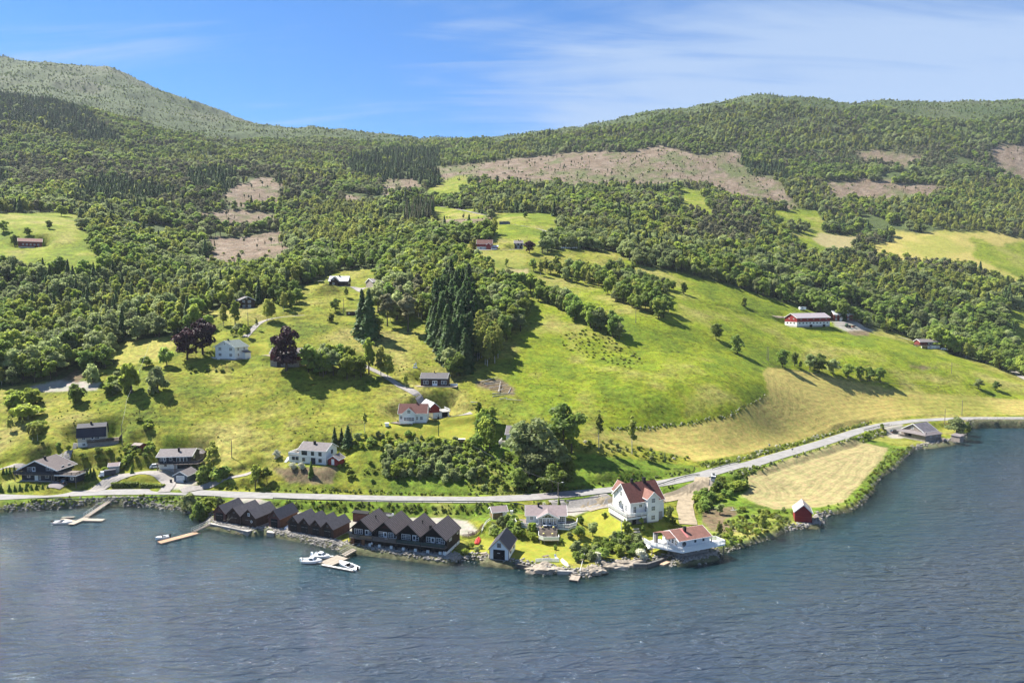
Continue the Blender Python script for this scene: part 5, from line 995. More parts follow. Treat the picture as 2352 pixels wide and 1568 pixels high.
# dark cabin
h = House(S_['cabin7'], 'cabin', 'dark brown modern cabin with wide pale deck beside the dirt road', 'cabin'); W, D = h.W, h.D
h.gable_house(3.6, 1.9, 'x', plain('maroon_brown_boards', (.050, .026, .026), .75, .25, 1, board=('Z', 5, .2)), R_DARK, WHITEC, .35, .3, .2)
h.win('F', W * .14, .95, .75, 1.6, 1, 1); h.win('F', W * .25, .95, .75, 1.6, 1, 1); h.door('F', W * .49, .25, .95, 2.2, TRIM, pane=True); h.door('F', W * .58, .25, .95, 2.2, TRIM, pane=True); h.win('F', W * .82, .95, .75, 1.6, 1, 1); h.win('F', W * .93, .95, .75, 1.6, 1, 1)
h.deck([(-3.0, 1.0), (-.6, -2.0), (W + 4.6, -2.3), (W + 4.6, 1.8), (W + .02, 2.0), (W + .02, -.02), (-.02, -.02), (-.02, 1.5)], .15, PLANK, .2); h.rail([(W + .6, 2.2), (W + 4.5, 1.8)], .15, .9, TRIM, .4, solid=True)
h.chimney(W * .47, D * .5, 5.2, 1.1, .35); t = thing('barrel', 'black barrel standing on the deck corner of the dark brown cabin', 'barrel', on(h, W + .9, 1.0, .15)); part('drum', MB().tube([(0, 0, 0), (0, 0, .8)], .4, 10), BLK, t); part('lid', MB().tube([(0, 0, .8), (0, 0, .86)], .43, 10), STEEL, t)
# white farmhouse by copper beeches
h = House(S_['white8'], 'house', 'tall white farmhouse with green grey roof between the copper beeches', 'house'); W, D = h.W, h.D
h.found(0, W, 0, D, .7); h.block(0, W, 0, D, .5, 6.1, 2.9, 'y', WHITE); h.roof(0, W, 0, D, 6.1, 2.9, 'y', .5, .5, plain('green_grey_roof', (.12, .15, .14), .7, .2), TRIM, trimw=.3); MBK = (0, W, 0, D)
for z in (1.7, 4.5):
 for u in (W * .25, W * .8): h.win('F', u, z, 1.7, 1.3, 4, 2, blk=MBK)
h.win('F', W / 2, 7.3, .6, .5, 1, 1, blk=MBK)
for z in (1.8, 4.5):
 for u in (2.2, 6.0): h.win('R', u, z, .9, 1.3, 2, 2, blk=MBK)
h.chimney(W * .5, D * .25, 8.6, 1.2, .6); h.steps(W + .9, 2, 0, 1.2, .2, 1.6, CONC); part('cellar_wall', MB().box(1.5, -.5, -1.5, 3.0, -.02, .5), WHITEC, h.t)
h.block(W + .02, W + 2.0, 4.5, 8.2, .2, 3.2, 0, 'x', WHITE, name='porch_wall'); part('porch_roof', MB().hexa([(W, 4.2, 4.2), (W + 2.4, 4.2, 3.2), (W + 2.4, 8.5, 3.2), (W, 8.5, 4.2)], [(W, 4.2, 4.35), (W + 2.4, 4.2, 3.35), (W + 2.4, 8.5, 3.35), (W, 8.5, 4.35)]), R_GREY, h.t); part('picket_fence', MB().box(-4.5, 1.5, -.2, -.3, 1.6, .8), WHITEC, h.t)
h = House(S_['red9'], 'barn', 'old red barn with stone lower wall half hidden by a copper beech', 'barn'); W, D = h.W, h.D
h.block(0, W, 0, D, -1, 3.0, 0, 'x', plain('rough_stone_wall', (.30, .26, .23), .9, .4, 1.2), name='lower_wall'); h.block(0, W, 0, D, 3.0, 6.2, 2.2, 'x', plain('wine_red_boards', (.12, .02, .03), .8, .3)); h.roof(0, W, 0, D, 6.2, 2.2, 'x', .4, .4, R_GREY, TRIM); h.door('F', W * .3, .0, 1.6, 2.2, BLK)
# log house, dark houses, cabins behind
def log_house(site, name, label, zh, rise, axis, wins, wall=None, roofm=None, cat='house', trim=TRIM, chim=True, **k):
 h = House(site, name, label, cat); h.gable_house(zh, rise, axis, wall or BROWNW, roofm or R_GREY, trim, .55, .5, .4, **k)
 for w_ in wins: h.win(*w_)
 if chim: h.chimney(h.W * .5, h.D * .45, zh + rise * .8, 1.4, .6)
 return h
h = log_house(S_['log10'], 'log_house', 'dark brown two storey log house with white framed windows on the edge of the wood', 4.9, 1.9, 'y', [('F', 2.0, 3.4, 1.1, 1.2, 2, 2), ('F', 5.2, 3.4, 1.5, 1.2, 3, 2), ('F', 2.0, .9, 1.1, 1.2, 2, 2), ('F', 5.2, .9, 1.5, 1.2, 3, 2), ('F', 3.7, 5.6, .5, .6, 1, 1)])
h.deck([(-.8, -1.2), (3.2, -1.2), (3.2, -.02), (-.8, -.02)], 2.9, BROWNW, .15); h.rail([(-.8, -1.2), (3.2, -1.2)], 2.9, .9, BROWNW, .3)
h = log_house(S_['dark11'], 'log_house', 'dark house with pale metal roof and front gable on the hillside', 3.6, 3.0, 'x', [('R', 2.5, 1.6, .9, 1.2, 2, 2), ('R', 5.5, 1.6, .9, 1.2, 2, 2), ('R', 4.0, 4.3, .9, 1.0, 2, 2)], roofm=R_METAL)
W = h.W; h.block(W * .12, W * .5, -1.2, 3, .3, 4.2, 2.0, 'y', BROWNW); h.win('F', 1.6, 4.2, .9, 1.0, 2, 2); h.win('F', 1.6, 1.2, 1.2, 1.2, 2, 2); h.roof(W * .12, W * .5, -1.2, 3.4, 4.2, 2.0, 'y', .4, .4, R_GREY, TRIM)
h = log_house(S_['grey12'], 'shed', 'small weathered grey house with pale edged gable at the wood edge', 3.2, 2.3, 'y', [('F', 2.2, 3.4, .6, .7, 1, 1), ('F', 3.6, 1.4, .9, .9, 2, 1)], wall=GREYW, chim=False)
h = House(S_['shelter11'], 'shelter', 'small open shelter with white flat roof beside the dark hillside house', 'shelter'); W, D = h.W, h.D
for x, y in ((.1, .1), (W - .1, .1), (.1, D - .1), (W - .1, D - .1)): part('post', MB().box(x - .08, y - .08, -.4, x + .08, y + .08, 2.3), POLEW, h.t)
part('roof', MB().hexa([(-.4, -.4, 2.3), (W + .4, -.4, 2.3), (W + .4, D + .4, 2.7), (-.4, D + .4, 2.7)], [(-.4, -.4, 2.45), (W + .4, -.4, 2.45), (W + .4, D + .4, 2.85), (-.4, D + .4, 2.85)]), R_METAL, h.t)
h = log_house(S_['turf13'], 'cabin', 'low dark cabin with a grassy turf roof below the hillside house', 2.5, 1.1, 'x', [('F', 1.5, 1.0, .7, .8, 2, 1)], roofm=R_TURF, cat='cabin', trim=None, chim=False, z0=-.5)
h = House(S_['farm14'], 'barn', 'big red barn with white lower wall and red roof at the upper farm', 'barn'); W, D = h.W, h.D
h.found(0, W, 0, D, .2); h.block(0, W, 0, D, .1, 2.3, 0, 'x', WHITEC, name='lower_wall'); h.block(0.02, W, 0.02, D, 2.3, 4.6, 3.4, 'x', REDW); h.roof(0, W, 0, D, 4.6, 3.4, 'x', .4, .4, R_RED, TRIM); h.block(W * .62, W * .92, -1.8, 3, 0, 3.4, 1.7, 'y', REDW); h.roof(W * .62, W * .92, -1.8, 3, 3.4, 1.7, 'y', .4, .3, R_METAL, TRIM); h.win('F', W * .26, .9, 1.0, .8, 1, 1, blk=(0, W, 0, D)); h.block(W, W + 4.5, 2, 7, 0, 2.4, 1.2, 'x', REDW, name='annex_wall'); h.roof(W, W + 4.5, 2, 7, 2.4, 1.2, 'x', .3, .3, R_METAL, TRIM)
h = House(S_['garage14'], 'garage', 'white double garage with low roof left of the upper red barn', 'garage'); W = h.W; h.gable_house(2.4, 1.3, 'y', WHITEC, R_METAL, TRIM, .5, .4, .1); h.door('F', W * .3, .1, 2.0, 2.0, TRIM); h.door('F', W * .72, .1, 2.0, 2.0, TRIM); h.block(W + .02, W + 4.0, 1, 5.5, 0, 2.1, 0, 'x', REDW, name='annex_wall'); part('annex_roof', MB().box(W, .8, 2.1, W + 4.3, 5.7, 2.25), R_GREY, h.t)
h = log_house(S_['black14'], 'house', 'black house with white windows at the upper farm', 5.0, 2.2, 'x', [('F', 1.5, 3.4, 1.0, 1.2, 2, 2), ('F', 4.3, 3.4, 1.0, 1.2, 2, 2), ('F', 7.0, 3.4, 1.0, 1.2, 2, 2), ('F', 2.9, .8, 1.6, 2.0, 2, 2), ('F', 6.4, 1.2, 1.0, 1.2, 2, 2)], wall=BLACKW)
h.chimney(h.W * .75, h.D * .45, 6.6, 1.2, .5)
h = House(S_['shed14'], 'machine_shed', 'long low grey shed with pale roof above the upper farm', 'shed'); W, D = h.W, h.D; h.block(0, W, 0, D, -.5, 2.8, 0, 'x', plain('blue_grey_sheet', (.08, .10, .14), .6, .2)); part('roof', MB().hexa([(-.5, -.6, 2.9), (W + .5, -.6, 2.9), (W + .5, D + .4, 3.6), (-.5, D + .4, 3.6)], [(-.5, -.6, 3.1), (W + .5, -.6, 3.1), (W + .5, D + .4, 3.8), (-.5, D + .4, 3.8)]), R_METAL, h.t); part('post', MB().box(W * .5 - .1, -.2, 0, W * .5 + .1, 0, 2.9), POLEW, h.t)
h = House(S_['barn15'], 'barn', 'long red barn with pale red roof in the upper left field', 'barn'); W, D = h.W, h.D; h.found(0, W, 0, D, 1.4, CONC); h.block(0, W, 0, D, 1.2, 5.2, 2.6, 'x', REDO); h.roof(0, W, 0, D, 5.2, 2.6, 'x', .4, .4, R_REDP, TRIM)
for k in range(5): h.win('F', W * (.2 + .16 * k), 2.3, .9, 1.0, 2, 1, blk=(0, W, 0, D))
h.door('F', W * .75, -.4, 2.0, 1.6, BLK, (0, W, 0, D))
h = House(S_['barn16'], 'barn', 'long red and white barn with pale mauve roof in the right hand pasture', 'barn'); W, D = h.W, h.D
h.found(-.0, W, 0, D, 1.2, CONC); h.block(0, W, 0, D, 1.0, 3.6, 0, 'x', WHITEC, name='lower_wall'); h.block(-.03, W + .03, -.03, D + .03, 3.6, 6.4, 2.9, 'x', REDW); h.roof(0, W, 0, D, 6.4, 2.9, 'x', .4, .5, plain('pale_mauve_sheet', (.36, .31, .32), .6, .15, board=('X', 1, .15)), TRIM); BK = (0, W, 0, D)
for k in range(9): h.win('F', W * (.08 + .105 * k), 2.4, 1.0, .8, 2, 1, BROWNW, BK, fr=.06)
for k in range(5): h.win('F', W * (.12 + .19 * k), 5.0, .7, .5, 1, 1, WHITEC, (0, W, -.03, D), fr=.05)
for u in (2.5, 5.5, 8.5): h.win('L', u, 2.4, .9, .8, 1, 1, BROWNW, BK)
for u in (4, 8): h.win('L', u, 5.4, .7, .6, 1, 1, TRIM, (-.03, W, 0, D))
h.door('F', W * .42, -.3, 2.2, 1.9, BLK, BK, name='barn_door'); h.door('F', W * .82, -.3, 2.2, 1.9, BLK, BK, name='barn_door')
h = log_house(S_['red17'], 'farmhouse', 'dark red farmhouse with pale metal roof beside the long barn', 5.2, 2.4, 'x', [('F', 1.6, 3.6, 1.0, 1.1, 2, 2), ('F', 4.5, 3.6, 1.0, 1.1, 2, 2), ('F', 7.5, 3.6, 1.0, 1.1, 2, 2), ('F', 10.5, 3.6, 1.0, 1.1, 2, 2), ('F', 1.6, .9, 1.0, 1.2, 2, 2), ('F', 7.5, .9, 1.0, 1.2, 2, 2), ('F', 10.5, .9, 1.0, 1.2, 2, 2)], wall=REDO, roofm=R_METAL)
W = h.W; h.block(W * .3, W * .42, -1.6, 0, .1, 2.5, .9, 'y', TRIM, name='porch_wall'); h.roof(W * .3, W * .42, -1.6, 0, 2.5, .9, 'y', .3, .2, R_GREY, TRIM); h.deck([(W * .65, -3.0), (W + 4, -3), (W + 4, 2), (W + .02, 2), (W + .02, -.02), (W * .65, -.02)], .5, PLANKG); h.rail([(W * .65, -3), (W + 4, -3), (W + 4, 2)], .5, .9, PLANKG, .5)
h = House(S_['house18'], 'house', 'red and dark house with white lower storey and carport by the right wood', 'house'); W, D = h.W, h.D
h.found(0, W, 0, D, .1); h.block(0, W, 0, D, 0, 2.4, 0, 'x', WHITEC, name='lower_wall'); h.block(0, W, 0, D, 2.4, 4.9, 0, 'x', NAVY, name='front_wall'); h.block(-5.2, W - .1, .4, D, 2.4, 4.9, 1.6, 'x', REDO); h.roof(-5.2, W, 0, D, 4.9, 1.6, 'x', .5, .5, R_GREY, TRIM); BK = (0, W, 0, D)
for k in range(4): h.win('F', W * (.12 + .25 * k), 3.3, 1.0, 1.0, 1, 1, blk=BK)
h.door('F', W * .6, .1, .9, 2.0, TRIM, BK); h.win('F', W * .25, 1.0, .9, .8, 1, 1, blk=BK); h.deck([(-9.5, 1), (-9.5, -3), (-.2, -3), (-.2, .3)], 2.3, PLANKG, .25); h.rail([(-9.5, 1), (-9.5, -3), (-.2, -3)], 2.3, .9, BROWNW, .4)
h = House(S_['hidden19'], 'house', 'white house mostly hidden behind the large dark leafy tree', 'house'); h.gable_house(4.6, 2.4, 'x', WHITE, R_GREY, TRIM); h.win('F', 1.6, 1.5, 1.0, 1.2, 2, 2); h.win('L', 4.0, 1.6, .9, 1.2, 2, 2); h.win('L', 4.0, 4.6, .9, 1.0, 2, 2); h.deck([(-2.6, 5), (-2.6, -1.4), (4, -1.4), (4, -.02), (-.02, -.02), (-.02, 5)], .9, PLANKG); h.rail([(-2.6, 5), (-2.6, -1.4), (4, -1.4)], .9, 1.0, TRIM, .3, bal=.08)
# ---------------------------------------------------------------- vegetation
LEAF_A = leaf_mat('broad_leaves', (.22, .31, .048), (.36, .41, .075), .60)
LEAF_D = leaf_mat('dark_leaves', (.16, .26, .055), (.27, .34, .07), .56)
LEAF_B = leaf_mat('birch_leaves', (.26, .31, .065), (.37, .38, .095), .60)
LEAF_S = leaf_mat('spruce_needles', (.070, .135, .042), (.125, .19, .06), .42)
LEAF_Y = leaf_mat('young_spruce_needles', (.11, .21, .035), (.16, .26, .05), .42)
LEAF_P = leaf_mat('pine_needles', (.16, .17, .085), (.25, .24, .13), .45)
LEAF_C = leaf_mat('copper_beech_leaves', (.032, .014, .020), (.075, .030, .038), .22, .2)
LEAF_W = leaf_mat('silver_willow_leaves', (.22, .285, .105), (.33, .37, .15), .55)
LEAF_Y2 = leaf_mat('yellow_green_leaves', (.19, .21, .025), (.27, .27, .04), .35)
FLOW = leaf_mat('cream_flowers', (.55, .55, .38), (.72, .70, .55), .2, .15)
DEADT = leaf_mat('dry_twigs', (.13, .10, .075), (.20, .16, .12), .1)
def quads(C, Nrm, size, rs, aspect=1.0):
 n = len(C); t = rs.normal(size=(n, 3)); t -= (t * Nrm).sum(1, keepdims=True) * Nrm; t /= np.linalg.norm(t, axis=1, keepdims=True) + 1e-9; b = np.cross(Nrm, t)
 s = (size * rs.uniform(.6, 1.35, n))[:, None] if np.isscalar(size) else size[:, None]; a = t * s * .5; b = b * s * .5 * aspect; bend = Nrm * s * .18
 V = np.stack([C - a - b - bend, C + a - b * .6, C + a + b - bend, C - a * .6 + b], 1).reshape(-1, 3); return V, np.arange(n * 4).reshape(n, 4)
def crown_mesh(key, mat, lobes, n, size, seed, cast=.55, twist=.0):
 """lobes: list of (x, y, z, rx, ry, rz); leaf clumps spread through the shell of each lobe"""
 def mk():
  rs = np.random.RandomState(seed); L = np.array(lobes); wt = (L[:, 3] * L[:, 5]) ** 1.0; wt = wt / wt.sum(); k = rs.choice(len(L), n, p=wt)
  d = rs.normal(size=(n, 3)); d /= np.linalg.norm(d, axis=1, keepdims=True); d[:, 2] = np.where(d[:, 2] < -.35, -d[:, 2] * .6, d[:, 2]); r = rs.uniform(.60, 1.06, n) ** .7
  C = L[k, :3] + d * r[:, None] * L[k, 3:6]
  Nn = d + rs.normal(size=(n, 3)) * cast; Nn[:, 2] += .25; Nn /= np.linalg.norm(Nn, axis=1, keepdims=True)
  V, Fq = quads(C, Nn, size, rs); return nmesh(key, V, Fq, mat)
 return cached(('crown', key), mk)
def round_lobes(seed, h, r, base, k=13, flat=1.0):
 rs = np.random.RandomState(seed); L = []; cz = base + (h - base) * .5; hz = (h - base) * .5
 for i in range(k):
  z = rs.uniform(-.85, .72); ang = rs.uniform(0, 6.28); rad = r * math.sqrt(max(0, 1 - (abs(z) * .95) ** 2)) * rs.uniform(.35, .78); lr = r * rs.uniform(.26, .48)
  L.append((rad * math.cos(ang), rad * math.sin(ang), cz + z * hz * .85, lr, lr, lr * rs.uniform(.7, .95)))
 L.append((0, 0, cz, r * .62, r * .62, hz * .72)); L.append((r * .05, 0, h - r * .32, r * .34, r * .34, r * .32)); return L
def trunk_mesh(key, h, r, mat, br=5, seed=1, lean=.3, crown=1.5):
 def mk():
  rs = np.random.RandomState(seed); b = MB(); b.tube([(0, 0, -.8), (0, 0, 0), (lean * .3, 0, h * .4), (lean, lean * .3, h * .9)], [r * 1.4, r * 1.1, r * .75, r * .15], 6, False)
  for i in range(br):
   z = h * rs.uniform(.3, .75); a = rs.uniform(0, 6.28); l = crown * rs.uniform(.5, .95); b.tube([(lean * z / h * .6, 0, z), (l * math.cos(a), l * math.sin(a), z + l * .7)], [r * .4, r * .08], 5, False)
  return b.mesh('trunk', mat, True)
 return cached(('trunk', key), mk)
def spruce_mesh(key, mat, h, r, tiers, n, seed, base=.06, size=.55):
 def mk():
  rs = np.random.RandomState(seed); t = rs.rand(n) ** .75; z = h * (1 - (1 - base) * t); tier = np.floor(t * tiers) / tiers; frac = t * tiers - np.floor(t * tiers)
  rr = r * (.10 + .92 * (tier * .55 + t * .45)) * (.72 + .34 * frac); a = rs.uniform(0, 6.28, n); wob = 1 + .18 * np.sin(a * 3 + tier * 17) + .1 * np.sin(a * 7 + tier * 31); q = rs.uniform(.35, 1, n) ** .5; rad = rr * wob * q
  C = np.stack([rad * np.cos(a), rad * np.sin(a), z - rad * .28], 1); Nn = np.stack([np.cos(a) * .75, np.sin(a) * .75, np.full(n, .75)], 1) + rs.normal(size=(n, 3)) * .35; Nn /= np.linalg.norm(Nn, axis=1, keepdims=True)
  V, Fq = quads(C, Nn, size * (0.55 + .6 * t) * rs.uniform(.7, 1.3, n), rs, .8); return nmesh(key, V, Fq, mat)
 return cached(('crown', key), mk)
TREES = {}
def deftree(kind, variants): TREES[kind] = variants
deftree('leafy', [(crown_mesh('crown', LEAF_A if v % 3 else LEAF_D, round_lobes(10 + v, 10, 3.3 + .25 * (v % 3), 1.6, 14), 1500, .62, v), trunk_mesh('t%d' % v, 9, .22, BARK, 6, v, .4, 2.2)) for v in range(0)])
def mk_round(kind, mat, nvar, h, r, base, n, size, k=14, bark=None, tk=.22, s0=0):
 out = []
 for v in range(nvar): out.append((crown_mesh('crown_%s_%d' % (kind, v), mat, round_lobes(s0 + v * 7 + 3, h, r * (1 + .10 * ((v * 37) % 3 - 1)), base, k), n, size, s0 + v), trunk_mesh('trunk_%s_%d' % (kind, v), h * .92, tk, bark or BARK, 6, s0 + v, .35, r * .7)))
 TREES[kind] = out
mk_round('leafy', LEAF_A, 4, 10, 3.5, 1.3, 1500, .60)
mk_round('dark', LEAF_D, 3, 10, 3.7, 1.0, 1500, .60, s0=40)
mk_round('birch', LEAF_B, 3, 10, 2.3, 1.8, 900, .52, 16, BIRCHB, .13, 80)
mk_round('aspen', LEAF_B, 2, 10, 1.25, 3.2, 480, .46, 14, BIRCHB, .10, 120)
mk_round('copper', LEAF_C, 2, 10, 4.1, 1.2, 2000, .55, 18, BARK, .3, 160)
mk_round('willow', LEAF_W, 2, 10, 4.2, 1.0, 1800, .55, 18, BARK, .3, 200)
mk_round('pine', LEAF_P, 3, 10, 2.2, 4.0, 620, .62, 9, BARK, .2, 240)
mk_round('apple', LEAF_W, 2, 10, 4.4, 2.4, 900, .95, 10, BARK, .35, 280)
mk_round('bush', LEAF_A, 4, 10, 6.2, -1.0, 700, 1.45, 9, BARK, .3, 320)
mk_round('darkbush', LEAF_D, 3, 10, 6.2, -1.0, 700, 1.45, 9, BARK, .3, 360)
mk_round('silverbush', LEAF_W, 3, 10, 6.0, -1.0, 700, 1.35, 9, BARK, .3, 400)
mk_round('yellowbush', LEAF_Y2, 2, 10, 6.0, -1.0, 700, 1.3, 9, BARK, .3, 440)
mk_round('flowerbush', FLOW, 2, 10, 7.0, -1.0, 600, 1.3, 9, BARK, .3, 480)
mk_round('deadtree', DEADT, 2, 10, 2.0, 2.2, 330, .5, 12, BARK, .15, 520)
TREES['spruce'] = [(spruce_mesh('crown_spruce_%d' % v, LEAF_S, 10, 1.75 + .15 * v, 13, 1300, 560 + v, .05, .58), trunk_mesh('trunk_spruce', 9.6, .16, BARK, 0, 5, 0)) for v in range(3)]
TREES['youngspruce'] = [(spruce_mesh('crown_young_%d' % v, LEAF_Y, 10, 1.9, 11, 1100, 600 + v, .04, .62), trunk_mesh('trunk_spruce', 9.6, .16, BARK, 0, 5, 0)) for v in range(2)]
TREES['cypress'] = [(spruce_mesh('crown_cypress', LEAF_D, 10, 2.6, 4, 900, 640, .0, .9), trunk_mesh('trunk_spruce', 9.6, .16, BARK, 0, 5, 0))]
TREES['barespruce'] = [(spruce_mesh('crown_bare_%d' % v, LEAF_P, 10, 1.15, 12, 520, 660 + v, .35, .5), trunk_mesh('trunk_bare', 9.8, .20, plain('pale_bark', (.16, .13, .11), .9, .3, 3), 0, 5, 0)) for v in range(2)]
for k in list(TREES):
 for a, b in TREES[k]: a.name = 'crown'
rT = random.Random(11)
LANDMARKS = dict(cabins='the four black cabins', bungalow='the white bungalow', whiteboat='the blue-roofed white boathouse', big='the three-storey villa', terrace='the white railed boathouse', redboat='the lone red boathouse', greyhall='the grey boat hall', dark1='the terraced blue house', white2='the cream gambrel house', blue3='the loop-side blue house',
 shed4='the pale grey shed', redshed='the tiny red shed', white5='the white two-storey house', red6='the white red-roofed house', cabin7='the dark brown cabin', white8='the tall white farmhouse', red9='the old red barn', log10='the log house', dark11='the dark hillside house', turf13='the turf-roofed cabin', farm14='the upper red barn', black14='the black farm house', shed14='the long grey shed', barn15='the long red barn', barn16='the red and white barn', red17='the dark red farmhouse', house18='the right-hand woodside house', hidden19='the hidden white house', row='the joined dark boathouses', grey12='the small grey house')
PENDING = []
ADJ = dict(leafy='bright green', dark='deep green', willow='grey green', birch='feathery', aspen='thin', spruce='dark pointed', youngspruce='lighter pointed', pine='open crowned', bush='green', darkbush='deep green', silverbush='grey green', yellowbush='yellowish', flowerbush='cream flowering')
def describe_all():
 """every individual of a group gets a label of its own from its size, its nearest landmark and its place beside it"""
 info = []
 for t, base, x, y, h, grp, kind in PENDING:
  u = x / y; best = None
  for k, nm in LANDMARKS.items():
   s = S_[k]; cx, cy = s.o[0] + s.w / 2 * math.cos(s.rot), s.o[1] + s.w / 2 * math.sin(s.rot) + s.d / 2; d = math.hypot(x - cx, y - cy)
   if best is None or d < best[0]: best = (d, nm, cx, cy)
  d, nm, cx, cy = best; du = (u - cx / cy) * y
  if abs(du) < 7: rel = 'behind' if y > cy else 'in front of'
  else: rel = ('right of' if du > 0 else 'left of') if abs(y - cy) < 12 else (('upslope right of' if du > 0 else 'upslope left of') if y > cy else ('downhill right of' if du > 0 else 'downhill left of'))
  q = '' if d < 60 else 'far'
  info.append([t, base, grp, h, rel, nm, q, u, 0, ADJ.get(kind, 'green') + ' ' + t.name.split('.')[0].replace('_', ' ')])
 bygrp = {}
 for r in info: bygrp.setdefault((r[2], r[1]), []).append(r)
 for key, R in bygrp.items():
  R.sort(key=lambda r: r[3]); n = len(R)
  for i, r in enumerate(R): r[8] = 'tall' if i > n * .8 else 'small' if i < n * .2 else 'mid sized'
 fin = {}; pos = {id(p[0]): p[3] for p in PENDING}
 for r in info: fin.setdefault(' '.join(('%s %s %s %s %s' % (r[8], r[9], r[6], r[4], r[5])).replace('mid sized', '').split()), []).append(r)
 for lab in list(fin):
  R = sorted(fin[lab], key=lambda r: pos[id(r[0])])
  if len(R) > 12:
   k = -(-len(R) // 12); del fin[lab]
   for j in range(k):
    nm = ['nearest' if j == 0 else 'farthest' if j == k - 1 else 'mid distance'][0] if k <= 3 else 'rank %d' % j
    if k > 3: nm = ['front row', 'second row', 'third row', 'fourth row', 'fifth row', 'sixth row', 'seventh row', 'eighth row'][min(j, 7)]
    fin.setdefault(nm + ' ' + lab, []).extend(R[j * len(R) // k:(j + 1) * len(R) // k])
 ORD = ['leftmost', 'second leftmost', 'third leftmost', 'fourth leftmost', 'fifth leftmost', 'sixth leftmost']
 for lab, R in fin.items():
  R.sort(key=lambda r: r[7]); m = len(R)
  for i, r in enumerate(R):
   L_ = lab if m == 1 else (ORD[i] + ' ' + lab if i < (m + 1) // 2 else ORD[min(m - 1 - i, 5)].replace('leftmost', 'rightmost') + ' ' + lab); r[0]['label'] = ' '.join(L_.split()[:16])
def tree(kind, x, y, h, label, group=None, wide=1.0, z=None, cat=None, name=None, bare=False):
 cr, tr = TREES[kind][rT.randrange(len(TREES[kind]))]; z = gz(x, y) if z is None else z
 nm = name or {'leafy': 'leafy_tree', 'dark': 'leafy_tree', 'birch': 'birch_tree', 'aspen': 'aspen_tree', 'copper': 'copper_beech', 'willow': 'leafy_tree', 'pine': 'pine_tree', 'apple': 'apple_tree', 'spruce': 'spruce_tree', 'youngspruce': 'spruce_tree', 'barespruce': 'spruce_tree', 'cypress': 'conifer', 'deadtree': 'bare_tree'}.get(kind, 'bush')
 t = thing(nm, label, cat or ('bush' if nm == 'bush' else 'tree'), (x, y, z - .05 * h), rT.uniform(0, 6.28), group); s = h / 10.0
 if group: PENDING.append((t, label, x, y, h, group, kind))
 c = ob('crown', cr, t, (0, 0, 0), 0, (s * wide, s * wide, s))
 if not bare: ob('trunk', tr, t, (0, 0, 0), 0, (s, s, s))
 return t
def ptree(kind, fn, x, yb, yt, label, group=None, wide=1.0, **k):
 """foot and top of the plant as measured in the photo"""
 u, v = fn(x, yb); _, vt = fn(x, yt); p = hit(u, v); h = (v - vt) * p[1] / F_PX * 1.04; return tree(kind, p[0], p[1], h, label, group, wide, p[2], **k)
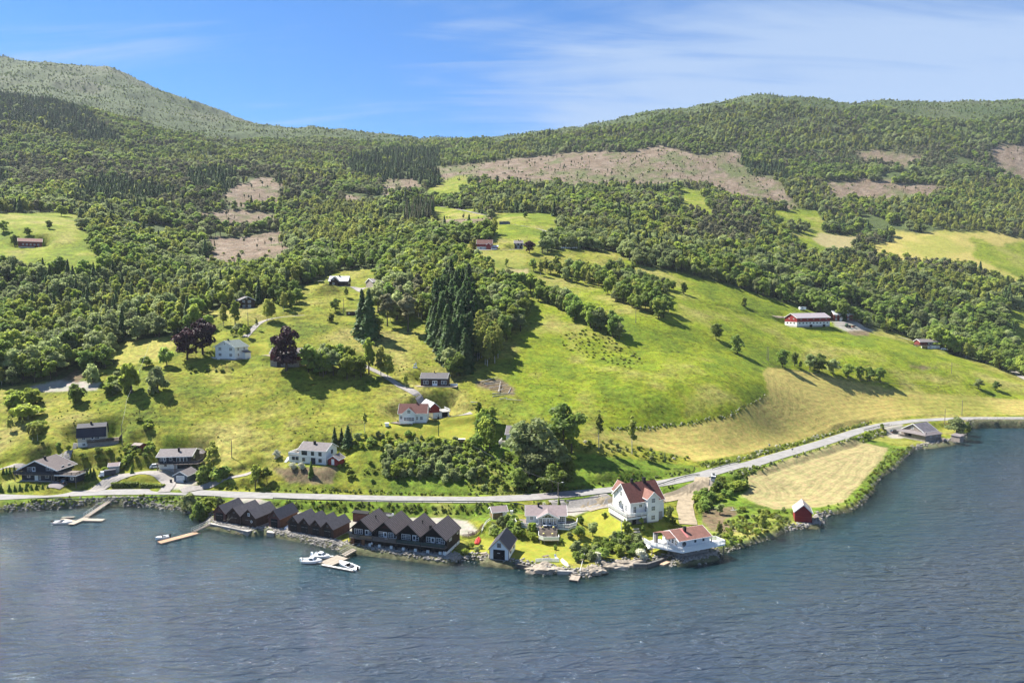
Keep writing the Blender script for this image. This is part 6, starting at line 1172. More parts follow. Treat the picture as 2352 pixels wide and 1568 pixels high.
# --- single plants, one by one
for a in [
 ('copper', B2, 1330, 1168, 935, 'dark purple copper beech left of the tall white farmhouse, the nearer of two', None, 1.0), ('copper', B2, 1440, 1130, 870, 'dark purple copper beech directly beside the tall white farmhouse', None, .95),
 ('copper', B4, 475, 1000, 590, 'dark purple copper beech hiding the old red barn', None, .92),
 ('spruce', B4, 1165, 690, 255, 'tall black green spruce on the left edge of the knoll, left of a pair', None, 1.15), ('spruce', B4, 1225, 705, 245, 'tall black green spruce on the left edge of the knoll, right of a pair', None, 1.3),
 ('birch', B4, 1300, 700, 490, 'round pale bushy tree at the foot of the tall spruce pair', None, 1.3), ('pine', B4, 1575, 650, 320, 'open crowned pine standing alone under the knoll', None, 1.35), ('pine', B4, 1390, 600, 300, 'dark pine behind the tall spruce pair', None, 1.1),
 ('dark', B4, 918, 470, 345, 'dense round tree above the turf roofed cabin', None, 1.05), ('birch', B4, 1015, 345, 235, 'small tree on the slope below the dark hillside house', None, 1.1), ('yellowbush', B4, 880, 560, 480, 'yellow green bush beside the turf roofed cabin', None, .8),
 ('birch', B4, 300, 560, 345, 'birch clump beside the curving farm lane, left stem', None, 1.1), ('birch', B4, 345, 545, 350, 'birch clump beside the curving farm lane, right stem', None, 1.1), ('aspen', B4, 205, 640, 520, 'thin young birch at the lane edge', None, 1.2),
 ('leafy', B4, 1222, 1030, 690, 'tall leaning tree right of the roadside thicket', None, .55), ('birch', B4, 1330, 1050, 760, 'birch with loose crown by the knoll track', None, .9), ('birch', B4, 1392, 1080, 840, 'grey green birch left of the dark brown cabin', None, 1.2), ('birch', B4, 1550, 1150, 1020, 'slim young birch beside the dirt road junction', None, .9),
 ('willow', C8, 560, 880, 420, 'huge grey green leafy tree hiding the white house', None, 1.15), ('willow', C8, 720, 920, 385, 'huge grey green leafy tree, right twin of the one hiding the white house', None, 1.15), ('willow', C8, 860, 960, 600, 'broad dark leafy tree right of the huge grey green one', None, 1.2), ('willow', C8, 620, 1010, 690, 'broad leafy tree below the huge grey green pair', None, 1.3), ('dark', C8, 960, 690, 250, 'dense round dark tree behind the tall maple', None, 1.25), ('leafy', C8, 1045, 760, 365, 'tall maple with visible forked trunk right of the big trees', None, .75),
 ('aspen', C8, 1318, 725, 320, 'tall thin aspen in the meadow, the left of two', None, 1.0), ('aspen', C8, 1652, 775, 375, 'tall thin aspen in the meadow, the right of two', None, 1.0), ('spruce', C8, 1980, 850, 745, 'small narrow conifer near the meadow path', None, .8),
 ('leafy', C8, 160, 700, 380, 'leafy tree left of the hidden white house', None, .8), ('dark', C8, 100, 760, 560, 'dark bushy tree at the corner of the bright lawn', None, 1.0), ('leafy', C8, 220, 740, 480, 'leafy tree nearest the hidden white house', None, .8), ('dark', C8, 520, 1130, 900, 'dark bush in the shade below the huge tree', None, 1.3), ('dark', C8, 850, 1150, 860, 'dark leafy tree on the bank above the road patch', None, 1.2), ('leafy', C8, 1010, 1000, 760, 'light leafy tree on the right of the dark bank', None, 1.0),
 ('spruce', C7, 912, 830, 680, 'pointed conifer behind the white two storey house, the left of three', None, 1.3), ('spruce', C7, 975, 835, 690, 'pointed conifer behind the white two storey house, the middle of three', None, 1.3), ('spruce', C7, 1032, 855, 660, 'pointed conifer behind the white two storey house, the right of three', None, 1.6),
 ('aspen', C7, 1185, 740, 525, 'slender pale tree above the weedy bank', None, 1.0), ('birch', C7, 215, 1190, 1010, 'loose leafy tree beside the small roadside triangle sign', None, 1.25), ('leafy', C7, 300, 1190, 1040, 'bushy tree right of the loose roadside one', None, 1.0), ('cypress', C7, 700, 1125, 985, 'round topped conifer in front of the white two storey house', None, .95),
 ('flowerbush', C7, 390, 970, 885, 'cream flowering bush left of the white two storey house', None, .75), ('flowerbush', C7, 530, 1065, 1000, 'cream flowering bush in front of the basement wall, left half', None, .8), ('flowerbush', C7, 610, 1065, 1000, 'cream flowering bush in front of the basement wall, right half', None, .8),
 ('birch', C1, 1930, 650, 325, 'tall drooping birch right of the dark blue house', None, 1.1), ('darkbush', C1, 1840, 700, 560, 'dark bush at the foot of the drooping birch', None, .9), ('darkbush', C1, 1960, 700, 590, 'wide dark bush right of the blue grey garage', None, 1.1), ('leafy', C1, 2310, 780, 540, 'leafy tree at the left of the track junction', None, .7),
 ('cypress', C1, 1195, 640, 555, 'small round conifer at the start of the turning loop', None, 1.1), ('darkbush', C1, 530, 415, 350, 'dark round bush left of the cream house', None, .8), ('bush', C1, 622, 430, 375, 'pale rounded bush by the cream house steps', None, .7),
 ('silverbush', C1, 1720, 965, 810, 'large pale green bush on the shore by the boathouses', None, 1.0), ('bush', C1, 1870, 975, 840, 'wide green bush touching the leftmost boathouse', None, 1.0), ('silverbush', C1, 1990, 930, 840, 'pale bush between the road and the leftmost boathouse', None, .9), ('darkbush', C2, 60, 500, 250, 'dark green bush overhanging the water left of the boathouses', None, .8),
 ('darkbush', C4, 1700, 640, 505, 'round dark shrub at the top right of the bungalow terrace', None, .85), ('darkbush', C4, 1670, 830, 655, 'large round dark shrub below the bungalow terrace', None, .95), ('silverbush', C4, 1545, 860, 760, 'pale shrub in front of the large round one', None, .9), ('apple', C4, 1885, 835, 610, 'apple tree in the middle of the lawn', None, 1.0), ('apple', C4, 1620, 1130, 885, 'apple tree by the timber stairs to the jetty', None, .9), ('darkbush', C4, 1320, 1035, 950, 'small round shrub on the lawn below the terrace', None, .7), ('darkbush', C4, 2058, 558, 465, 'small round shrub by the villa lawn edge', None, .7), ('darkbush', C4, 1415, 915, 850, 'low dark shrub right of the lower terrace', None, .8), ('cypress', C4, 2222, 808, 735, 'tiny upright conifer on the lawn by the flagpole', None, .8), ('cypress', C4, 1375, 385, 215, 'pointed conifer behind the bungalow by the lamp post', None, .85),
 ('yellowbush', C4, 1090, 385, 300, 'pale yellow flowering hedge behind the bungalow, left end', None, 1.0), ('flowerbush', C4, 1150, 385, 310, 'pale yellow flowering hedge behind the bungalow, middle', None, .9), ('yellowbush', C4, 1240, 385, 315, 'pale yellow flowering hedge behind the bungalow, right end', None, 1.0), ('silverbush', C4, 1900, 1000 + 0, 945, 'small bare fruit bush on the lawn edge', None, .6),
 ('leafy', C5, 725, 800, 690, 'small leafy tree in front of the villa basement', None, .9), ('silverbush', C5, 1090, 700, 540, 'pale shrub at the corner of the villa garden', None, .5), ('bush', C5, 1020, 660, 570, 'green bush right of the villa bay', None, .8), ('yellowbush', C5, 850, 835, 765, 'clipped bright green shrub before the villa', None, 1.3), ('darkbush', C5, 745, 870, 800, 'dark low shrub at the garden steps', None, 1.0), ('bush', C5, 1140, 780, 690, 'clipped bush on the bend of the dirt track', None, .9), ('darkbush', C5, 245, 715, 625, 'round dark shrub left of the villa', None, .75) if False else ('bush', C5, 1050, 760, 690, 'low hedge bush beside the dirt track', None, 1.0),
 ('apple', C6, 255, 918, 820, 'small apple tree in the dry garden by the dirt track', None, 1.0), ('birch', C6, 605, 1060, 860, 'slim birch on the grassy shore bank', None, .9), ('birch', C6, 250, 1095, 960, 'slim birch right of the white railed boathouse', None, .9), ('willow', C6, 2200, 290, 105, 'round willow on the shore beside the grey boat hall', None, 1.05), ('leafy', C6, 2290, 270, 150, 'leafy tree right of the shore willow', None, .9), ('bush', C6, 1455, 290, 225, 'bush between road and grassy hall yard', None, .9), ('bush', C6, 1590, 215, 165, 'small roadside bush near the boat hall', None, .6),
 ('dark', B6, 272, 890, 775, 'round tree standing alone on the bright slope', None, 1.0), ('dark', B6, 415, 985, 850, 'dark round tree alone above the yellow field corner', None, .95),
 ('dark', B6, 720, 1075, 950, 'big round tree at the left of the field hedge row', None, 1.15), ('dark', B6, 802, 1068, 968, 'narrow tree second in the field hedge row', None, .8), ('leafy', B6, 842, 1082, 1030, 'very small tree in the field hedge row', None, .8), ('willow', B6, 905, 1095, 980, 'pale tree in the field hedge row', None, .95), ('dark', B6, 968, 1112, 980, 'broad dark tree in the field hedge row', None, 1.1), ('willow', B6, 1062, 1125, 1015, 'loose grey green tree in the field hedge row', None, 1.1), ('dark', B6, 1165, 1145, 1045, 'round tree in the field hedge row, fourth from the right', None, 1.05), ('dark', B6, 1242, 1158, 1062, 'round tree in the field hedge row, third from the right', None, 1.1), ('dark', B6, 1310, 1168, 1070, 'round tree in the field hedge row, second from the right', None, 1.0), ('dark', B6, 1380, 1172, 1070, 'round tree at the right end of the field hedge row', None, 1.05),
 ('willow', B6, 2045, 1222, 1150, 'pale round tree by the road, left of two', None, 1.2), ('dark', B6, 2160, 1229, 1165, 'dark round tree by the road, right of two', None, 1.2), ('bush', B6, 460, 665, 600, 'bush on the upper pasture path', None, .7), ('leafy', B5, 520, 580, 510, 'small tree on the upper farm field', None, .8),
 ('silverbush', B2, 1120, 1400, 1205, 'huge round grey bush at the edge of the near meadow', None, .78), ('bush', B2, 935, 1405, 1190, 'broad leafy tree left of the huge round grey bush', None, .7), ('darkbush', B2, 1185, 1215, 1075, 'round tree at the right end of the small yellow field', None, .62), ('darkbush', B2, 540, 1480, 1335, 'round dark bush below the gravel patch', None, .85), ('bush', B2, 100, 1520, 1395, 'wide bush at the left edge of the meadow', None, 1.1), ('bush', B2, 215, 1500, 1380, 'rounded bush right of the wide one at the left meadow edge', None, .9), ('silverbush', B2, 660, 1330, 1190, 'pale bushy tree above the gravel patch', None, .7), ('dark', B2, 1040, 1220, 1140, 'dark shrub at the corner of the small yellow field', None, 1.6), ('bush', B2, 785, 1420, 1340, 'bush right of the gravel patch', None, 1.1),
 ('leafy', B2, 1670, 920, 745, 'bright leafy tree below the log house', None, .75), ('birch', B2, 1585, 930, 770, 'thin birch left of the bright leafy tree', None, .9), ('dark', B2, 25, 265, 180, 'dark round tree at the left picture edge in the upper field', None, 1.1), ('dark', B2, 350, 240, 180, 'dark round tree above the long red barn', None, 1.3), ('leafy', B2, 435, 152, 75, 'wide pale tree at the top of the upper left field', None, 1.8), ('leafy', B2, 545, 142, 90, 'pale tree at the top right of the upper left field', None, 1.2), ('dark', B2, 195, 290, 228, 'tree behind the roof of the long red barn', None, 1.5), ('dark', B2, 105, 370, 280, 'dark tree at the left gable of the long red barn', None, 1.0), ('leafy', B2, 290, 535, 455, 'tree low in the upper left field', None, 1.2),
 ('yellowbush', B5, 262, 440, 348, 'yellow green tree left of the upper red barn', None, .75), ('dark', B5, 345, 372, 272, 'big round tree behind the upper red barn', None, 1.3), ('dark', B5, 215, 372, 290, 'round tree left behind the upper red barn', None, 1.1), ('copper', B5, 705, 468, 365, 'reddish dark round tree beside the black farm house', None, 1.15), ('dark', B5, 820, 400, 285, 'tall dark tree right of the upper farm', None, .8), ('dark', B5, 672, 185, 135, 'round tree at the edge of the upper farm field', None, 1.3),
]:
 ptree(*a)
# clipped hedge in the turning loop, two pieces
for k, (x0, x1) in enumerate(((1010, 1250), (1275, 1485))):
 A = hit(*C1(x0, 760)); B = hit(*C1(x1, 755)); rs = np.random.RandomState(5 + k); n = 900; L = math.hypot(B[0] - A[0], B[1] - A[1]); P = np.stack([rs.uniform(0, L, n), rs.uniform(-.9, .9, n), rs.uniform(.1, 1.7, n)], 1); P[:, 2] = np.where(np.abs(P[:, 1]) < .6, 1.55 + rs.uniform(-.15, .15, n), P[:, 2])
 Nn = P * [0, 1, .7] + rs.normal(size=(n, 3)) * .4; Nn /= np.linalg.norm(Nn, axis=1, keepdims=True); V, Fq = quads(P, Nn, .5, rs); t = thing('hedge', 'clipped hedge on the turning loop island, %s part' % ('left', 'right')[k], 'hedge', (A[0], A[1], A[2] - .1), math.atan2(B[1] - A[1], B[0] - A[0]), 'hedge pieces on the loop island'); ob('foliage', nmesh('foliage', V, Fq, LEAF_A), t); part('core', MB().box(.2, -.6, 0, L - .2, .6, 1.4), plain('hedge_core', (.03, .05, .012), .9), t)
# small conifers along the front of the dark blue house
for k, x in enumerate((10, 85, 135, 182, 236, 287, 330, 385, 432)): ptree('youngspruce', C1, x, 800 - k * 4, 722 + (k % 3) * 6, 'small conical conifer in the row before the dark blue terrace house', 'row of small conifers before the dark blue terrace house', 1.5, name='conifer')
for k, (x, y) in enumerate(((30, 640), (60, 640), (90, 635), (130, 620), (790, 700), (822, 690), (852, 690))): ptree('youngspruce', C1, x, y, y - 62 - 6 * (k > 3) * 8, 'small conical conifer ' + ('left behind the dark blue terrace house' if k < 4 else 'right of the carport'), 'small conifers around the dark blue terrace house', 1.3, name='conifer')
# --- groups: polygons filled with individuals; each plant is one thing while it shows large, the rest is one mass
CAND = []
rg = np.random.RandomState(23)
def visible_px(x, y, h): return h * F_PX / y
def fill(P, spacing, kinds, hr, label, group, wide=1.0, world=None, shear=None):
 w = np.array(world if world is not None else wpoly(P, 18)); x0, y0 = w.min(0); x1, y1 = w.max(0); nx = int((x1 - x0) / spacing) + 1; ny = int((y1 - y0) / spacing) + 1
 gx, gy = np.meshgrid(np.arange(nx), np.arange(ny)); X = x0 + (gx + rg.rand(*gx.shape) * .85 + .5 * (gy % 2)) * spacing; Y = y0 + (gy + rg.rand(*gx.shape) * .85) * spacing
 m = in_poly(X, Y, w); ks, ps = zip(*kinds); ps = np.array(ps, float) / sum(ps)
 for x, y in zip(X[m], Y[m]):
  k = ks[rg.choice(len(ks), p=ps)]; h = rg.uniform(*hr) * (1.15 if k in ('spruce', 'barespruce') else .9 if k == 'youngspruce' else 1); CAND.append((visible_px(x, y, h), k, x, y, h, label, group, wide * (1.5 if k.endswith('bush') else 1)))
def fline(P, spacing, kinds, hr, label, group, wide=1.0, jit=1.0):
 P = [hit(u, v) for u, v in dens(P, 12)]; Q = smooth_line(P, spacing); ks, ps = zip(*kinds); ps = np.array(ps, float) / sum(ps)
 for q in Q: x = q[0] + rg.normal() * jit; y = q[1] + rg.normal() * jit; k = ks[rg.choice(len(ks), p=ps)]; h = rg.uniform(*hr); CAND.append((visible_px(x, y, h), k, x, y, h, label, group, wide))
# the knoll
fill(pts(B4, (1760, 600), (1850, 440), (1940, 280), (2160, 330), (2190, 600), (2120, 900), (2150, 1010), (2050, 1040), (1980, 960), (1900, 900), (1800, 760)), 3.2, [('spruce', 6), ('youngspruce', 5)], (11, 21), 'spruce in the dense dark grove on the knoll', 'spruces in the grove on the knoll', 1.4)
fill(pts(B5, (120, 660), (360, 720), (500, 740), (640, 830), (700, 920), (660, 1080), (500, 1210), (380, 1230), (260, 1000), (150, 800)), 5.0, [('dark', 3), ('willow', 2), ('leafy', 2)], (9, 14), 'leafy tree on the sunny right side of the knoll', 'leafy trees on the right side of the knoll', 1.0)
fill(pts(B5, (250, 1180), (330, 1120), (460, 1240), (470, 1370), (340, 1400), (260, 1330)), 3.2, [('birch', 6), ('youngspruce', 1)], (13, 17), 'tall white stemmed birch at the lower tip of the knoll', 'birches at the lower tip of the knoll', .8)
fill(pts(B4, (1880, 880), (1990, 860), (2060, 960), (2100, 1040), (1960, 1060), (1890, 960)), 4.0, [('willow', 3), ('dark', 1), ('spruce', 2)], (8, 12), 'leafy tree at the foot of the spruce grove above the brown cabin', 'trees at the foot of the spruce grove', 1.0)
fill(pts(B4, (1270, 330), (1500, 300), (1700, 350), (1850, 420), (1800, 560), (1700, 560), (1560, 560), (1420, 560), (1340, 560), (1290, 480)), 6.0, [('willow', 4), ('pine', 3), ('birch', 3), ('dark', 1)], (12, 17), 'grey green tree in the open wood on the left of the knoll', 'trees in the open wood on the left of the knoll', .95)
fill([(862, 640), (900, 600), (1000, 575), (1080, 590), (1140, 640), (1110, 680), (1020, 700), (960, 690), (880, 690)], 6.2, [('leafy', 5), ('birch', 3), ('dark', 2), ('willow', 2)], (10, 15), 'leafy tree in the wood behind the knoll', 'trees in the wood behind the knoll', 1.0)
fill(pts(B5, (230, 640), (330, 640), (362, 690), (330, 705), (240, 690)), 4.0, [('birch', 3), ('leafy', 1)], (11, 13), 'thin stemmed tree in front of the beige field', 'thin trees in front of the beige field', .8)
# roadside thicket left of centre
fill(pts(B4, (660, 960), (760, 900), (950, 960), (1080, 940), (1180, 1000), (1190, 1085), (1100, 1115), (950, 1085), (760, 1065), (670, 1020)), 4.6, [('leafy', 4), ('dark', 3), ('willow', 2)], (9, 14.5), 'leafy tree in the round thicket between copper beech and farm track', 'trees in the thicket right of the copper beech', 1.0)
# the two tree rows
fline(pts(B5, (520, 722), (700, 792), (900, 880), (1050, 970), (1200, 1062), (1330, 1110), (1410, 1160)), 2.3, [('dark', 5), ('leafy', 2), ('willow', 2)], (9, 14), 'leafy tree in the row running down the middle of the bright pasture', 'trees in the row down the middle of the pasture', .95, 2.0)
fill(pts(B5, (690, 590), (1000, 620), (1300, 650), (1570, 620), (1560, 690), (1300, 770), (1150, 730), (1000, 690), (780, 650)), 6.2, [('leafy', 3), ('dark', 3), ('birch', 3), ('willow', 2)], (8, 13), 'leafy tree in the belt above the bright pasture', 'trees in the belt above the pasture', .95)
fill(pts(B5, (1310, 700), (1600, 700), (1750, 740), (1720, 860), (1840, 950), (1830, 1040), (1680, 980), (1480, 900), (1340, 830)), 6.0, [('dark', 4), ('willow', 3), ('leafy', 2), ('birch', 1)], (8, 12.5), 'leafy tree in the second row running down the pasture', 'trees in the second row down the pasture', .98)
fill(pts(B5, (1680, 720), (1850, 740), (1990, 790), (1990, 810), (1850, 810), (1700, 790)), 8.5, [('dark', 3), ('willow', 2)], (6, 9), 'small round tree at the top of the right pasture', 'small trees at the top of the right pasture', 1.1)
# shrubs
fill(pts(B5, (930, 1130), (1200, 1080), (1420, 1150), (1550, 1250), (1640, 1350), (1480, 1390), (1250, 1330), (1050, 1260), (940, 1190)), 3.6, [('bush', 3), ('yellowbush', 2), ('silverbush', 1)], (.35, .9), 'low bush scattered on the bright slope', 'low bushes scattered on the bright slope', 1.3)
fill(pts(C7, (1330, 940), (1500, 890), (1800, 870), (2150, 900), (2270, 1000), (2240, 1180), (1900, 1190), (1600, 1150), (1350, 1150)), 2.5, [('silverbush', 6), ('darkbush', 3), ('bush', 2), ('willow', 1)], (2.4, 4.6), 'grey green shrub in the dense thicket above the road', 'shrubs in the dense thicket above the road', .62)
fill(pts(C7, (1080, 760), (1450, 740), (1730, 790), (2150, 830), (2200, 920), (1800, 880), (1300, 920), (1080, 900)), 3.4, [('bush', 3), ('silverbush', 2), ('darkbush', 2)], (1.5, 3.0), 'bush on the weedy slope below the white house lawn', 'bushes on the weedy slope below the lawn', .7)
fill(pts(C7, (880, 1060), (1350, 980), (1350, 1190), (900, 1200)), 4.2, [('bush', 4), ('darkbush', 1)], (.9, 2.0), 'low bush on the green bank left of the dense thicket', 'low bushes on the green bank', .8)
fill(pts(C7, (2210, 580), (2300, 560), (2352, 700), (2330, 900), (2260, 900), (2190, 780)), 3.6, [('dark', 2), ('leafy', 2), ('darkbush', 1)], (4, 8), 'leafy shrub between the bright lawn and the hidden house', 'leafy shrubs right of the bright lawn', .95)
fill(pts(C8, (450, 950), (900, 900), (1060, 1000), (1000, 1120), (700, 1160), (430, 1130)), 3.6, [('dark', 2), ('darkbush', 3)], (2.5, 5), 'dark shrub on the shaded bank under the big trees', 'dark shrubs on the shaded bank', .8)
fill(pts(C8, (120, 760), (420, 800), (560, 920), (420, 1150), (60, 1180), (20, 900)), 4.0, [('bush', 3), ('silverbush', 2)], (1.2, 2.6), 'bush on the lush bank left of the big trees', 'bushes on the lush bank left of the big trees', .7)
fill(pts(C8, (1120, 660), (1380, 640), (2250, 810), (2200, 830), (1900, 850), (1500, 790), (1150, 760)), 3.0, [('bush', 3), ('silverbush', 3), ('flowerbush', .5)], (.8, 1.7), 'low weedy bush along the old meadow terrace', 'low bushes along the meadow terrace', .8)
fill(pts(C1, (665, 470), (800, 455), (1000, 430), (1150, 440), (1250, 520), (1100, 600), (940, 620), (870, 590), (700, 540)), 2.8, [('darkbush', 3), ('leafy', 1), ('bush', 2)], (1.3, 2.8), 'dense bush between the cream house and the pale shed', 'dense bushes between the cream house and the shed', .72)
fill(pts(C1, (1170, 420), (1400, 380), (1420, 450), (1330, 520), (1200, 500)), 3.0, [('bush', 2), ('darkbush', 1)], (1.4, 2.8), 'bush beside the tiny red shed', 'bushes beside the tiny red shed', .7)
fill(pts(C1, (1750, 570), (2080, 620), (2060, 680), (1850, 690), (1740, 680)), 2.8, [('darkbush', 3), ('silverbush', 1)], (1.8, 3.6), 'dark bush right of the garage under the drooping birch', 'dark bushes right of the garage', .75)
fill(pts(C1, (40, 180), (200, 120), (420, 160), (420, 300), (400, 450), (280, 400), (60, 320)), 5.5, [('aspen', 3), ('birch', 2), ('bush', 2)], (4, 7.5), 'spindly sapling on the rough slope at the far left', 'spindly saplings on the far left slope', 1.0)
fill(pts(C1, (1180, 80), (1380, 130), (1400, 300), (1250, 250)), 4.0, [('bush', 3), ('aspen', 1)], (1.5, 3.2), 'bush climbing the meadow above the dark blue house', 'bushes on the meadow above the dark blue house', .8)
fill(pts(C4, (230, 800), (380, 600), (700, 600), (1000, 700), (1040, 900), (900, 950), (600, 820), (400, 880)), 2.4, [('silverbush', 3), ('darkbush', 3), ('bush', 2)], (1.5, 3.0), 'shrub on the garden bank between woodshed and bungalow terrace', 'shrubs on the garden bank by the bungalow', .62)
fill(pts(C4, (-20, 1000), (190, 980), (210, 1120), (60, 1150), (-60, 1100)), 2.4, [('silverbush', 2), ('flowerbush', 1), ('bush', 2)], (1.0, 1.9), 'weedy bush beside the upturned red boat', 'weedy bushes beside the upturned red boat', .7)
fill(pts(C5, (-60, 1180), (200, 1050), (470, 960), (520, 780), (600, 850), (640, 950), (760, 1100), (790, 1220), (600, 1250), (400, 1230), (150, 1280), (-100, 1280)), 2.5, [('silverbush', 3), ('darkbush', 3), ('bush', 2), ('flowerbush', .8), ('leafy', .6)], (1.8, 3.6), 'shrub in the flowering thicket above the rocks', 'shrubs in the flowering thicket above the rocks', .62)
fill(pts(C6, (60, 800), (150, 740), (300, 640), (470, 640), (500, 700), (350, 780), (170, 860), (110, 960), (50, 900)), 2.8, [('bush', 3), ('darkbush', 3), ('leafy', 1)], (2.0, 4.0), 'bush in the green belt along the dirt track', 'bushes in the green belt along the dirt track', .68)
fill(pts(C6, (400, 830), (700, 880), (880, 890), (870, 990), (700, 1000), (560, 1080), (300, 1130), (280, 1040), (420, 980)), 4.0, [('bush', 4), ('darkbush', 1), ('silverbush', 1)], (.8, 2.0), 'low bush on the grassy shore between the boathouses', 'low bushes on the grassy shore', .8)
fill(pts(B2, (20, 1420), (270, 1400), (280, 1500), (60, 1530)), 3.5, [('bush', 3), ('leafy', 1)], (2.2, 4), 'bush in the clump at the left meadow edge', 'bushes in the clump at the left meadow edge', .8)
fill(pts(B2, (740, 1340), (860, 1300), (900, 1420), (780, 1440)), 3.5, [('silverbush', 3), ('bush', 2)], (2, 4), 'pale bush right of the gravel patch', 'pale bushes right of the gravel patch', .8)
fill(pts(B2, (1220, 1230), (1500, 1220), (1700, 1230), (1640, 1270), (1300, 1270)), 4.0, [('bush', 2), ('silverbush', 1)], (.8, 1.8), 'low bush on the bank below the tall white farmhouse', 'low bushes below the tall white farmhouse', .8)
fill(pts(B4, (320, 330), (600, 280), (610, 400), (550, 470), (420, 470)), 6.0, [('leafy', 3), ('dark', 3), ('birch', 1)], (7, 11), 'leafy tree in the clump right of the log house', 'trees in the clump right of the log house', 1.0)
fill(pts(B4, (0, 620), (130, 640), (140, 720), (40, 725), (-60, 700)), 4.5, [('leafy', 2), ('silverbush', 1)], (3, 6), 'leafy shrub behind the tall white farmhouse', 'leafy shrubs behind the tall white farmhouse', .9)
fline(pts(C6, (1020, 885), (1150, 860), (1300, 830)), 3.0, [('bush', 1)], (.7, 1.3), 'low bush on the lake side edge of the mown field', 'low bushes on the edge of the mown field', .8, .5)
# --- the forest: species by place
def poly_mask(P): return wpoly(P, 15)
DARKS = [poly_mask(P) for P in ([(-100, 190), (100, 225), (190, 250), (280, 330), (200, 330), (60, 290), (-100, 270)], [(800, 365), (900, 345), (1010, 345), (1012, 430), (900, 430), (800, 400)], [(430, 400), (540, 395), (545, 445), (440, 440)], [(1690, 385), (1790, 380), (1830, 420), (1760, 430), (1690, 425)],
         [(180, 420), (270, 420), (420, 450), (300, 475), (180, 460)], [(-50, 390), (20, 390), (20, 440), (-50, 440)], [(80, 640), (230, 620), (340, 660), (310, 740), (200, 760), (100, 720)])]
GREYS = [poly_mask(P) for P in ([(0, 360), (300, 380), (560, 380), (760, 420), (680, 470), (560, 470), (420, 500), (200, 440), (0, 420)], [(1600, 330), (1800, 350), (2300, 340), (2300, 395), (2100, 390), (1800, 380)], [(1560, 480), (1720, 470), (1760, 540), (1650, 560)])]
YELS = [poly_mask(P) for P in ([(0, 270), (60, 270), (330, 360), (200, 350), (60, 300)], [(1900, 420), (2352, 420), (2352, 560), (2100, 520)], [(700, 470), (850, 480), (900, 560), (720, 580)])]
holes = [CLEAR_W[i] for i in range(len(CLEAR_W))] + OPENF_W + [OPEN]
NOPIX = [wpoly([(440, 480), (560, 470), (640, 480), (640, 470), (560, 455), (450, 470)], 15)]
allpts = []
Dc = 285.0
while Dc < 2450:
 sp = 6.0 + max(0, Dc - 370) * .0018; a = -0.93
 xs = np.arange(-0.93 * Dc, 0.93 * Dc, sp); xs = xs + rg.rand(len(xs)) * sp * .9; ys = Dc + rg.rand(len(xs)) * sp * .9; allpts.append(np.stack([xs, ys], 1)); Dc += sp * .87
FP = np.concatenate(allpts); al = FP[:, 0] / FP[:, 1]
ci = np.clip(((al - AG[0]) / (AG[1] - AG[0])).round().astype(int), 0, NA - 1); ri = np.clip(np.searchsorted(DG, FP[:, 1]), 0, ND - 1); cl = cls[ri, ci]
far = cl == CLS.index('mountainside'); okf = (cl == CLS.index('forest_floor')); dn = fbm(FP[:, 0] / 45, FP[:, 1] / 45, 3)
keep = okf & (dn > -.24) | (far & (rg.rand(len(FP)) < np.clip(.75 - (FP[:, 1] - 1550) / 1500 * .5 + dn * 1.1, .02, .6)))
FP = FP[keep]; cl = cl[keep]; n = len(FP); fz = G.heights(FP[:, 0], FP[:, 1]); r1 = rg.rand(n); band = fbm(FP[:, 0] / 110, FP[:, 1] / 110, 3) + .12 * rg.randn(n); band2 = fbm(FP[:, 0] / 70 + 30, FP[:, 1] / 70 + 8, 3) + .1 * rg.randn(n)
KN = ['leafy', 'dark', 'birch', 'willow', 'spruce', 'pine', 'barespruce']
kd = np.where(band > .07, 1, np.where(band < -.09, 2, 0)); kd = np.where((band2 > .24) & (r1 < .75) & (FP[:, 1] > 600), 4, kd); kd = np.where((r1 > .87) | ((fbm(FP[:, 0] / 50 + 5, FP[:, 1] / 50 + 77, 3) > .12) & (r1 > .3)), 3, kd); kd = np.where((r1 < .07), 4, kd); kd = np.where((band2 < -.15) & (r1 < .7) & (FP[:, 1] > 700), 5, kd)
def inany(P):
 m = np.zeros(n, bool)
 for w in P: m |= in_poly(FP[:, 0], FP[:, 1], w)
 return m
r2 = rg.rand(n); kd = np.where(inany(GREYS) & (r2 < .65), 5, kd); kd = np.where(inany(YELS) & (r2 < .6), 2, kd); kd = np.where(inany(DARKS) & (r2 < np.where(FP[:, 1] > 600, .9, .35)), 4, kd)
fh = rg.uniform(7.0, 13.5, n) * (1 + .8 * fbm(FP[:, 0] / 30, FP[:, 1] / 30, 2)); fh = np.where(kd == 4, fh * 1.25, fh); fh = np.where(cl == CLS.index('mountainside'), fh * rg.uniform(.2, .55, n), fh); fh = np.where(FP[:, 1] > 1200, fh * .88, fh)
print('forest trees', n)
# individuals: what shows largest
KINDFAM = {'leafy': 'L', 'dark': 'L', 'willow': 'L', 'birch': 'B', 'aspen': 'B', 'spruce': 'S', 'youngspruce': 'S', 'barespruce': 'S', 'pine': 'P', 'bush': 'U', 'darkbush': 'U', 'silverbush': 'U', 'flowerbush': 'U', 'yellowbush': 'U'}
def near_forest():
 order = np.argsort(-fh / FP[:, 1]); used = set(); quota = {'L': 110, 'B': 60, 'S': 60, 'P': 30}
 # trees on the front edge of the forest: visible feet
 for i in np.where((FP[:, 1] < 560) & (np.abs(al[keep]) < .78))[0]:
  k = KN[kd[i]]; x, y = FP[i]; CAND.append((visible_px(x, y, fh[i]) * .8, k, x, y, fh[i], {'L': 'leafy tree at the near edge of the forest', 'B': 'birch at the near edge of the forest', 'S': 'spruce at the near edge of the forest', 'P': 'pine at the near edge of the forest'}[KINDFAM[k]], 'near forest edge ' + {'L': 'leafy trees', 'B': 'birches', 'S': 'spruces', 'P': 'pines'}[KINDFAM[k]], 1.0)); used.add(i)
 return used
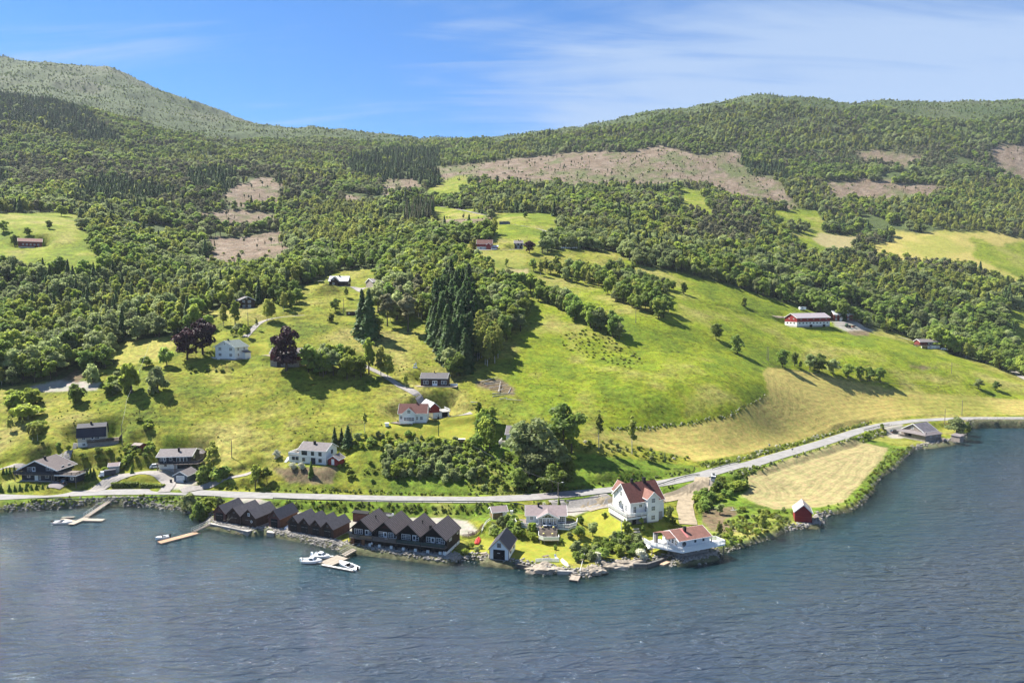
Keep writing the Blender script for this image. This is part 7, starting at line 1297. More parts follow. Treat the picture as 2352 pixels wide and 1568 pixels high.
used = near_forest()
CAND.sort(key=lambda c: -c[0]); cnt = {}; REST = []; LIM = {'L': 290, 'B': 290, 'S': 290, 'P': 290, 'U': 290}
for c in CAND:
 f = KINDFAM[c[1]]
 if cnt.get(f, 0) < LIM[f]:
  cnt[f] = cnt.get(f, 0) + 1; lab = c[5]
  kw = {'spruce': 'spruce', 'youngspruce': 'spruce', 'birch': 'birch', 'pine': 'pine', 'aspen': 'birch'}.get(c[1])
  tree(c[1], c[2], c[3], c[4], lab, c[6], c[7])
 else: REST.append(c)
describe_all()
print('individuals', cnt, 'rest', len(REST))
# --- the rest as masses, instanced from a small library of plants
LIB = bpy.data.collections.new('plant_library')
KL = [];
for k in ('leafy', 'dark', 'birch', 'willow', 'spruce', 'pine', 'barespruce', 'bush', 'darkbush', 'silverbush', 'aspen', 'youngspruce', 'deadtree', 'flowerbush', 'yellowbush'):
 for v, (cm, tm) in enumerate(TREES[k][:3]):
  me = bpy.data.meshes.new('plant'); bm = __import__('bmesh').new(); bm.from_mesh(cm); nc = len(bm.faces)
  if not k.endswith('bush'): bm.from_mesh(tm)
  bm.faces.ensure_lookup_table()
  for f in bm.faces[nc:]: f.material_index = 1
  bm.to_mesh(me); bm.free(); me.materials.append(cm.materials[0]); me.materials.append(tm.materials[0]); o = bpy.data.objects.new('%02d_%s' % (len(KL), k), me); LIB.objects.link(o); KL.append(k)
def idx_of(k): return [i for i, q in enumerate(KL) if q == k]
def gn_tree():
 ng = bpy.data.node_groups.new('scatter', 'GeometryNodeTree'); ng.interface.new_socket('Geometry', in_out='INPUT', socket_type='NodeSocketGeometry'); ng.interface.new_socket('Geometry', in_out='OUTPUT', socket_type='NodeSocketGeometry')
 N = ng.nodes.new; L = ng.links.new; gi = N('NodeGroupInput'); go = N('NodeGroupOutput'); iop = N('GeometryNodeInstanceOnPoints'); ci_ = N('GeometryNodeCollectionInfo'); ci_.inputs['Collection'].default_value = LIB; ci_.inputs['Separate Children'].default_value = True; ci_.inputs['Reset Children'].default_value = True
 def at(nm, ty):
  a = N('GeometryNodeInputNamedAttribute'); a.data_type = ty; a.inputs['Name'].default_value = nm; return a.outputs['Attribute']
 L(gi.outputs[0], iop.inputs['Points']); L(ci_.outputs[0], iop.inputs['Instance']); iop.inputs['Pick Instance'].default_value = True; L(at('kind', 'INT'), iop.inputs['Instance Index']); L(at('rot', 'FLOAT_VECTOR'), iop.inputs['Rotation']); L(at('size', 'FLOAT_VECTOR'), iop.inputs['Scale']); L(iop.outputs[0], go.inputs[0]); return ng
NG = gn_tree()
def scatter(name, label, P, kinds, hs, wide=1.0):
 n = len(P); me = bpy.data.meshes.new(name); me.vertices.add(n); me.vertices.foreach_set('co', np.asarray(P, np.float32).ravel()); me.update()
 a = me.attributes.new('kind', 'INT', 'POINT'); a.data.foreach_set('value', np.asarray(kinds, np.int32))
 r = np.zeros((n, 3), np.float32); r[:, 2] = rg.uniform(0, 6.28, n); r[:, 0] = rg.normal(0, .03, n); a = me.attributes.new('rot', 'FLOAT_VECTOR', 'POINT'); a.data.foreach_set('vector', r.ravel())
 s = np.repeat((np.asarray(hs) / 10)[:, None], 3, 1).astype(np.float32); s[:, :2] *= (wide * rg.uniform(.88, 1.15, n))[:, None] if np.isscalar(wide) else wide[:, None]; a = me.attributes.new('size', 'FLOAT_VECTOR', 'POINT'); a.data.foreach_set('vector', s.ravel())
 o = bpy.data.objects.new(name, me); COL.objects.link(o); m = o.modifiers.new('scatter', 'NODES'); m.node_group = NG; o['kind'] = 'stuff'; o['label'] = label; return o
m = np.ones(n, bool); m[list(used)] = False
ki = np.zeros(n, int)
for j, k in enumerate(KN): q = idx_of(k); s_ = kd == j; ki[s_] = np.array(q)[rg.randint(0, len(q), s_.sum())]
ki_all = np.array(ki); P3 = np.stack([FP[:, 0], FP[:, 1], fz - .4], 1); left = (al[keep] < -.05)
mt_ = (cl == CLS.index('mountainside'))
scatter('forest', 'mixed forest covering the left hillside', P3[m & left & ~mt_], ki_all[m & left & ~mt_], fh[m & left & ~mt_], 1.2); scatter('forest', 'mixed forest covering the middle and right hillside', P3[m & ~left & ~mt_], ki_all[m & ~left & ~mt_], fh[m & ~left & ~mt_], 1.2)
scatter('scrub', 'sparse scrub and dwarf birches on the upper mountainside', P3[m & mt_], ki_all[m & mt_], fh[m & mt_], 1.3)
def rest_mass(name, label, sel):
 R = [c for c in REST if sel(c)]
 if R: scatter(name, label, [(c[2], c[3], gz(c[2], c[3]) - .03 * c[4]) for c in R], [rT.choice(idx_of(c[1])) for c in R], [c[4] for c in R], np.array([c[7] for c in R]))
rest_mass('forest', 'smaller trees further inside the forest edge', lambda c: KINDFAM[c[1]] != 'U'); rest_mass('undergrowth', 'smaller bushes scattered over the slopes and banks', lambda c: KINDFAM[c[1]] == 'U')
# meadow tussocks, verge weeds with cream umbels, stumps and debris on the clearings
def scatter_in(name, label, polys, density, kinds, hr, wide=1.0, lim=None, noise=None):
 PX = []
 for w in polys:
  w = np.array(w); x0, y0 = w.min(0); x1, y1 = w.max(0); k = int((x1 - x0) * (y1 - y0) * density); q = np.stack([rg.uniform(x0, x1, k), rg.uniform(y0, y1, k)], 1); q = q[in_poly(q[:, 0], q[:, 1], w)]
  if noise: q = q[fbm(q[:, 0] / noise, q[:, 1] / noise, 3) + .08 * rg.randn(len(q)) > .03]
  PX.append(q)
 q = np.concatenate(PX); z = G.heights(q[:, 0], q[:, 1]); al_ = q[:, 0] / q[:, 1]; c = cls[np.clip(np.searchsorted(DG, q[:, 1]), 0, ND - 1), np.clip(((al_ - AG[0]) / (AG[1] - AG[0])).round().astype(int), 0, NA - 1)]
 ok = (z > .3) & ~np.isin(c, [CLS.index(t) for t in ('gravel_yard', 'lawn', 'hayfield', 'stubble_field', 'lakebed')])
 for nm, Q, w, surf in TRK:
  ok &= ~((np.abs(seg_dist(q[:, 0], q[:, 1], Q[::4])[0]) < w / 2 + 1.2))
 for s in S_.values():
  cc, ss = math.cos(s.rot), math.sin(s.rot); lx = (q[:, 0] - s.o[0]) * cc + (q[:, 1] - s.o[1]) * ss; ly = -(q[:, 0] - s.o[0]) * ss + (q[:, 1] - s.o[1]) * cc; ok &= ~((lx > -3) & (lx < s.w + 3) & (ly > -3) & (ly < s.d + 1.5))
 q, z = q[ok], z[ok]; I = np.concatenate([idx_of(k) for k in kinds]); scatter(name, label, np.stack([q[:, 0], q[:, 1], z - .05], 1), I[rg.randint(0, len(I), len(q))], rg.uniform(hr[0], hr[1], len(q)), wide); print(name, len(q))
MEAD = wpoly([(-300, 1110), (300, 1120), (900, 1125), (1240, 1120), (1240, 1000), (1160, 900), (1040, 880), (900, 770), (700, 660), (480, 720), (260, 840), (0, 900), (-300, 880)], 25)
scatter_in('tussocks', 'grassy tussocks over the rough meadow', [MEAD], .07, ['yellowbush', 'yellowbush', 'bush'], (.2, .55), 1.3, noise=14)
scatter_in('tussocks', 'tussocks over the bright pasture', [wpoly([(1180, 980), (1500, 960), (1740, 900), (1760, 840), (2300, 880), (2200, 830), (1700, 680), (1450, 620), (1200, 660)], 25)], .04, ['bush', 'yellowbush'], (.2, .5), 1.3, noise=18)
def band(Q, o0, o1, a=0, b=None):
 Q = Q[a:b]; T = np.gradient(Q[:, :2], axis=0); T /= np.linalg.norm(T, axis=1, keepdims=True); Nn = np.stack([-T[:, 1], T[:, 0]], 1); return list(map(tuple, np.concatenate([Q[::4, :2] + Nn[::4] * o0, (Q[::4, :2] + Nn[::4] * o1)[::-1]])))
Qm = TRK[0][1]; um = CU + F_PX * Qm[:, 0] / Qm[:, 1]; i0 = int(np.argmax(um > 1650)); i1 = int(np.argmax(um > 2050)); j0 = int(np.argmax(um > 0)); j1 = int(np.argmax(um > 1200))
scatter_in('verge_weeds', 'tall cream flowering weeds along both road verges', [band(Qm, 4.6, 8.5, i0, i1), band(Qm, -8.5, -4.8, i0, i1)], 1.1, ['flowerbush', 'silverbush', 'bush', 'bush'], (.5, 1.3), .8)
scatter_in('verge_weeds', 'green weeds on the bank between road and shore', [band(Qm, 4.6, 7.5, j0, i0), band(Qm, -11, -5.0, j0, i0)], .55, ['bush', 'bush', 'silverbush', 'darkbush', 'yellowbush'], (.4, 1.1), .9)
scatter_in('shore_weeds', 'lush weeds on the grassy shore bank', [wpoly(pts(C6, (1680, 380), (1850, 370), (1780, 450), (1600, 600), (1500, 760), (1290, 870), (1000, 910), (1290, 830), (1400, 710), (1600, 470)), 20), wpoly(pts(C6, (300, 1190), (200, 1100), (300, 980), (600, 900), (860, 900), (880, 990), (620, 1100)), 20), wpoly(pts(C8, (0, 700), (300, 760), (1000, 900), (1000, 1150), (0, 1180)), 20)], .45, ['bush', 'yellowbush', 'bush', 'silverbush'], (.4, 1.2), .9)
scatter_in('field_edge_weeds', 'pale flowering grass strip along the edge of the yellow field', [band(np.array([hit(u, v) for u, v in dens([(1400, 985), (1480, 983), (1580, 973), (1680, 953), (1735, 928), (1765, 903)], 6)]), -.9, .9)], 1.6, ['flowerbush', 'silverbush', 'bush'], (.4, .8), .9)
# felled area: stumps, snags and slash
scatter_in('slash', 'stumps, snags and branches left on the felled slopes', CLEAR_W, .012, ['deadtree', 'deadtree', 'birch', 'bush', 'silverbush'], (.5, 2.6), 1.3, noise=40)
scatter_in('snags', 'thin pines left standing on the felled slopes', CLEAR_W, .0009, ['barespruce', 'pine'], (5, 9), .9)
SNAG = wpoly(pts(lambda x, y: ((900 + x / 2.352) / 1.67517, (450 + y / 2.352) / 1.67517), (1540, 1040), (1560, 900), (1700, 860), (1810, 860), (1800, 1000), (1700, 1040)), 15)
scatter_in('dead_spruce_stand', 'stand of tall bare trunked spruces at the edge of a felled area', [SNAG], .05, ['barespruce', 'barespruce', 'spruce'], (17, 23), .75)
# ---------------------------------------------------------------- quays, walls and stones along the shore
def stone_meshes(mat, n=8):
 out = []
 for i in range(n):
  rs = np.random.RandomState(i + 90); bm = __import__('bmesh').new(); __import__('bmesh').ops.create_icosphere(bm, subdivisions=1, radius=.5)
  for v in bm.verts: v.co *= rs.uniform(.72, 1.2)
  for v in bm.verts: v.co.x *= 1.25; v.co.z *= .62
  me = bpy.data.meshes.new('stone'); bm.to_mesh(me); bm.free(); me.materials.append(mat); out.append(me)
 return out
STN = stone_meshes(STONE)
def stones(name, label, P, S):
 V = []; Fq = []; off = 0; rs = np.random.RandomState(len(P)); src = []
 for me in STN:
  v = np.empty(len(me.vertices) * 3); me.vertices.foreach_get('co', v); f = np.array([p.vertices[:] for p in me.polygons]); src.append((v.reshape(-1, 3), f))
 for p, s in zip(P, S):
  v, f = src[rs.randint(len(src))]; a = rs.uniform(0, 6.28); c, n = math.cos(a), math.sin(a); w = v * s * rs.uniform(.75, 1.2, 3); w = np.stack([w[:, 0] * c - w[:, 1] * n, w[:, 0] * n + w[:, 1] * c, w[:, 2]], 1) + p; V.append(w); Fq.append(f + off); off += len(v)
 o = ob(name, nmesh(name, np.concatenate(V), np.concatenate(Fq), STONE)); return tag(o, label, None, None, 'stuff')
rs = np.random.RandomState(3); SP, SS = [], []
segl = np.hypot(*np.diff(SHORE_W, axis=0).T)
QUAYX = (C2(150, 0)[0], C2(900, 0)[0])
for i, L in enumerate(segl):
 u = SHORE[i][0]
 if u < -100 or u > 2450: continue
 soft = C6(250, 0)[0] < u < C6(780, 0)[0] or C6(1150, 0)[0] < u < C6(1820, 0)[0]; k = int(L * (1.6 if soft else 9))
 for _ in range(k):
  t = rs.rand(); d = rs.normal(.7, .8) if not soft else rs.normal(.1, .5); x0, y0 = SHORE_W[i]; x1, y1 = SHORE_W[i + 1]; nx, ny = -(y1 - y0) / L, (x1 - x0) / L; x = x0 + (x1 - x0) * t + nx * d; y = y0 + (y1 - y0) * t + ny * d; s = rs.uniform(.3, .95) * (1.0 if not soft else .7)
  SP.append((x, y, max(gz(x, y), -.25) + s * .08)); SS.append(s)
stones('shore_stones', 'loose grey stones heaped along the water edge', SP, SS)
def along(P, w, z1, z0, label, name, mat, cap=None, ground=True):
 Q = [on_level(u, v, z1) for u, v in P]; b = MB()
 for (x0, y0), (x1, y1) in zip(Q[:-1], Q[1:]): b.bar((x0, y0, (z0 + z1) / 2), (x1, y1, (z0 + z1) / 2), w, z1 - z0)
 return solo(name, b, mat, label, 'wall')
# stone quay in front of the boathouses
def slab(name, label, P, z1, z0, mat, cat, top=None):
 Q = [on_level(u, v, z1) for u, v in P]
 if sum(Q[i][0] * Q[(i + 1) % len(Q)][1] - Q[(i + 1) % len(Q)][0] * Q[i][1] for i in range(len(Q))) < 0: Q = Q[::-1]
 t = thing(name, label, cat, (Q[0][0], Q[0][1], 0)); R = [(x - Q[0][0], y - Q[0][1]) for x, y in Q]; part('wall', MB().prism(R, z0, z1 - .06), mat, t); part('surface', MB().prism(R, z1 - .055, z1 + .02), top or mat, t); return t
slab('quay', 'stone quay with concrete edge below the left boathouses', pts(C2, (165, 545), (250, 505), (620, 575), (800, 620), (680, 652), (500, 612)), 1.35, -1.0, STONE, 'quay', CONC)
slab('boardwalk', 'dark timber ramp between the left boathouses and the one with an orange side', pts(C2, (790, 610), (900, 565), (970, 590), (880, 632)), 1.3, .9, PLANKG, 'boardwalk')
slab('quay', 'small pale slab below the boathouse with an orange side wall', pts(C2, (925, 660), (960, 610), (1080, 620), (1020, 672)), 1.2, -1.0, STONE, 'quay', CONC)
P_, S2 = [], []
for fn, A, B, n, w in ((C2, (240, 560), (700, 665), 200, .8), (C2, (1020, 660), (1900, 850), 520, 1.6), (C3, (600, 820), (1850, 990), 900, 2.2), (C3, (1850, 1000), (2000, 960), 150, 1.5), (C5, (1220, 1270), (1700, 1170), 420, 1.4), (C6, (1050, 940), (960, 1010), 120, 1.2), (C5, (1100, 1290), (1230, 1250), 60, .8)):
 a = on_level(*fn(*A), .6); b = on_level(*fn(*B), .6)
 for _ in range(n): t = rs.rand(); d = rs.uniform(-w, w); x = a[0] + (b[0] - a[0]) * t + rs.normal(0, .3); y = a[1] + (b[1] - a[1]) * t + d; s = rs.uniform(.25, .7); P_.append((x, y, max(gz(x, y), -.1) + s * .15)); S2.append(s)
stones('rubble_bank', 'grey rubble bank in front of the cabins and boathouses', P_, S2)
# lawn sea wall
along(pts(C4, (210, 1172), (420, 1200), (620, 1225), (800, 1255), (1005, 1295)), .5, 1.0, -1.2, 'low dark concrete sea wall along the lawn edge', 'sea_wall', plain('dark_wet_concrete', (.10, .09, .075), .85, .4, 1.5))
along(pts(C4, (1350, 1345), (1480, 1350), (1600, 1350)), .6, .9, -1.0, 'short concrete wall beside the jetty stairs', 'sea_wall', CONC)
along(pts(C5, (620, 1290), (800, 1290), (960, 1240), (1060, 1190)), .7, 1.1, -1.0, 'dry stone wall around the small round lawn', 'stone_wall', plain('dark_drystone', (.12, .115, .11), .9, .5, 2.5))
def rock(label, fn, x, y, w, h, d, seed):
 p = on_level(*fn(x, y), .1); bm = __import__('bmesh').new(); __import__('bmesh').ops.create_icosphere(bm, subdivisions=4, radius=1)
 for v in bm.verts:
  c = v.co; k = 1 + .9 * float(fbm(np.array([c.x * 1.3 + seed]), np.array([c.y * 1.3 + c.z * 1.7 + 5]), 4)[0]) + .35 * float(fbm(np.array([c.x * 5 + seed]), np.array([c.y * 5 + c.z * 4]), 3)[0]); v.co = Vector((c.x * w / 2 * k, c.y * d / 2 * k, c.z * h * k))
 me = bpy.data.meshes.new('rock'); bm.to_mesh(me); bm.free(); me.materials.append(ROCKM); o = ob('rock', me, None, (p[0], p[1] + d * .3, -.1)); return tag(o, label, 'rock')
rock('large tan bedrock outcrop below the white fence', C4, 1190, 1370, 10, 1.9, 5.5, 3); rock('grey streaked rock right of the jetty stairs, large', C4, 1900, 1400, 6.5, 1.7, 4.5, 11); rock('grey streaked rock right of the jetty stairs, smaller', C4, 1760, 1420, 4.0, 1.4, 3.4, 17); rock('dark overhanging rock below the flowering thicket', C5, 350, 1355, 9, 1.5, 4, 23); rock('long low dark rock left of the dry stone wall', C5, 560, 1320, 9, 1.5, 3.6, 29); rock('small grey rock at the corner by the pink slab', C5, 200, 1330, 4, 1.6, 3, 31); rock('brown rock left of the white boathouse slip', C4, 500, 1280, 7, .5, 3, 37)
# ---------------------------------------------------------------- docks, gangways, jetty
def plank_deck(t, L, W, mat, z=.45, pw=.55):
 n = int(L / pw)
 for k in range(n): ob('plank', cached(('plank', round(W, 2), pw, mat.name), lambda: MB().box(0, -W / 2, -.05, pw - .05, W / 2, .0).mesh('plank', mat)), t, (k * pw, 0, z + .004 * ((k * 7) % 3)))
def dock(label, A, B, W, mat, z=.5, cat='floating dock', name='floating_dock', pw=.55):
 a = on_level(*A, z); b = on_level(*B, z); L = math.hypot(b[0] - a[0], b[1] - a[1]); t = thing(name, label, cat, (a[0], a[1], 0), math.atan2(b[1] - a[1], b[0] - a[0])); plank_deck(t, L, W, mat, z, pw)
 part('side_beam', MB().box(0, -W / 2 - .08, z - .35, L, -W / 2 - .001, z + .02), POLEW, t); part('side_beam', MB().box(0, W / 2 + .001, z - .35, L, W / 2 + .08, z + .02), POLEW, t)
 for k in range(max(2, int(L / 3))): part('float', MB().box(L * (k + .2) / max(2, int(L / 3)), -W / 2 + .1, -.3, L * (k + .2) / max(2, int(L / 3)) + 1.2, W / 2 - .1, z - .06), BLK, t)
 return t, L
def gangway(label, A, B, W, za, zb_, mat=PLANK, rails=True, rm=None):
 a = on_level(*A, za); b = on_level(*B, zb_); L = math.hypot(b[0] - a[0], b[1] - a[1]); t = thing('gangway', label, 'gangway', (a[0], a[1], za), math.atan2(b[1] - a[1], b[0] - a[0])); dz_ = zb_ - za; n = int(L / .6)
 for k in range(n): ob('plank', cached(('gplank', W, mat.name), lambda: MB().box(0, -W / 2, -.05, .55, W / 2, 0).mesh('plank', mat)), t, (k * .6, 0, dz_ * k / n))
 for s in (-1, 1):
  part('side_beam', MB().bar((0, s * W / 2, -.12), (L, s * W / 2, dz_ - .12), .1, .2), mat, t)
  if rails:
   r = MB(); r.bar((0, s * W / 2, 1.0), (L, s * W / 2, dz_ + 1.0), .06, .06).bar((0, s * W / 2, .5), (L, s * W / 2, dz_ + .5), .04, .04)
   for k in range(int(L / 1.5) + 1): f = k / max(1, int(L / 1.5)); r.box(L * f - .03, s * W / 2 - .03, dz_ * f, L * f + .03, s * W / 2 + .03, dz_ * f + 1.0)
   part('railing', r, rm or STEEL, t)
 return t
dock('left arm of the grey floating dock with the moored speedboat', C1(560, 1045), C1(690, 1070), 1.0, PLANK); dock('long stem of the grey floating dock at the left', C1(640, 1095), C1(790, 1030), 2.0, PLANK); dock('right arm of the grey floating dock at the left', C1(740, 1052), C1(945, 1056), 1.9, PLANK)
gangway('long grey gangway from the road shore to the left floating dock', C1(1000, 878), C1(780, 1025), 1.6, 1.6, .6, PLANK)
dock('slender floating finger behind the moored speedboat', C1(560, 1030), C1(675, 1028), .7, PLANK)
dock('orange brown floating dock in the middle of the bay', C1(1440, 1260), C1(1800, 1165), 2.3, PLANKO, pw=.6); gangway('narrow grey gangway from the quay to the orange brown dock', C1(1895, 1095), C1(1740, 1165), 1.2, 1.5, .6, PLANKG)
dock('wide timber floating dock with three white boats', C2(1690, 1070), C2(1930, 965), 4.2, PLANK, pw=.6); gangway('timber gangway from the rubble bank to the wide dock', C2(2060, 880), C2(1900, 965), 2.0, 1.3, .6, PLANK)
dock('thin white edged finger dock beside the open motorboat', C2(1640, 1075), C2(2060, 1155), .6, WHITEC); dock('thin finger dock between the two cabin boats', C2(1790, 965), C2(1560, 985), .5, WHITEC); dock('thin finger dock left of the near cabin boat', C2(1640, 1050), C2(1390, 1020), .5, WHITEC)
# jetty stairs at the lawn
a = on_level(*C4(1715, 1090), 1.7); b = on_level(*C4(1635, 1400), .5); L = math.hypot(b[0] - a[0], b[1] - a[1]); t = thing('jetty_stairs', 'narrow timber stairs running down the rocks to a small landing', 'stairs', (a[0], a[1], 1.7), math.atan2(b[1] - a[1], b[0] - a[0])); n = 18
for k in range(n): ob('step', cached('jstep', lambda: MB().box(-.14, -.85, -.05, .16, .85, 0).mesh('step', PLANK)), t, (L * k / (n - 1), 0, -1.2 * k / (n - 1)))
for s in (-.9, .9): part('stringer', MB().bar((0, s, -.1), (L, s, -1.3), .08, .2), PLANKG, t)
part('handrail', MB().bar((0, .95, .9), (L, .95, -.3), .07).bar((0, .95, 0), (0, .95, .9), .07).bar((L / 2, .95, -.6), (L / 2, .95, .3), .07).bar((L, .95, -1.2), (L, .95, -.3), .07), TRIM, t)
dock('small square timber landing at the foot of the stairs', C4(1632, 1420), C4(1590, 1500), 2.2, PLANK, .35, 'jetty', 'jetty', .5)
# garden steps by the villa
a = hit(*C5(655, 850)); b = hit(*C5(880, 1100)); L = math.hypot(b[0] - a[0], b[1] - a[1]); t = thing('garden_steps', 'grey stone steps descending past the white railed boathouse', 'stairs', a, math.atan2(b[1] - a[1], b[0] - a[0])); n = 19
for k in range(n):
 x = a[0] + (b[0] - a[0]) * k / (n - 1); y = a[1] + (b[1] - a[1]) * k / (n - 1); part('step', MB().box(-.25, -1.0, -.5, .22, 1.0, 0.05), CONC, t, (L * k / (n - 1), 0, gz(x, y) - a[2] + .12))
part('handrail', MB().bar((L * .45, -1.1, (b[2] - a[2]) * .45 + 1), (L, -1.1, b[2] - a[2] + 1), .06), STEEL, t)
slab('boat_slip', 'pale concrete slip with rusty end below the stone wall', pts(C5, (1030, 1250), (1080, 1195), (1150, 1235), (1090, 1275), (1010, 1310), (960, 1300)), .45, -.8, plain('rusty_concrete', (.42, .30, .20), .9, .3, .8), 'boat slip')
a = hit(*C3(1990, 680)); b = hit(*C3(1940, 810)); t = thing('stairs', 'dark timber stairs beside the rightmost black cabin', 'stairs', a, math.atan2(b[1] - a[1], b[0] - a[0])); L = math.hypot(b[0] - a[0], b[1] - a[1])
for k in range(8): part('step', MB().box(-.2, -.7, -.06, .2, .7, 0), PLANKG, t, (L * k / 7, 0, (b[2] - a[2]) * k / 7 + .25 + .6 * (1 - k / 7)))
for s in (-.8, .8): part('handrail', MB().bar((0, s, 1.7), (L, s, b[2] - a[2] + 1.1), .07).bar((0, s, 0), (0, s, 1.7), .08).bar((L, s, b[2] - a[2] - .2), (L, s, b[2] - a[2] + 1.1), .08), BROWNR, t)
# ---------------------------------------------------------------- boats
def hull_mb(L, W, H, n=9, bow=1.0):
 b = MB(); prof = []
 for i in range(n):
  t = i / (n - 1); w = W / 2 * (1 - max(0, (t - .45) / .55) ** 2.2 * .97) * (.9 + .1 * min(1, t * 4)); z = H * (1 + .28 * t ** 2); keel = -.18 + .55 * H * max(0, (t - .7) / .3) ** 2; x = L * t - L / 2
  prof.append([(x, -w, z), (x, -w * .88, z * .35), (x, 0, keel), (x, w * .88, z * .35), (x, w, z), (x, w * .82, z - .03), (x, w * .78, z * .55), (x, -w * .78, z * .55), (x, -w * .82, z - .03)])
 m = 9; b.v = [p for r in prof for p in r]; b.f = [(i * m + j, i * m + (j + 1) % m, (i + 1) * m + (j + 1) % m, (i + 1) * m + j) for i in range(n - 1) for j in range(m)] + [tuple(range(m)), tuple(range((n - 1) * m, n * m))[::-1]]
 return b
def boat(label, A, B, W, H=.75, cabin=None, motor=True, group=None, foredeck=True):
 a = on_level(*A, .4); b = on_level(*B, .4); L = math.hypot(b[0] - a[0], b[1] - a[1]); t = thing('motorboat', label, 'boat', ((a[0] + b[0]) / 2, (a[1] + b[1]) / 2, -.05), math.atan2(b[1] - a[1], b[0] - a[0]), group)
 part('hull', hull_mb(L, W, H), GEL, t); part('rub_rail', MB().tube([(L * s - L / 2, -W / 2 * (1 - max(0, (s - .45) / .55) ** 2.2 * .97) * (.9 + .1 * min(1, s * 4)) - .02, H * (1 + .28 * s * s) - .08) for s in np.linspace(0, 1, 9)], .04, 4).tube([(L * s - L / 2, W / 2 * (1 - max(0, (s - .45) / .55) ** 2.2 * .97) * (.9 + .1 * min(1, s * 4)) + .02, H * (1 + .28 * s * s) - .08) for s in np.linspace(0, 1, 9)], .04, 4), NAVY, t)
 if foredeck: part('foredeck', MB().add([(L * .05, -W * .42, H * 1.08), (L * .05, W * .42, H * 1.08), (L * .28, W * .3, H * 1.2), (L * .28, -W * .3, H * 1.2), (L * .47, 0, H * 1.28)], [(0, 3, 2, 1), (3, 4, 2)]), GEL, t)
 if cabin:
  c = part('cabin', MB().hexa([(-L * .12, -W * .33, H * .9), (L * .22, -W * .27, H * 1.05), (L * .22, W * .27, H * 1.05), (-L * .12, W * .33, H * .9)], [(-L * .12, -W * .27, H * 2.0), (L * .06, -W * .23, H * 1.9), (L * .06, W * .23, H * 1.9), (-L * .12, W * .27, H * 2.0)]), GEL, t)
  part('windscreen', MB().hexa([(L * .085, -W * .23, H * 1.78), (L * .20, -W * .25, H * 1.18), (L * .20, W * .25, H * 1.18), (L * .085, W * .23, H * 1.78)], [(L * .11, -W * .23, H * 1.8), (L * .225, -W * .25, H * 1.2), (L * .225, W * .25, H * 1.2), (L * .11, W * .23, H * 1.8)]), MATS['window_glass'], c)
  for s in (-1, 1): part('side_window', MB().hexa([(-L * .08, s * W * .325, H * 1.2), (L * .1, s * W * .30, H * 1.25), (L * .06, s * W * .27, H * 1.75), (-L * .08, s * W * .285, H * 1.8)], [(-L * .08, s * W * .34, H * 1.2), (L * .1, s * W * .315, H * 1.25), (L * .06, s * W * .285, H * 1.75), (-L * .08, s * W * .3, H * 1.8)]), MATS['window_glass'], c)
 else: part('windscreen', MB().hexa([(L * .02, -W * .38, H * 1.05), (L * .06, -W * .38, H * 1.05), (L * .06, W * .38, H * 1.05), (L * .02, W * .38, H * 1.05)], [(-L * .04, -W * .33, H * 1.6), (-L * .03, -W * .33, H * 1.6), (-L * .03, W * .33, H * 1.6), (-L * .04, W * .33, H * 1.6)]), MATS['window_glass'], t); part('seat', MB().box(-L * .25, -W * .3, H * .5, -L * .12, W * .3, H * .95), SEAT, t); part('console', MB().box(-L * .08, -W * .15, H * .5, L * .0, W * .15, H * 1.15), BLK, t)
 if motor: m = part('outboard_motor', MB().box(-L / 2 - .55, -.2, .35, -L / 2 - .05, .2, 1.25).box(-L / 2 - .4, -.07, -.35, -L / 2 - .25, .07, .35), BLK if not cabin else GEL, t)
 return t
boat('white speedboat moored at the left floating dock', C1(478, 1080), C1(655, 1080), 2.2); boat('small white motorboat beside the orange brown dock', C1(1530, 1205), C1(1405, 1228), 1.9)
boat('white cabin boat behind, furthest from the camera at the wide dock', C2(1525, 955), C2(1745, 985), 2.5, .8, True); boat('white cabin boat with blue windscreen nearest the bay at the wide dock', C2(1385, 1030), C2(1645, 1040), 2.6, .8, True); boat('open white motorboat with raised outboard right of the wide dock', C2(2095, 1140), C2(1860, 1050), 2.4, .8)
def upturned(label, fn, A, B, W, mat, name='dinghy'):
 a = hit(*fn(*A)); b = hit(*fn(*B)); L = math.hypot(b[0] - a[0], b[1] - a[1]); t = thing(name, label, 'boat', ((a[0] + b[0]) / 2, (a[1] + b[1]) / 2, (a[2] + b[2]) / 2 + .1), math.atan2(b[1] - a[1], b[0] - a[0])); m = MB(); n = 9
 for i in range(n): s = i / (n - 1); w = W / 2 * (1 - abs(2 * s - 1) ** 2.6 * (.95 if s > .5 else .35)); m.v += [(L * (s - .5), w * math.cos(q), .62 * math.sin(q) * (1 - .2 * abs(2 * s - 1))) for q in np.linspace(0, math.pi, 7)]
 m.f = [(i * 7 + j, i * 7 + j + 1, (i + 1) * 7 + j + 1, (i + 1) * 7 + j) for i in range(n - 1) for j in range(6)] + [tuple(range(7))[::-1], tuple(range(7 * (n - 1), 7 * n))]
 part('hull', m, mat, t); part('keel', MB().box(-L * .45, -.03, .58, L * .4, .03, .72), mat, t); return t
upturned('upturned red rowing boat lying beside the timber stairs', C4, (130, 960), (170, 860), 1.7, REDP); upturned('upturned white dinghy on the lawn edge by the sea wall', C4, (1420, 1200), (1520, 1300), 1.3, plain('cream_gelcoat', (.66, .62, .50), .4, .1)); upturned('long white upturned boat beside the garden steps', C5, (780, 1030), (845, 1120), 1.2, GEL); upturned('small white dinghy between the boathouses', C2, (1170, 630), (1205, 595), 1.3, GEL)
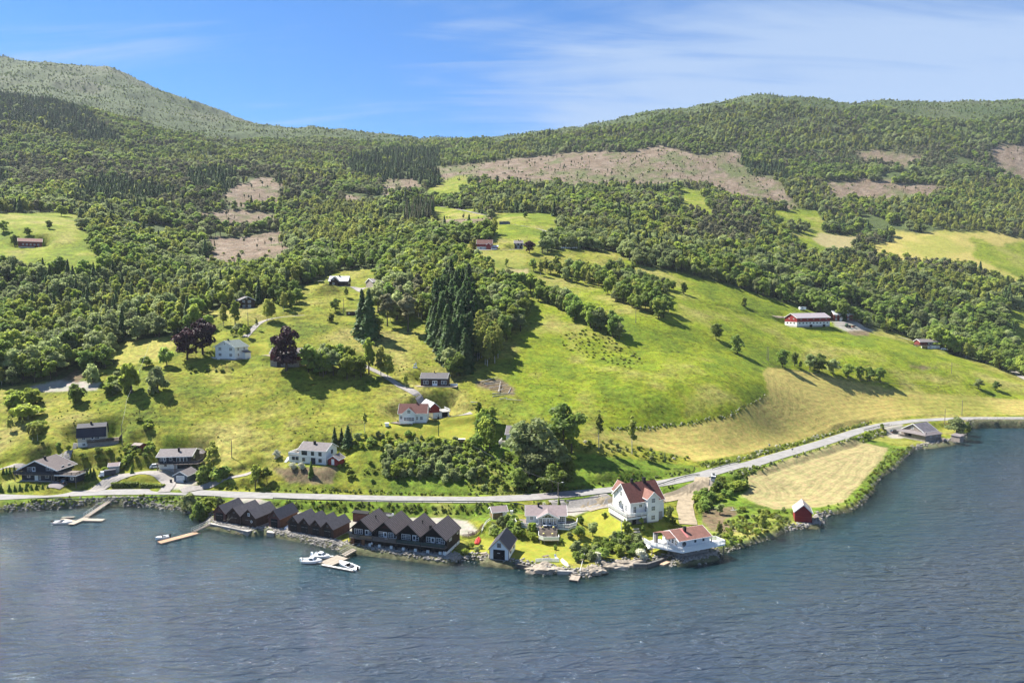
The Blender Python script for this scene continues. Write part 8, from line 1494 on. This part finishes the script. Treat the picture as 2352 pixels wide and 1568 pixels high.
_p = hit(*C3(920, 350)); t = thing('motorboat', 'white boat under a dark cover parked behind the black cabins', 'boat', _p, -.2); part('hull', hull_mb(5.5, 2.1, .8), GEL, t, (0, 0, .4)); part('boat_cover', MB().hexa([(-2.5, -.9, 1.2), (2.0, -.7, 1.3), (2.0, .7, 1.3), (-2.5, .9, 1.2)], [(-2.3, -.2, 1.7), (1.6, -.1, 1.6), (1.6, .1, 1.6), (-2.3, .2, 1.7)]), BLK, t)
# ---------------------------------------------------------------- vehicles
def car(label, p, rz, paint, L=4.4, W=1.8, H=1.5, kind='car', group=None, z=None):
 t = thing('parked_car' if kind != 'van' else 'parked_van', label, kind, (p[0], p[1], p[2] if z is None else z), rz, group); hb = H * .52; b = MB(); v = kind == 'van'
 P = [(-L / 2, .28), (L / 2, .28), (L / 2, hb * .9), (L * .30, hb), (L * (.14 if not v else .32), H), (-L * (.34 if not v else .46), H), (-L / 2 + .02, hb)]
 n = len(P); ins = [W / 2, W / 2, W / 2, W / 2, W / 2 - .18, W / 2 - .18, W / 2]; b.add([(x, -w, z_) for (x, z_), w in zip(P, ins)] + [(x, w, z_) for (x, z_), w in zip(P, ins)], [tuple(range(n)), tuple(range(n, 2 * n))[::-1]] + [(i, n + i, n + (i + 1) % n, (i + 1) % n) for i in range(n)]); part('body', b, paint, t)
 g = MATS['window_glass']; fx = L * (.14 if not v else .32); rx = -L * (.34 if not v else .46)
 part('windscreen', MB().hexa([(L * .295, -W / 2 + .06, hb + .03), (L * .295, W / 2 - .06, hb + .03), (fx + .03, W / 2 - .24, H - .06), (fx + .03, -W / 2 + .24, H - .06)], [(L * .295 + .03, -W / 2 + .06, hb + .05), (L * .295 + .03, W / 2 - .06, hb + .05), (fx + .06, W / 2 - .24, H - .03), (fx + .06, -W / 2 + .24, H - .03)]), g, t)
 part('rear_window', MB().hexa([(-L / 2 + .04, -W / 2 + .1, hb + .06), (-L / 2 + .04, W / 2 - .1, hb + .06), (rx - .0, W / 2 - .25, H - .08), (rx - .0, -W / 2 + .25, H - .08)], [(-L / 2 - .02, -W / 2 + .1, hb + .1), (-L / 2 - .02, W / 2 - .1, hb + .1), (rx - .05, W / 2 - .25, H - .04), (rx - .05, -W / 2 + .25, H - .04)]), g, t)
 for s in (-1, 1): part('side_window', MB().hexa([(rx + .0, s * (W / 2 - .02), hb + .08), (L * .24, s * (W / 2 - .02), hb + .08), (fx - .05, s * (W / 2 - .17), H - .12), (rx + .15, s * (W / 2 - .17), H - .12)], [(rx + .0, s * (W / 2 + .01), hb + .08), (L * .24, s * (W / 2 + .01), hb + .08), (fx - .05, s * (W / 2 - .14), H - .12), (rx + .15, s * (W / 2 - .14), H - .12)]), g, t)
 for x in (-L * .3, L * .31):
  for s in (-1, 1):
   w_ = ob('wheel', cached('tyre', lambda: MB().tube([(0, -.11, 0), (0, .11, 0)], .33, 12).mesh('wheel', RUBBER)), t, (x, s * (W / 2 - .08), .33)); ob('rim', cached('rim', lambda: MB().tube([(0, -.125, 0), (0, .125, 0)], .19, 8).mesh('rim', STEEL)), w_)
 for s in (-1, 1): ob('headlight', cached('hl', lambda: MB().box(-.03, -.16, -.08, .03, .16, .08).mesh('headlight', GEL)), t, (L / 2, s * W * .34, hb * .78)); ob('tail_light', cached('tl', lambda: MB().box(-.03, -.07, -.2 if False else -.14, .03, .07, .14).mesh('tail_light', REDP)), t, (-L / 2 - .01, s * W * .42, hb * .85))
 return t
p = hit(*C5(1675, 245)); t = car('white van with a dark roof box parked at the road junction', (p[0], p[1] + 2.2, p[2] + .08), 1.28, CARW, 4.9, 1.9, 1.95, 'van'); part('roof_box', MB().hexa([(-1.1, -.5, 2.02), (1.2, -.5, 2.02), (1.2, .5, 2.02), (-1.1, .5, 2.02)], [(-1.0, -.42, 2.38), (.9, -.42, 2.38), (.9, .42, 2.38), (-1.0, .42, 2.38)]), CARD, t); part('number_plate', MB().box(-2.49, -.26, .62, -2.46, .26, .74), WHITEC, t)
p = hit(*C1(1400, 592)); car('white car parked on the gravel left of the dark blue house', (p[0], p[1] + 1, p[2] + .05), .45, CARW); p = hit(*C1(572, 742)); car('dark car parked under the edge of the carport', (p[0], p[1] + 2.2, p[2] + .05), 1.35, CARD, 4.5, 1.85, 1.7); p = hit(*C6(1690, 243)); car('dark blue car parked beside the grey boat hall', (p[0], p[1], p[2] + .05), .35, CARD)
p = hit(*C1(950, 672)); t = thing('small_truck', 'small white truck with dark tarpaulin box by the pale grey shed', 'truck', (p[0], p[1] + 1.5, p[2]), -2.5 + .9 * 0); part('cab', MB().hexa([(1.1, -.9, .4), (2.7, -.9, .4), (2.7, .9, .4), (1.1, .9, .4)], [(1.1, -.85, 2.0), (2.0, -.85, 2.0), (2.0, .85, 2.0), (1.1, .85, 2.0)]), CARW, t); part('cargo_box', MB().box(-2.6, -1.0, .6, 1.0, 1.0, 2.3), BLUEC, t); part('windscreen', MB().hexa([(2.56, -.75, 1.1), (2.6, -.75, 1.1), (2.6, .75, 1.1), (2.56, .75, 1.1)], [(2.1, -.7, 1.85), (2.14, -.7, 1.85), (2.14, .7, 1.85), (2.1, .7, 1.85)]), MATS['window_glass'], t)
for x in (-1.7, 1.8):
 for s in (-.85, .85): ob('wheel', CACHE['tyre'], t, (x, s, .33))
p = hit(*B6(1810, 958)); car('pale car parked beside the house by the right wood', p, -.1, CARW); p = hit(*B5(422, 442)); car('white van parked beside the upper red barn', p, .1, CARW, 4.8, 1.9, 2.0, 'van'); p = hit(*B5(205, 447)); car('dark car parked beside the white double garage', p, .2, CARD)
p = hit(*B6(855, 690)); t = thing('caravan', 'small white caravan on the pasture path above the long barn', 'caravan', p, .1); part('body', MB().box(-2.4, -1.1, .5, 2.4, 1.1, 2.5), GEL, t); part('window', MB().box(-1.2, -1.14, 1.3, .2, -1.1, 2.0), MATS['window_glass'], t); ob('wheel', CACHE['tyre'], t, (0, -1.0, .33))
p = hit(*B6(1160, 806)); t = thing('tractor', 'green tractor standing on the farmyard below the dark red farmhouse', 'tractor', p, .1); part('bonnet', MB().box(.2, -.45, .9, 2.2, .45, 1.7), GREEN, t); part('cab', MB().box(-1.3, -.75, 1.0, .2, .75, 2.7), GREEN, t); part('cab_window', MB().box(-1.2, -.78, 1.6, .1, .78, 2.5), MATS['window_glass'], t)
for x, r in ((-.9, .85), (1.7, .5)):
 for s in (-.8, .8): part('wheel', MB().tube([(0, -.2, 0), (0, .2, 0)], r, 14), RUBBER, t, (x, s, r))
p = hit(*B6(1200, 806)); t = thing('farm_trailer', 'farm implement standing right of the green tractor', 'trailer', p, .2); part('frame', MB().box(-1.5, -.8, .6, 1.5, .8, .9), REDP, t); part('box', MB().box(-1.2, -.7, .9, 1.2, .7, 1.5), GREEN, t); ob('wheel', CACHE['tyre'], t, (0, -.8, .4)); ob('wheel', CACHE['tyre'], t, (0, .8, .4))
# white wrapped bales at the upper farm, in a row
for k in range(9): p = hit(*B5(965 + k * 15, 431)); t = solo('hay_bale', MB().tube([(-.6, 0, 0), (-.55, 0, 0), (.55, 0, 0), (.6, 0, 0)], [.5, .62, .62, .5], 10), GEL, 'white wrapped hay bale, %s in the row right of the upper farm' % ['leftmost', 'second from left', 'third from left', 'fourth from left', 'middle one', 'fourth from right', 'third from right', 'second from right', 'rightmost'][k], 'hay bale', 'wrapped bales in a row', (p[0], p[1], p[2] + .6), 1.5)
# ---------------------------------------------------------------- guard rails, poles, wires, signs
def guard(P, side, label):
 L_ = [on_level(u, v, gz(*on_level(u, v, 3.0)) if False else 3.2) for u, v in P]; Q = smooth_line([(x, y, 0) for x, y in L_], 1.0); Z = []
 for q in Q: Z.append(max(gz(q[0], q[1]), 2.0))
 Z = np.array(Z)
 for _ in range(12): Z[1:-1] = .25 * Z[:-2] + .5 * Z[1:-1] + .25 * Z[2:]
 Q[:, 2] = Z; t = thing('guard_rail', label, 'guard rail', tuple(Q[0])); b = MB(); o = Vector(Q[0]); St = Q[::3]
 for p, q in zip(St[:-1], St[1:]): b.bar(Vector(p) - o + Vector((0, 0, .68)), Vector(q) - o + Vector((0, 0, .68)), .1, .30)
 part('rail_beam', b, plain('dull_green_grey_steel', (.085, .11, .10), .6, .25), t)
 for q in Q[::5]: ob('post', cached('gpost', lambda: MB().box(-.07, -.07, -.4, .07, .07, .75).mesh('post', POLEW)), t, tuple(Vector(q) - o))
guard(pts(C1, (330, 858), (700, 852), (1200, 845), (1500, 835), (1700, 832), (2050, 846)), 0, 'long guard rail on the lake side of the road left of the boathouses')
guard(pts(C2, (1010, 215), (1600, 238), (2350, 250)) + pts(C3, (1000, 102), (2300, 106)) + pts(C4, (300, 300), (740, 306), (850, 335)), 0, 'guard rail on the lake side of the road behind the black cabins')
guard(pts(C4, (1300, 262), (1800, 208), (2230, 165)), 0, 'guard rail between the dark asphalt patch and the villa'); guard(pts(C5, (880, 310), (1150, 250), (1400, 210), (1475, 225)), 0, 'guard rail curving into the dirt track junction right of the villa'); guard(pts(C6, (195, 588), (300, 558), (410, 535)), 0, 'short guard rail right of the parked white van'); guard(pts(C6, (1440, 250), (1600, 205), (1665, 200)), 0, 'guard rail above the grassy yard of the boat hall')
POLES = {}
def pole(key, fn, x, yb, yt, label, arm=False, mat=None, lamp=False, base=None):
 p = base or hit(*fn(x, yb)); h = (fn(x, yb)[1] - fn(x, yt)[1]) * p[1] / F_PX * 1.04; t = thing('utility_pole' if not lamp else 'lamp_post', label, 'pole' if not lamp else 'lamp post', p); part('pole', MB().tube([(0, 0, -.5), (0, 0, h)], [.17, .11], 8), mat or POLEW, t)
 if arm: part('crossarm', MB().box(-1.1, -.06, h - .9, 1.1, .06, h - .75), POLEW, t); [part('insulator', MB().tube([(x_, 0, h - .75), (x_, 0, h - .55)], .05, 6), GEL, t) for x_ in (-1, 0, 1)]
 if lamp: part('lamp_arm', MB().bar((0, 0, h - .3), (1.2, -.2, h + .1), .07), STEEL, t); part('lamp_head', MB().box(1.1, -.35, h + .02, 1.7, -.08, h + .16), GEL, t)
 POLES[key] = Vector((p[0], p[1], p[2] + h - .2)); return t
pole('p1', C4, 1363, 232, 20, 'grey wooden lamp pole behind the bungalow beside the conifer', lamp=True); pole('p2', C1, 1107, 378, 198, 'wooden pole on the slope right of the cream house'); pole('p3', C1, 2098, 495, 335, 'thin pole in the meadow above the gravel track'); pole('p4', C7, 1063, 855, 690, 'grey pole beside the pointed conifers'); pole('p5', C7, 1852, 768, 575, 'dark green pole with a transformer box in front of the white red roofed house', arm=True, mat=GREEN); part('transformer_box', MB().box(-.4, -.4, 6.6, .4, .4, 7.6), BLK, bpy.data.objects[[o.name for o in bpy.data.objects if o.get('label', '').startswith('dark green pole')][0]])
pole('p6', B6, 616, 1030, 938, 'left pole of a wooden pair at the pasture edge'); pole('p7', B6, 626, 1032, 938, 'right pole of a wooden pair at the pasture edge'); pole('p8', B6, 1862, 1120, 1045, 'lone pole in the right pasture below the bare patch'); pole('p9', C6, 2105, 175, 50, 'pole on the road side behind the grey boat hall'); pole('p10', C6, 2247, 100, -20, 'pole beyond the road at the right edge field'); pole('p11', B5, 1560, 1030, 912, 'pole standing below the second tree row'); pole('p12', B4, 994, 490, 350, 'pole above the turf roofed cabin'); pole('p13', B6, 455, 540, 470, 'pole at the forest edge above the right pasture'); pole('p14', B4, 128, 600, 480, 'pole beside the curving farm lane'); pole('p15', B2, 1762, 920, 840, 'pole right of the bright leafy tree')
def wire(a, b, sag, label, n=14):
 P = [a.lerp(b, k / n) - Vector((0, 0, sag * 4 * (k / n) * (1 - k / n))) for k in range(n + 1)]; w = MB();
 for p, q in zip(P[:-1], P[1:]): w.bar(p, q, .035)
 return solo('power_line', w, plain('aluminium_wire', (.35, .35, .35), .5), label, 'power line')
wire(POLES['p1'], POLES['p1'] + Vector((-30, 17, 9)), 1.0, 'thin wires running from the lamp pole up into the large trees'); _a = hit(*B2(905, 1568)); wire(Vector(_a) + Vector((0, 0, 7)), Vector(hit(*B2(1065, 1195))) + Vector((0, 0, 9)), .8, 'pale wire crossing in front of the huge round grey bush'); wire(POLES['p2'], Vector(_a) + Vector((0, 0, 7)), .8, 'pale wire running up from the pole beside the cream house')
# flag pole, signs
p = hit(*C5(468, 955)); t = thing('flagpole', 'tall white flagpole on the lawn below the villa', 'flagpole', p); hh = (C5(0, 955)[1] - C5(0, 640)[1]) * p[1] / F_PX * 1.04; part('pole', MB().tube([(0, 0, -.3), (0, 0, hh)], [.09, .05], 8), GEL, t); part('finial', MB().tube([(0, 0, hh), (0, 0, hh + .1), (0, 0, hh + .2)], [.04, .11, .03], 8), GEL, t)
def round_sign(fn, x, yb, yc, label, text=None, back=True):
 p = hit(*fn(x, yb)); h = (fn(x, yb)[1] - fn(x, yc)[1]) * p[1] / F_PX * 1.04; t = thing('road_sign', label, 'road sign', p); part('post', MB().tube([(0, 0, -.3), (0, 0, h + .3)], .045, 6), STEEL, t)
 s = part('sign_face', MB().tube([(0, -.06, h), (0, -.09, h)], .42, 20), GEL if text else STEEL, t); part('sign_border', MB().tube([(.38 * math.cos(a), -.1, h + .38 * math.sin(a)) for a in np.linspace(0, 2 * math.pi, 21)], .055, 5, False), REDP if text else STEEL, s)
 return t
round_sign(C6, 851, 405, 378, 'round road sign with dark rim on the lake side verge of the road'); round_sign(C6, 663, 372, 345, 'round sign seen from behind on the field side of the road')
p = hit(*C7(190, 1212)); t = thing('road_sign', 'white triangular warning sign by the loose roadside tree', 'road sign', p, .4); part('post', MB().tube([(0, 0, -.3), (0, 0, 1.5)], .04, 6), STEEL, t); part('sign_face', MB().add([(-.45, -.05, 1.4), (.45, -.05, 1.4), (0, -.05, 2.2), (-.45, -.02, 1.4), (.45, -.02, 1.4), (0, -.02, 2.2)], [(0, 1, 2), (5, 4, 3), (0, 3, 4, 1), (1, 4, 5, 2), (2, 5, 3, 0)]), GEL, t)
# ---------------------------------------------------------------- fences and garden things
def fence(P, label, mat, h=1.1, rails=3, post=1.6, closed=False, name='fence', bal=False):
 Q = smooth_line([hit(u, v) for u, v in P], .8); o = Vector(Q[0]); t = thing(name, label, 'fence', tuple(o)); k = max(1, int(post / .8)); b = MB(); St = Q[::k]
 for q in St: ob('post', cached(('fp', h, mat.name), lambda: MB().box(-.06, -.06, -.4, .06, .06, h).mesh('post', mat)), t, tuple(Vector((q[0], q[1], gz(q[0], q[1]))) - o))
 for r in range(rails):
  b = MB(); z = h * (r + 1) / rails - .06
  for p, q in zip(St[:-1], St[1:]): b.bar(Vector((p[0], p[1], gz(p[0], p[1]) + z)) - o, Vector((q[0], q[1], gz(q[0], q[1]) + z)) - o, .06, .14)
  part('rail', b, mat, t)
 return t
fence(pts(C3, (2080, 668), (2205, 665), (2240, 640), (2352, 545)) + pts(C4, (230, 690)), 'dark timber fence beside the gravel yard and stairs', BROWNR, 1.2, 4); fence(pts(C4, (210, 780), (250, 660), (370, 590)), 'white handrail running up beside the dark timber fence', TRIM, 1.0, 2, 2.4, name='handrail'); fence(pts(C4, (1025, 1225), (1190, 1220), (1375, 1222)), 'white plank fence above the tan rock', TRIM, 1.0, 5)
fence(pts(C2, (0, 0), (1, 0)) if False else pts(B6, (590, 1052), (700, 1085), (900, 1120), (1100, 1150), (1400, 1190), (1800, 1215)), 'wire and stake fence along the upper edge of the yellow field', POLEW, 1.0, 1, 4.0)
def picnic(fn, x, y, label, mat=PLANKG, rz=.3):
 p = hit(*fn(x, y)); t = thing('picnic_table', label, 'picnic table', p, rz); part('tabletop', MB().box(-.9, -.38, .7, .9, .38, .76), mat, t)
 for s in (-1, 1): part('bench', MB().box(-.9, s * .75 - .15, .42, .9, s * .75 + .15, .47), mat, t)
 for x_ in (-.6, .6): part('leg', MB().bar((x_, -.75, 0), (x_, .3, .7), .08).bar((x_, .75, 0), (x_, -.3, .7), .08).bar((x_, -.85, .4), (x_, .85, .4), .08), mat, t)
 return t
picnic(C3, 2200, 600, 'dark picnic table on the gravel yard near the timber fence'); picnic(C4, 235, 1120, 'pale picnic table left of the white boathouse', PLANK); picnic(C4, 1180, 1165, 'weathered brown picnic table on the lawn above the white fence', PLANKG, .5); picnic(C6, 1590, 282, 'dark picnic table on the grassy yard by the boat hall', PLANKG)
p = hit(*C4(1335, 1175)); t = thing('deck_chair', 'white reclining deck chair at the end of the white plank fence', 'chair', p, .4); part('seat', MB().box(-.3, -.7, .3, .3, .3, .36), TRIM, t); part('backrest', MB().hexa([(-.3, .3, .3), (.3, .3, .3), (.3, .36, .36), (-.3, .36, .36)], [(-.3, .75, 1.1), (.3, .75, 1.1), (.3, .8, 1.1), (-.3, .8, 1.1)]), TRIM, t); part('leg', MB().box(-.28, -.6, 0, -.22, -.54, .3).box(.22, -.6, 0, .28, -.54, .3).box(-.28, .2, 0, -.22, .26, .3).box(.22, .2, 0, .28, .26, .3), TRIM, t)
p = hit(*C4(1330, 1150)); t = thing('rotary_clothes_dryer', 'thin garden pole with small arms above the white deck chair', 'garden pole', p); part('pole', MB().tube([(0, 0, -.2), (0, 0, 2.0)], .04, 6), BROWNR, t); part('arm', MB().bar((-.4, 0, 1.9), (.4, 0, 1.9), .05).bar((-.4, 0, 1.9), (-.4, 0, 2.2), .05).bar((.4, 0, 1.9), (.4, 0, 2.2), .05), BROWNR, t)
p = hit(*C4(660, 500)); t = thing('wall_cabinet', 'small white utility cabinet right of the woodshed', 'cabinet', p); part('box', MB().box(-.5, -.25, 0, .5, .25, 1.2), GEL, t); part('door', MB().box(-.42, -.28, .1, .42, -.25, 1.1), WHITEC, t)
p = hit(*C7(1385, 680)); t = thing('garden_playhouse', 'tiny white garden hut left of the white red roofed house', 'hut', p, .2); part('wall', MB().box(-.7, -.7, 0, .7, .7, 1.2), GEL, t); part('roof', MB().box(-.85, -.85, 1.2, .85, .85, 1.35), WHITEC, t)
p = hit(*C7(2060, 822)); t = thing('firewood_stack', 'stack of pale firewood under a board roof at the lawn corner', 'firewood stack', p); part('logs', MB().box(-1.3, -.5, 0, 1.3, .5, 1.1), MATS['stacked_firewood'], t); part('roof', MB().box(-1.5, -.7, 1.15, 1.5, .7, 1.25), WHITEC, t)
p = hit(*C7(1640, 152)); t = thing('plank_heap', 'heap of white planks standing in the meadow above the dark brown cabin', 'plank heap', p); part('plank_heap', MB().bar((-1, 0, 0), (.5, 0, 2.6), .35).bar((.8, 0, 0), (.2, .2, 2.4), .3).bar((-.8, .3, 1.6), (.9, .1, 1.9), .3), GEL, t); part('base', MB().box(-1.1, -.4, -.2, 1.1, .5, .3), WHITEC, t)
p = hit(*C6(370, 885)); t = thing('dead_branches', 'white weathered branches lying in the dry garden', 'branches', p); part('branch', MB().bar((-1, 0, .1), (1.2, .3, .25), .12), GEL, t); part('branch', MB().bar((0, 0, .1), (-.3, .5, 1.0), .1), GEL, t)
# felled trunks below the knoll
for k, (x0, y0, x1, y1) in enumerate(((160, 72, 355, 40), (180, 88, 360, 66), (215, 125, 410, 92), (245, 172, 480, 170), (385, 234, 540, 244), (300, 160, 360, 130), (250, 200, 380, 182), (320, 235, 400, 218), (310, 165, 330, 60), (410, 165, 435, 110), (130, 60, 300, 10), (30, 268, 115, 272))):
 a = Vector(hit(*C8(x0, y0))); b = Vector(hit(*C8(x1, y1))); lift = Vector((0, 0, .25 + .25 * (k % 3))); d = b - a; o = solo('felled_trunk', MB().tube([(0, 0, 0), tuple(d)], [.20, .10], 6), BIRCHB, 'bare felled trunk on the brown cleared ground, %s' % ['uppermost left', 'second from the top', 'third from the top, long', 'long and level in the middle', 'lowest right', 'short and tilted', 'thin below the level one', 'thin and short near the bottom', 'steep and crossing the others', 'short steep one at the right', 'topmost by the grove', 'pale pile at the far left'][k], 'trunk', 'felled trunks on the brown ground', tuple(a + lift))
# ---------------------------------------------------------------- people
def person(label, p, rz, shirt, trousers, H=1.75):
 t = thing('person', label, 'person', p, rz); s = H / 1.75
 me = bpy.data.meshes.new('body'); V = [(0, 0, .95), (0, 0, 1.15), (0, .01, 1.35), (0, 0, 1.48), (0, -.01, 1.56), (.10, 0, .90), (.12, -.03, .50), (.12, .02, .08), (.12, -.13, .04), (-.10, 0, .90), (-.13, .04, .50), (-.13, .10, .08), (-.13, -.05, .04), (.19, 0, 1.42), (.25, .03, 1.15), (.24, -.10, .93), (-.19, 0, 1.42), (-.26, .02, 1.15), (-.24, -.12, .95)]
 E = [(0, 1), (1, 2), (2, 3), (3, 4), (0, 5), (5, 6), (6, 7), (7, 8), (0, 9), (9, 10), (10, 11), (11, 12), (2, 13), (13, 14), (14, 15), (2, 16), (16, 17), (17, 18)]
 R = [.14, .13, .15, .06, .055, .095, .065, .045, .04, .095, .065, .045, .04, .06, .045, .035, .06, .045, .035]; V = [tuple(c * s for c in v) for v in V]; me.from_pydata(V, E, []); me.update()
 o = ob('body', me, t); sl = me.skin_vertices if me.skin_vertices else None; o.modifiers.new('skin', 'SKIN')
 for v, r in zip(me.skin_vertices[0].data, R): v.radius = (r * s, r * s * .8)
 me.skin_vertices[0].data[0].use_root = True; sb = o.modifiers.new('sub', 'SUBSURF'); sb.levels = sb.render_levels = 1; me.materials.append(SKIN)
 dg = bpy.context.evaluated_depsgraph_get(); e = o.evaluated_get(dg); m2 = bpy.data.meshes.new_from_object(e); o.modifiers.clear(); o.data = m2; m2.materials.clear(); m2.materials.append(SKIN); m2.materials.append(shirt); m2.materials.append(trousers); m2.materials.append(BLK)
 for pl in m2.polygons: z = pl.center.z / s; pl.material_index = 3 if z < .1 else 2 if z < .97 and abs(pl.center.x) < .2 * s else 1 if (z < 1.5 and z > .97) else 0; pl.use_smooth = True
 hd = MB(); n = 10
 for i, (z, r) in enumerate(((1.50, .05), (1.54, .075), (1.60, .095), (1.67, .10), (1.72, .08), (1.76, .03))): hd.v += [(r * .85 * math.cos(2 * math.pi * k / n) * s, r * math.sin(2 * math.pi * k / n) * s, z * s) for k in range(n)]
 hd.f = [(i * n + k, i * n + (k + 1) % n, (i + 1) * n + (k + 1) % n, (i + 1) * n + k) for i in range(5) for k in range(n)] + [tuple(range(n))[::-1], tuple(range(5 * n, 6 * n))]; h_ = part('head', hd, SKIN, t, smooth=True); part('nose', MB().box(-.012 * s, -.115 * s, 1.62 * s, .012 * s, -.09 * s, 1.65 * s), SKIN, h_)
 hr = MB();
 for i, (z, r) in enumerate(((1.60, .098), (1.67, .112), (1.74, .09), (1.785, .03))): hr.v += [(r * .85 * math.cos(2 * math.pi * k / n) * s, (r * math.sin(2 * math.pi * k / n) + .018) * s, z * s) for k in range(n)]
 hr.f = [(i * n + k, i * n + (k + 1) % n, (i + 1) * n + (k + 1) % n, (i + 1) * n + k) for i in range(3) for k in range(n)] + [tuple(range(3 * n, 4 * n))]; part('hair', hr, HAIR, h_, smooth=True)
 for sx, hx, hy, hz in ((1, .24, -.12, .93), (-1, -.24, -.14, .95)):
  hb_ = MB().hexa([(-.018, -.04, -.09), (.018, -.04, -.09), (.018, .04, -.09), (-.018, .04, -.09)], [(-.02, -.035, 0), (.02, -.035, 0), (.02, .035, 0), (-.02, .035, 0)])
  for f in range(4): y = -.03 + f * .02; hb_.bar((0, y, -.085), (-.008 * sx, y, -.16 - (.015 if f in (1, 2) else 0)), .016)
  hb_.bar((0, -.035, -.03), (0, -.07, -.09), .018); part('hand', hb_, SKIN, t, (hx * s, hy * s, hz * s))
 return t
q = hit(*C3(708, 810)); person('person in white shirt and dark trousers standing below the cabin balconies', (q[0], q[1], 1.6), .3, SHIRT, PANTS); p = on(HT, HT.W + 1.0, .5, .46); person('person in dark clothes standing on the right end of the white terrace', p, 1.2, PANTS, PANTS)
# ---------------------------------------------------------------- air
HZ = NT('haze_air'); HZ.t.nodes.remove(HZ.b); pv = HZ.n('ShaderNodeVolumePrincipled'); pv.inputs['Color'].default_value = (.80, .88, 1.0, 1); pv.inputs['Density'].default_value = HAZE; pv.inputs['Anisotropy'].default_value = 0.0; HZ.l(pv.outputs[0], HZ.out.inputs['Volume'])
hz = ob('haze', MB().box(-5300, -450, -18, 5300, 4800, float(G.z.max()) + 40).mesh('haze', HZ.m)); tag(hz, 'thin blue summer haze over the valley', None, None, 'stuff')
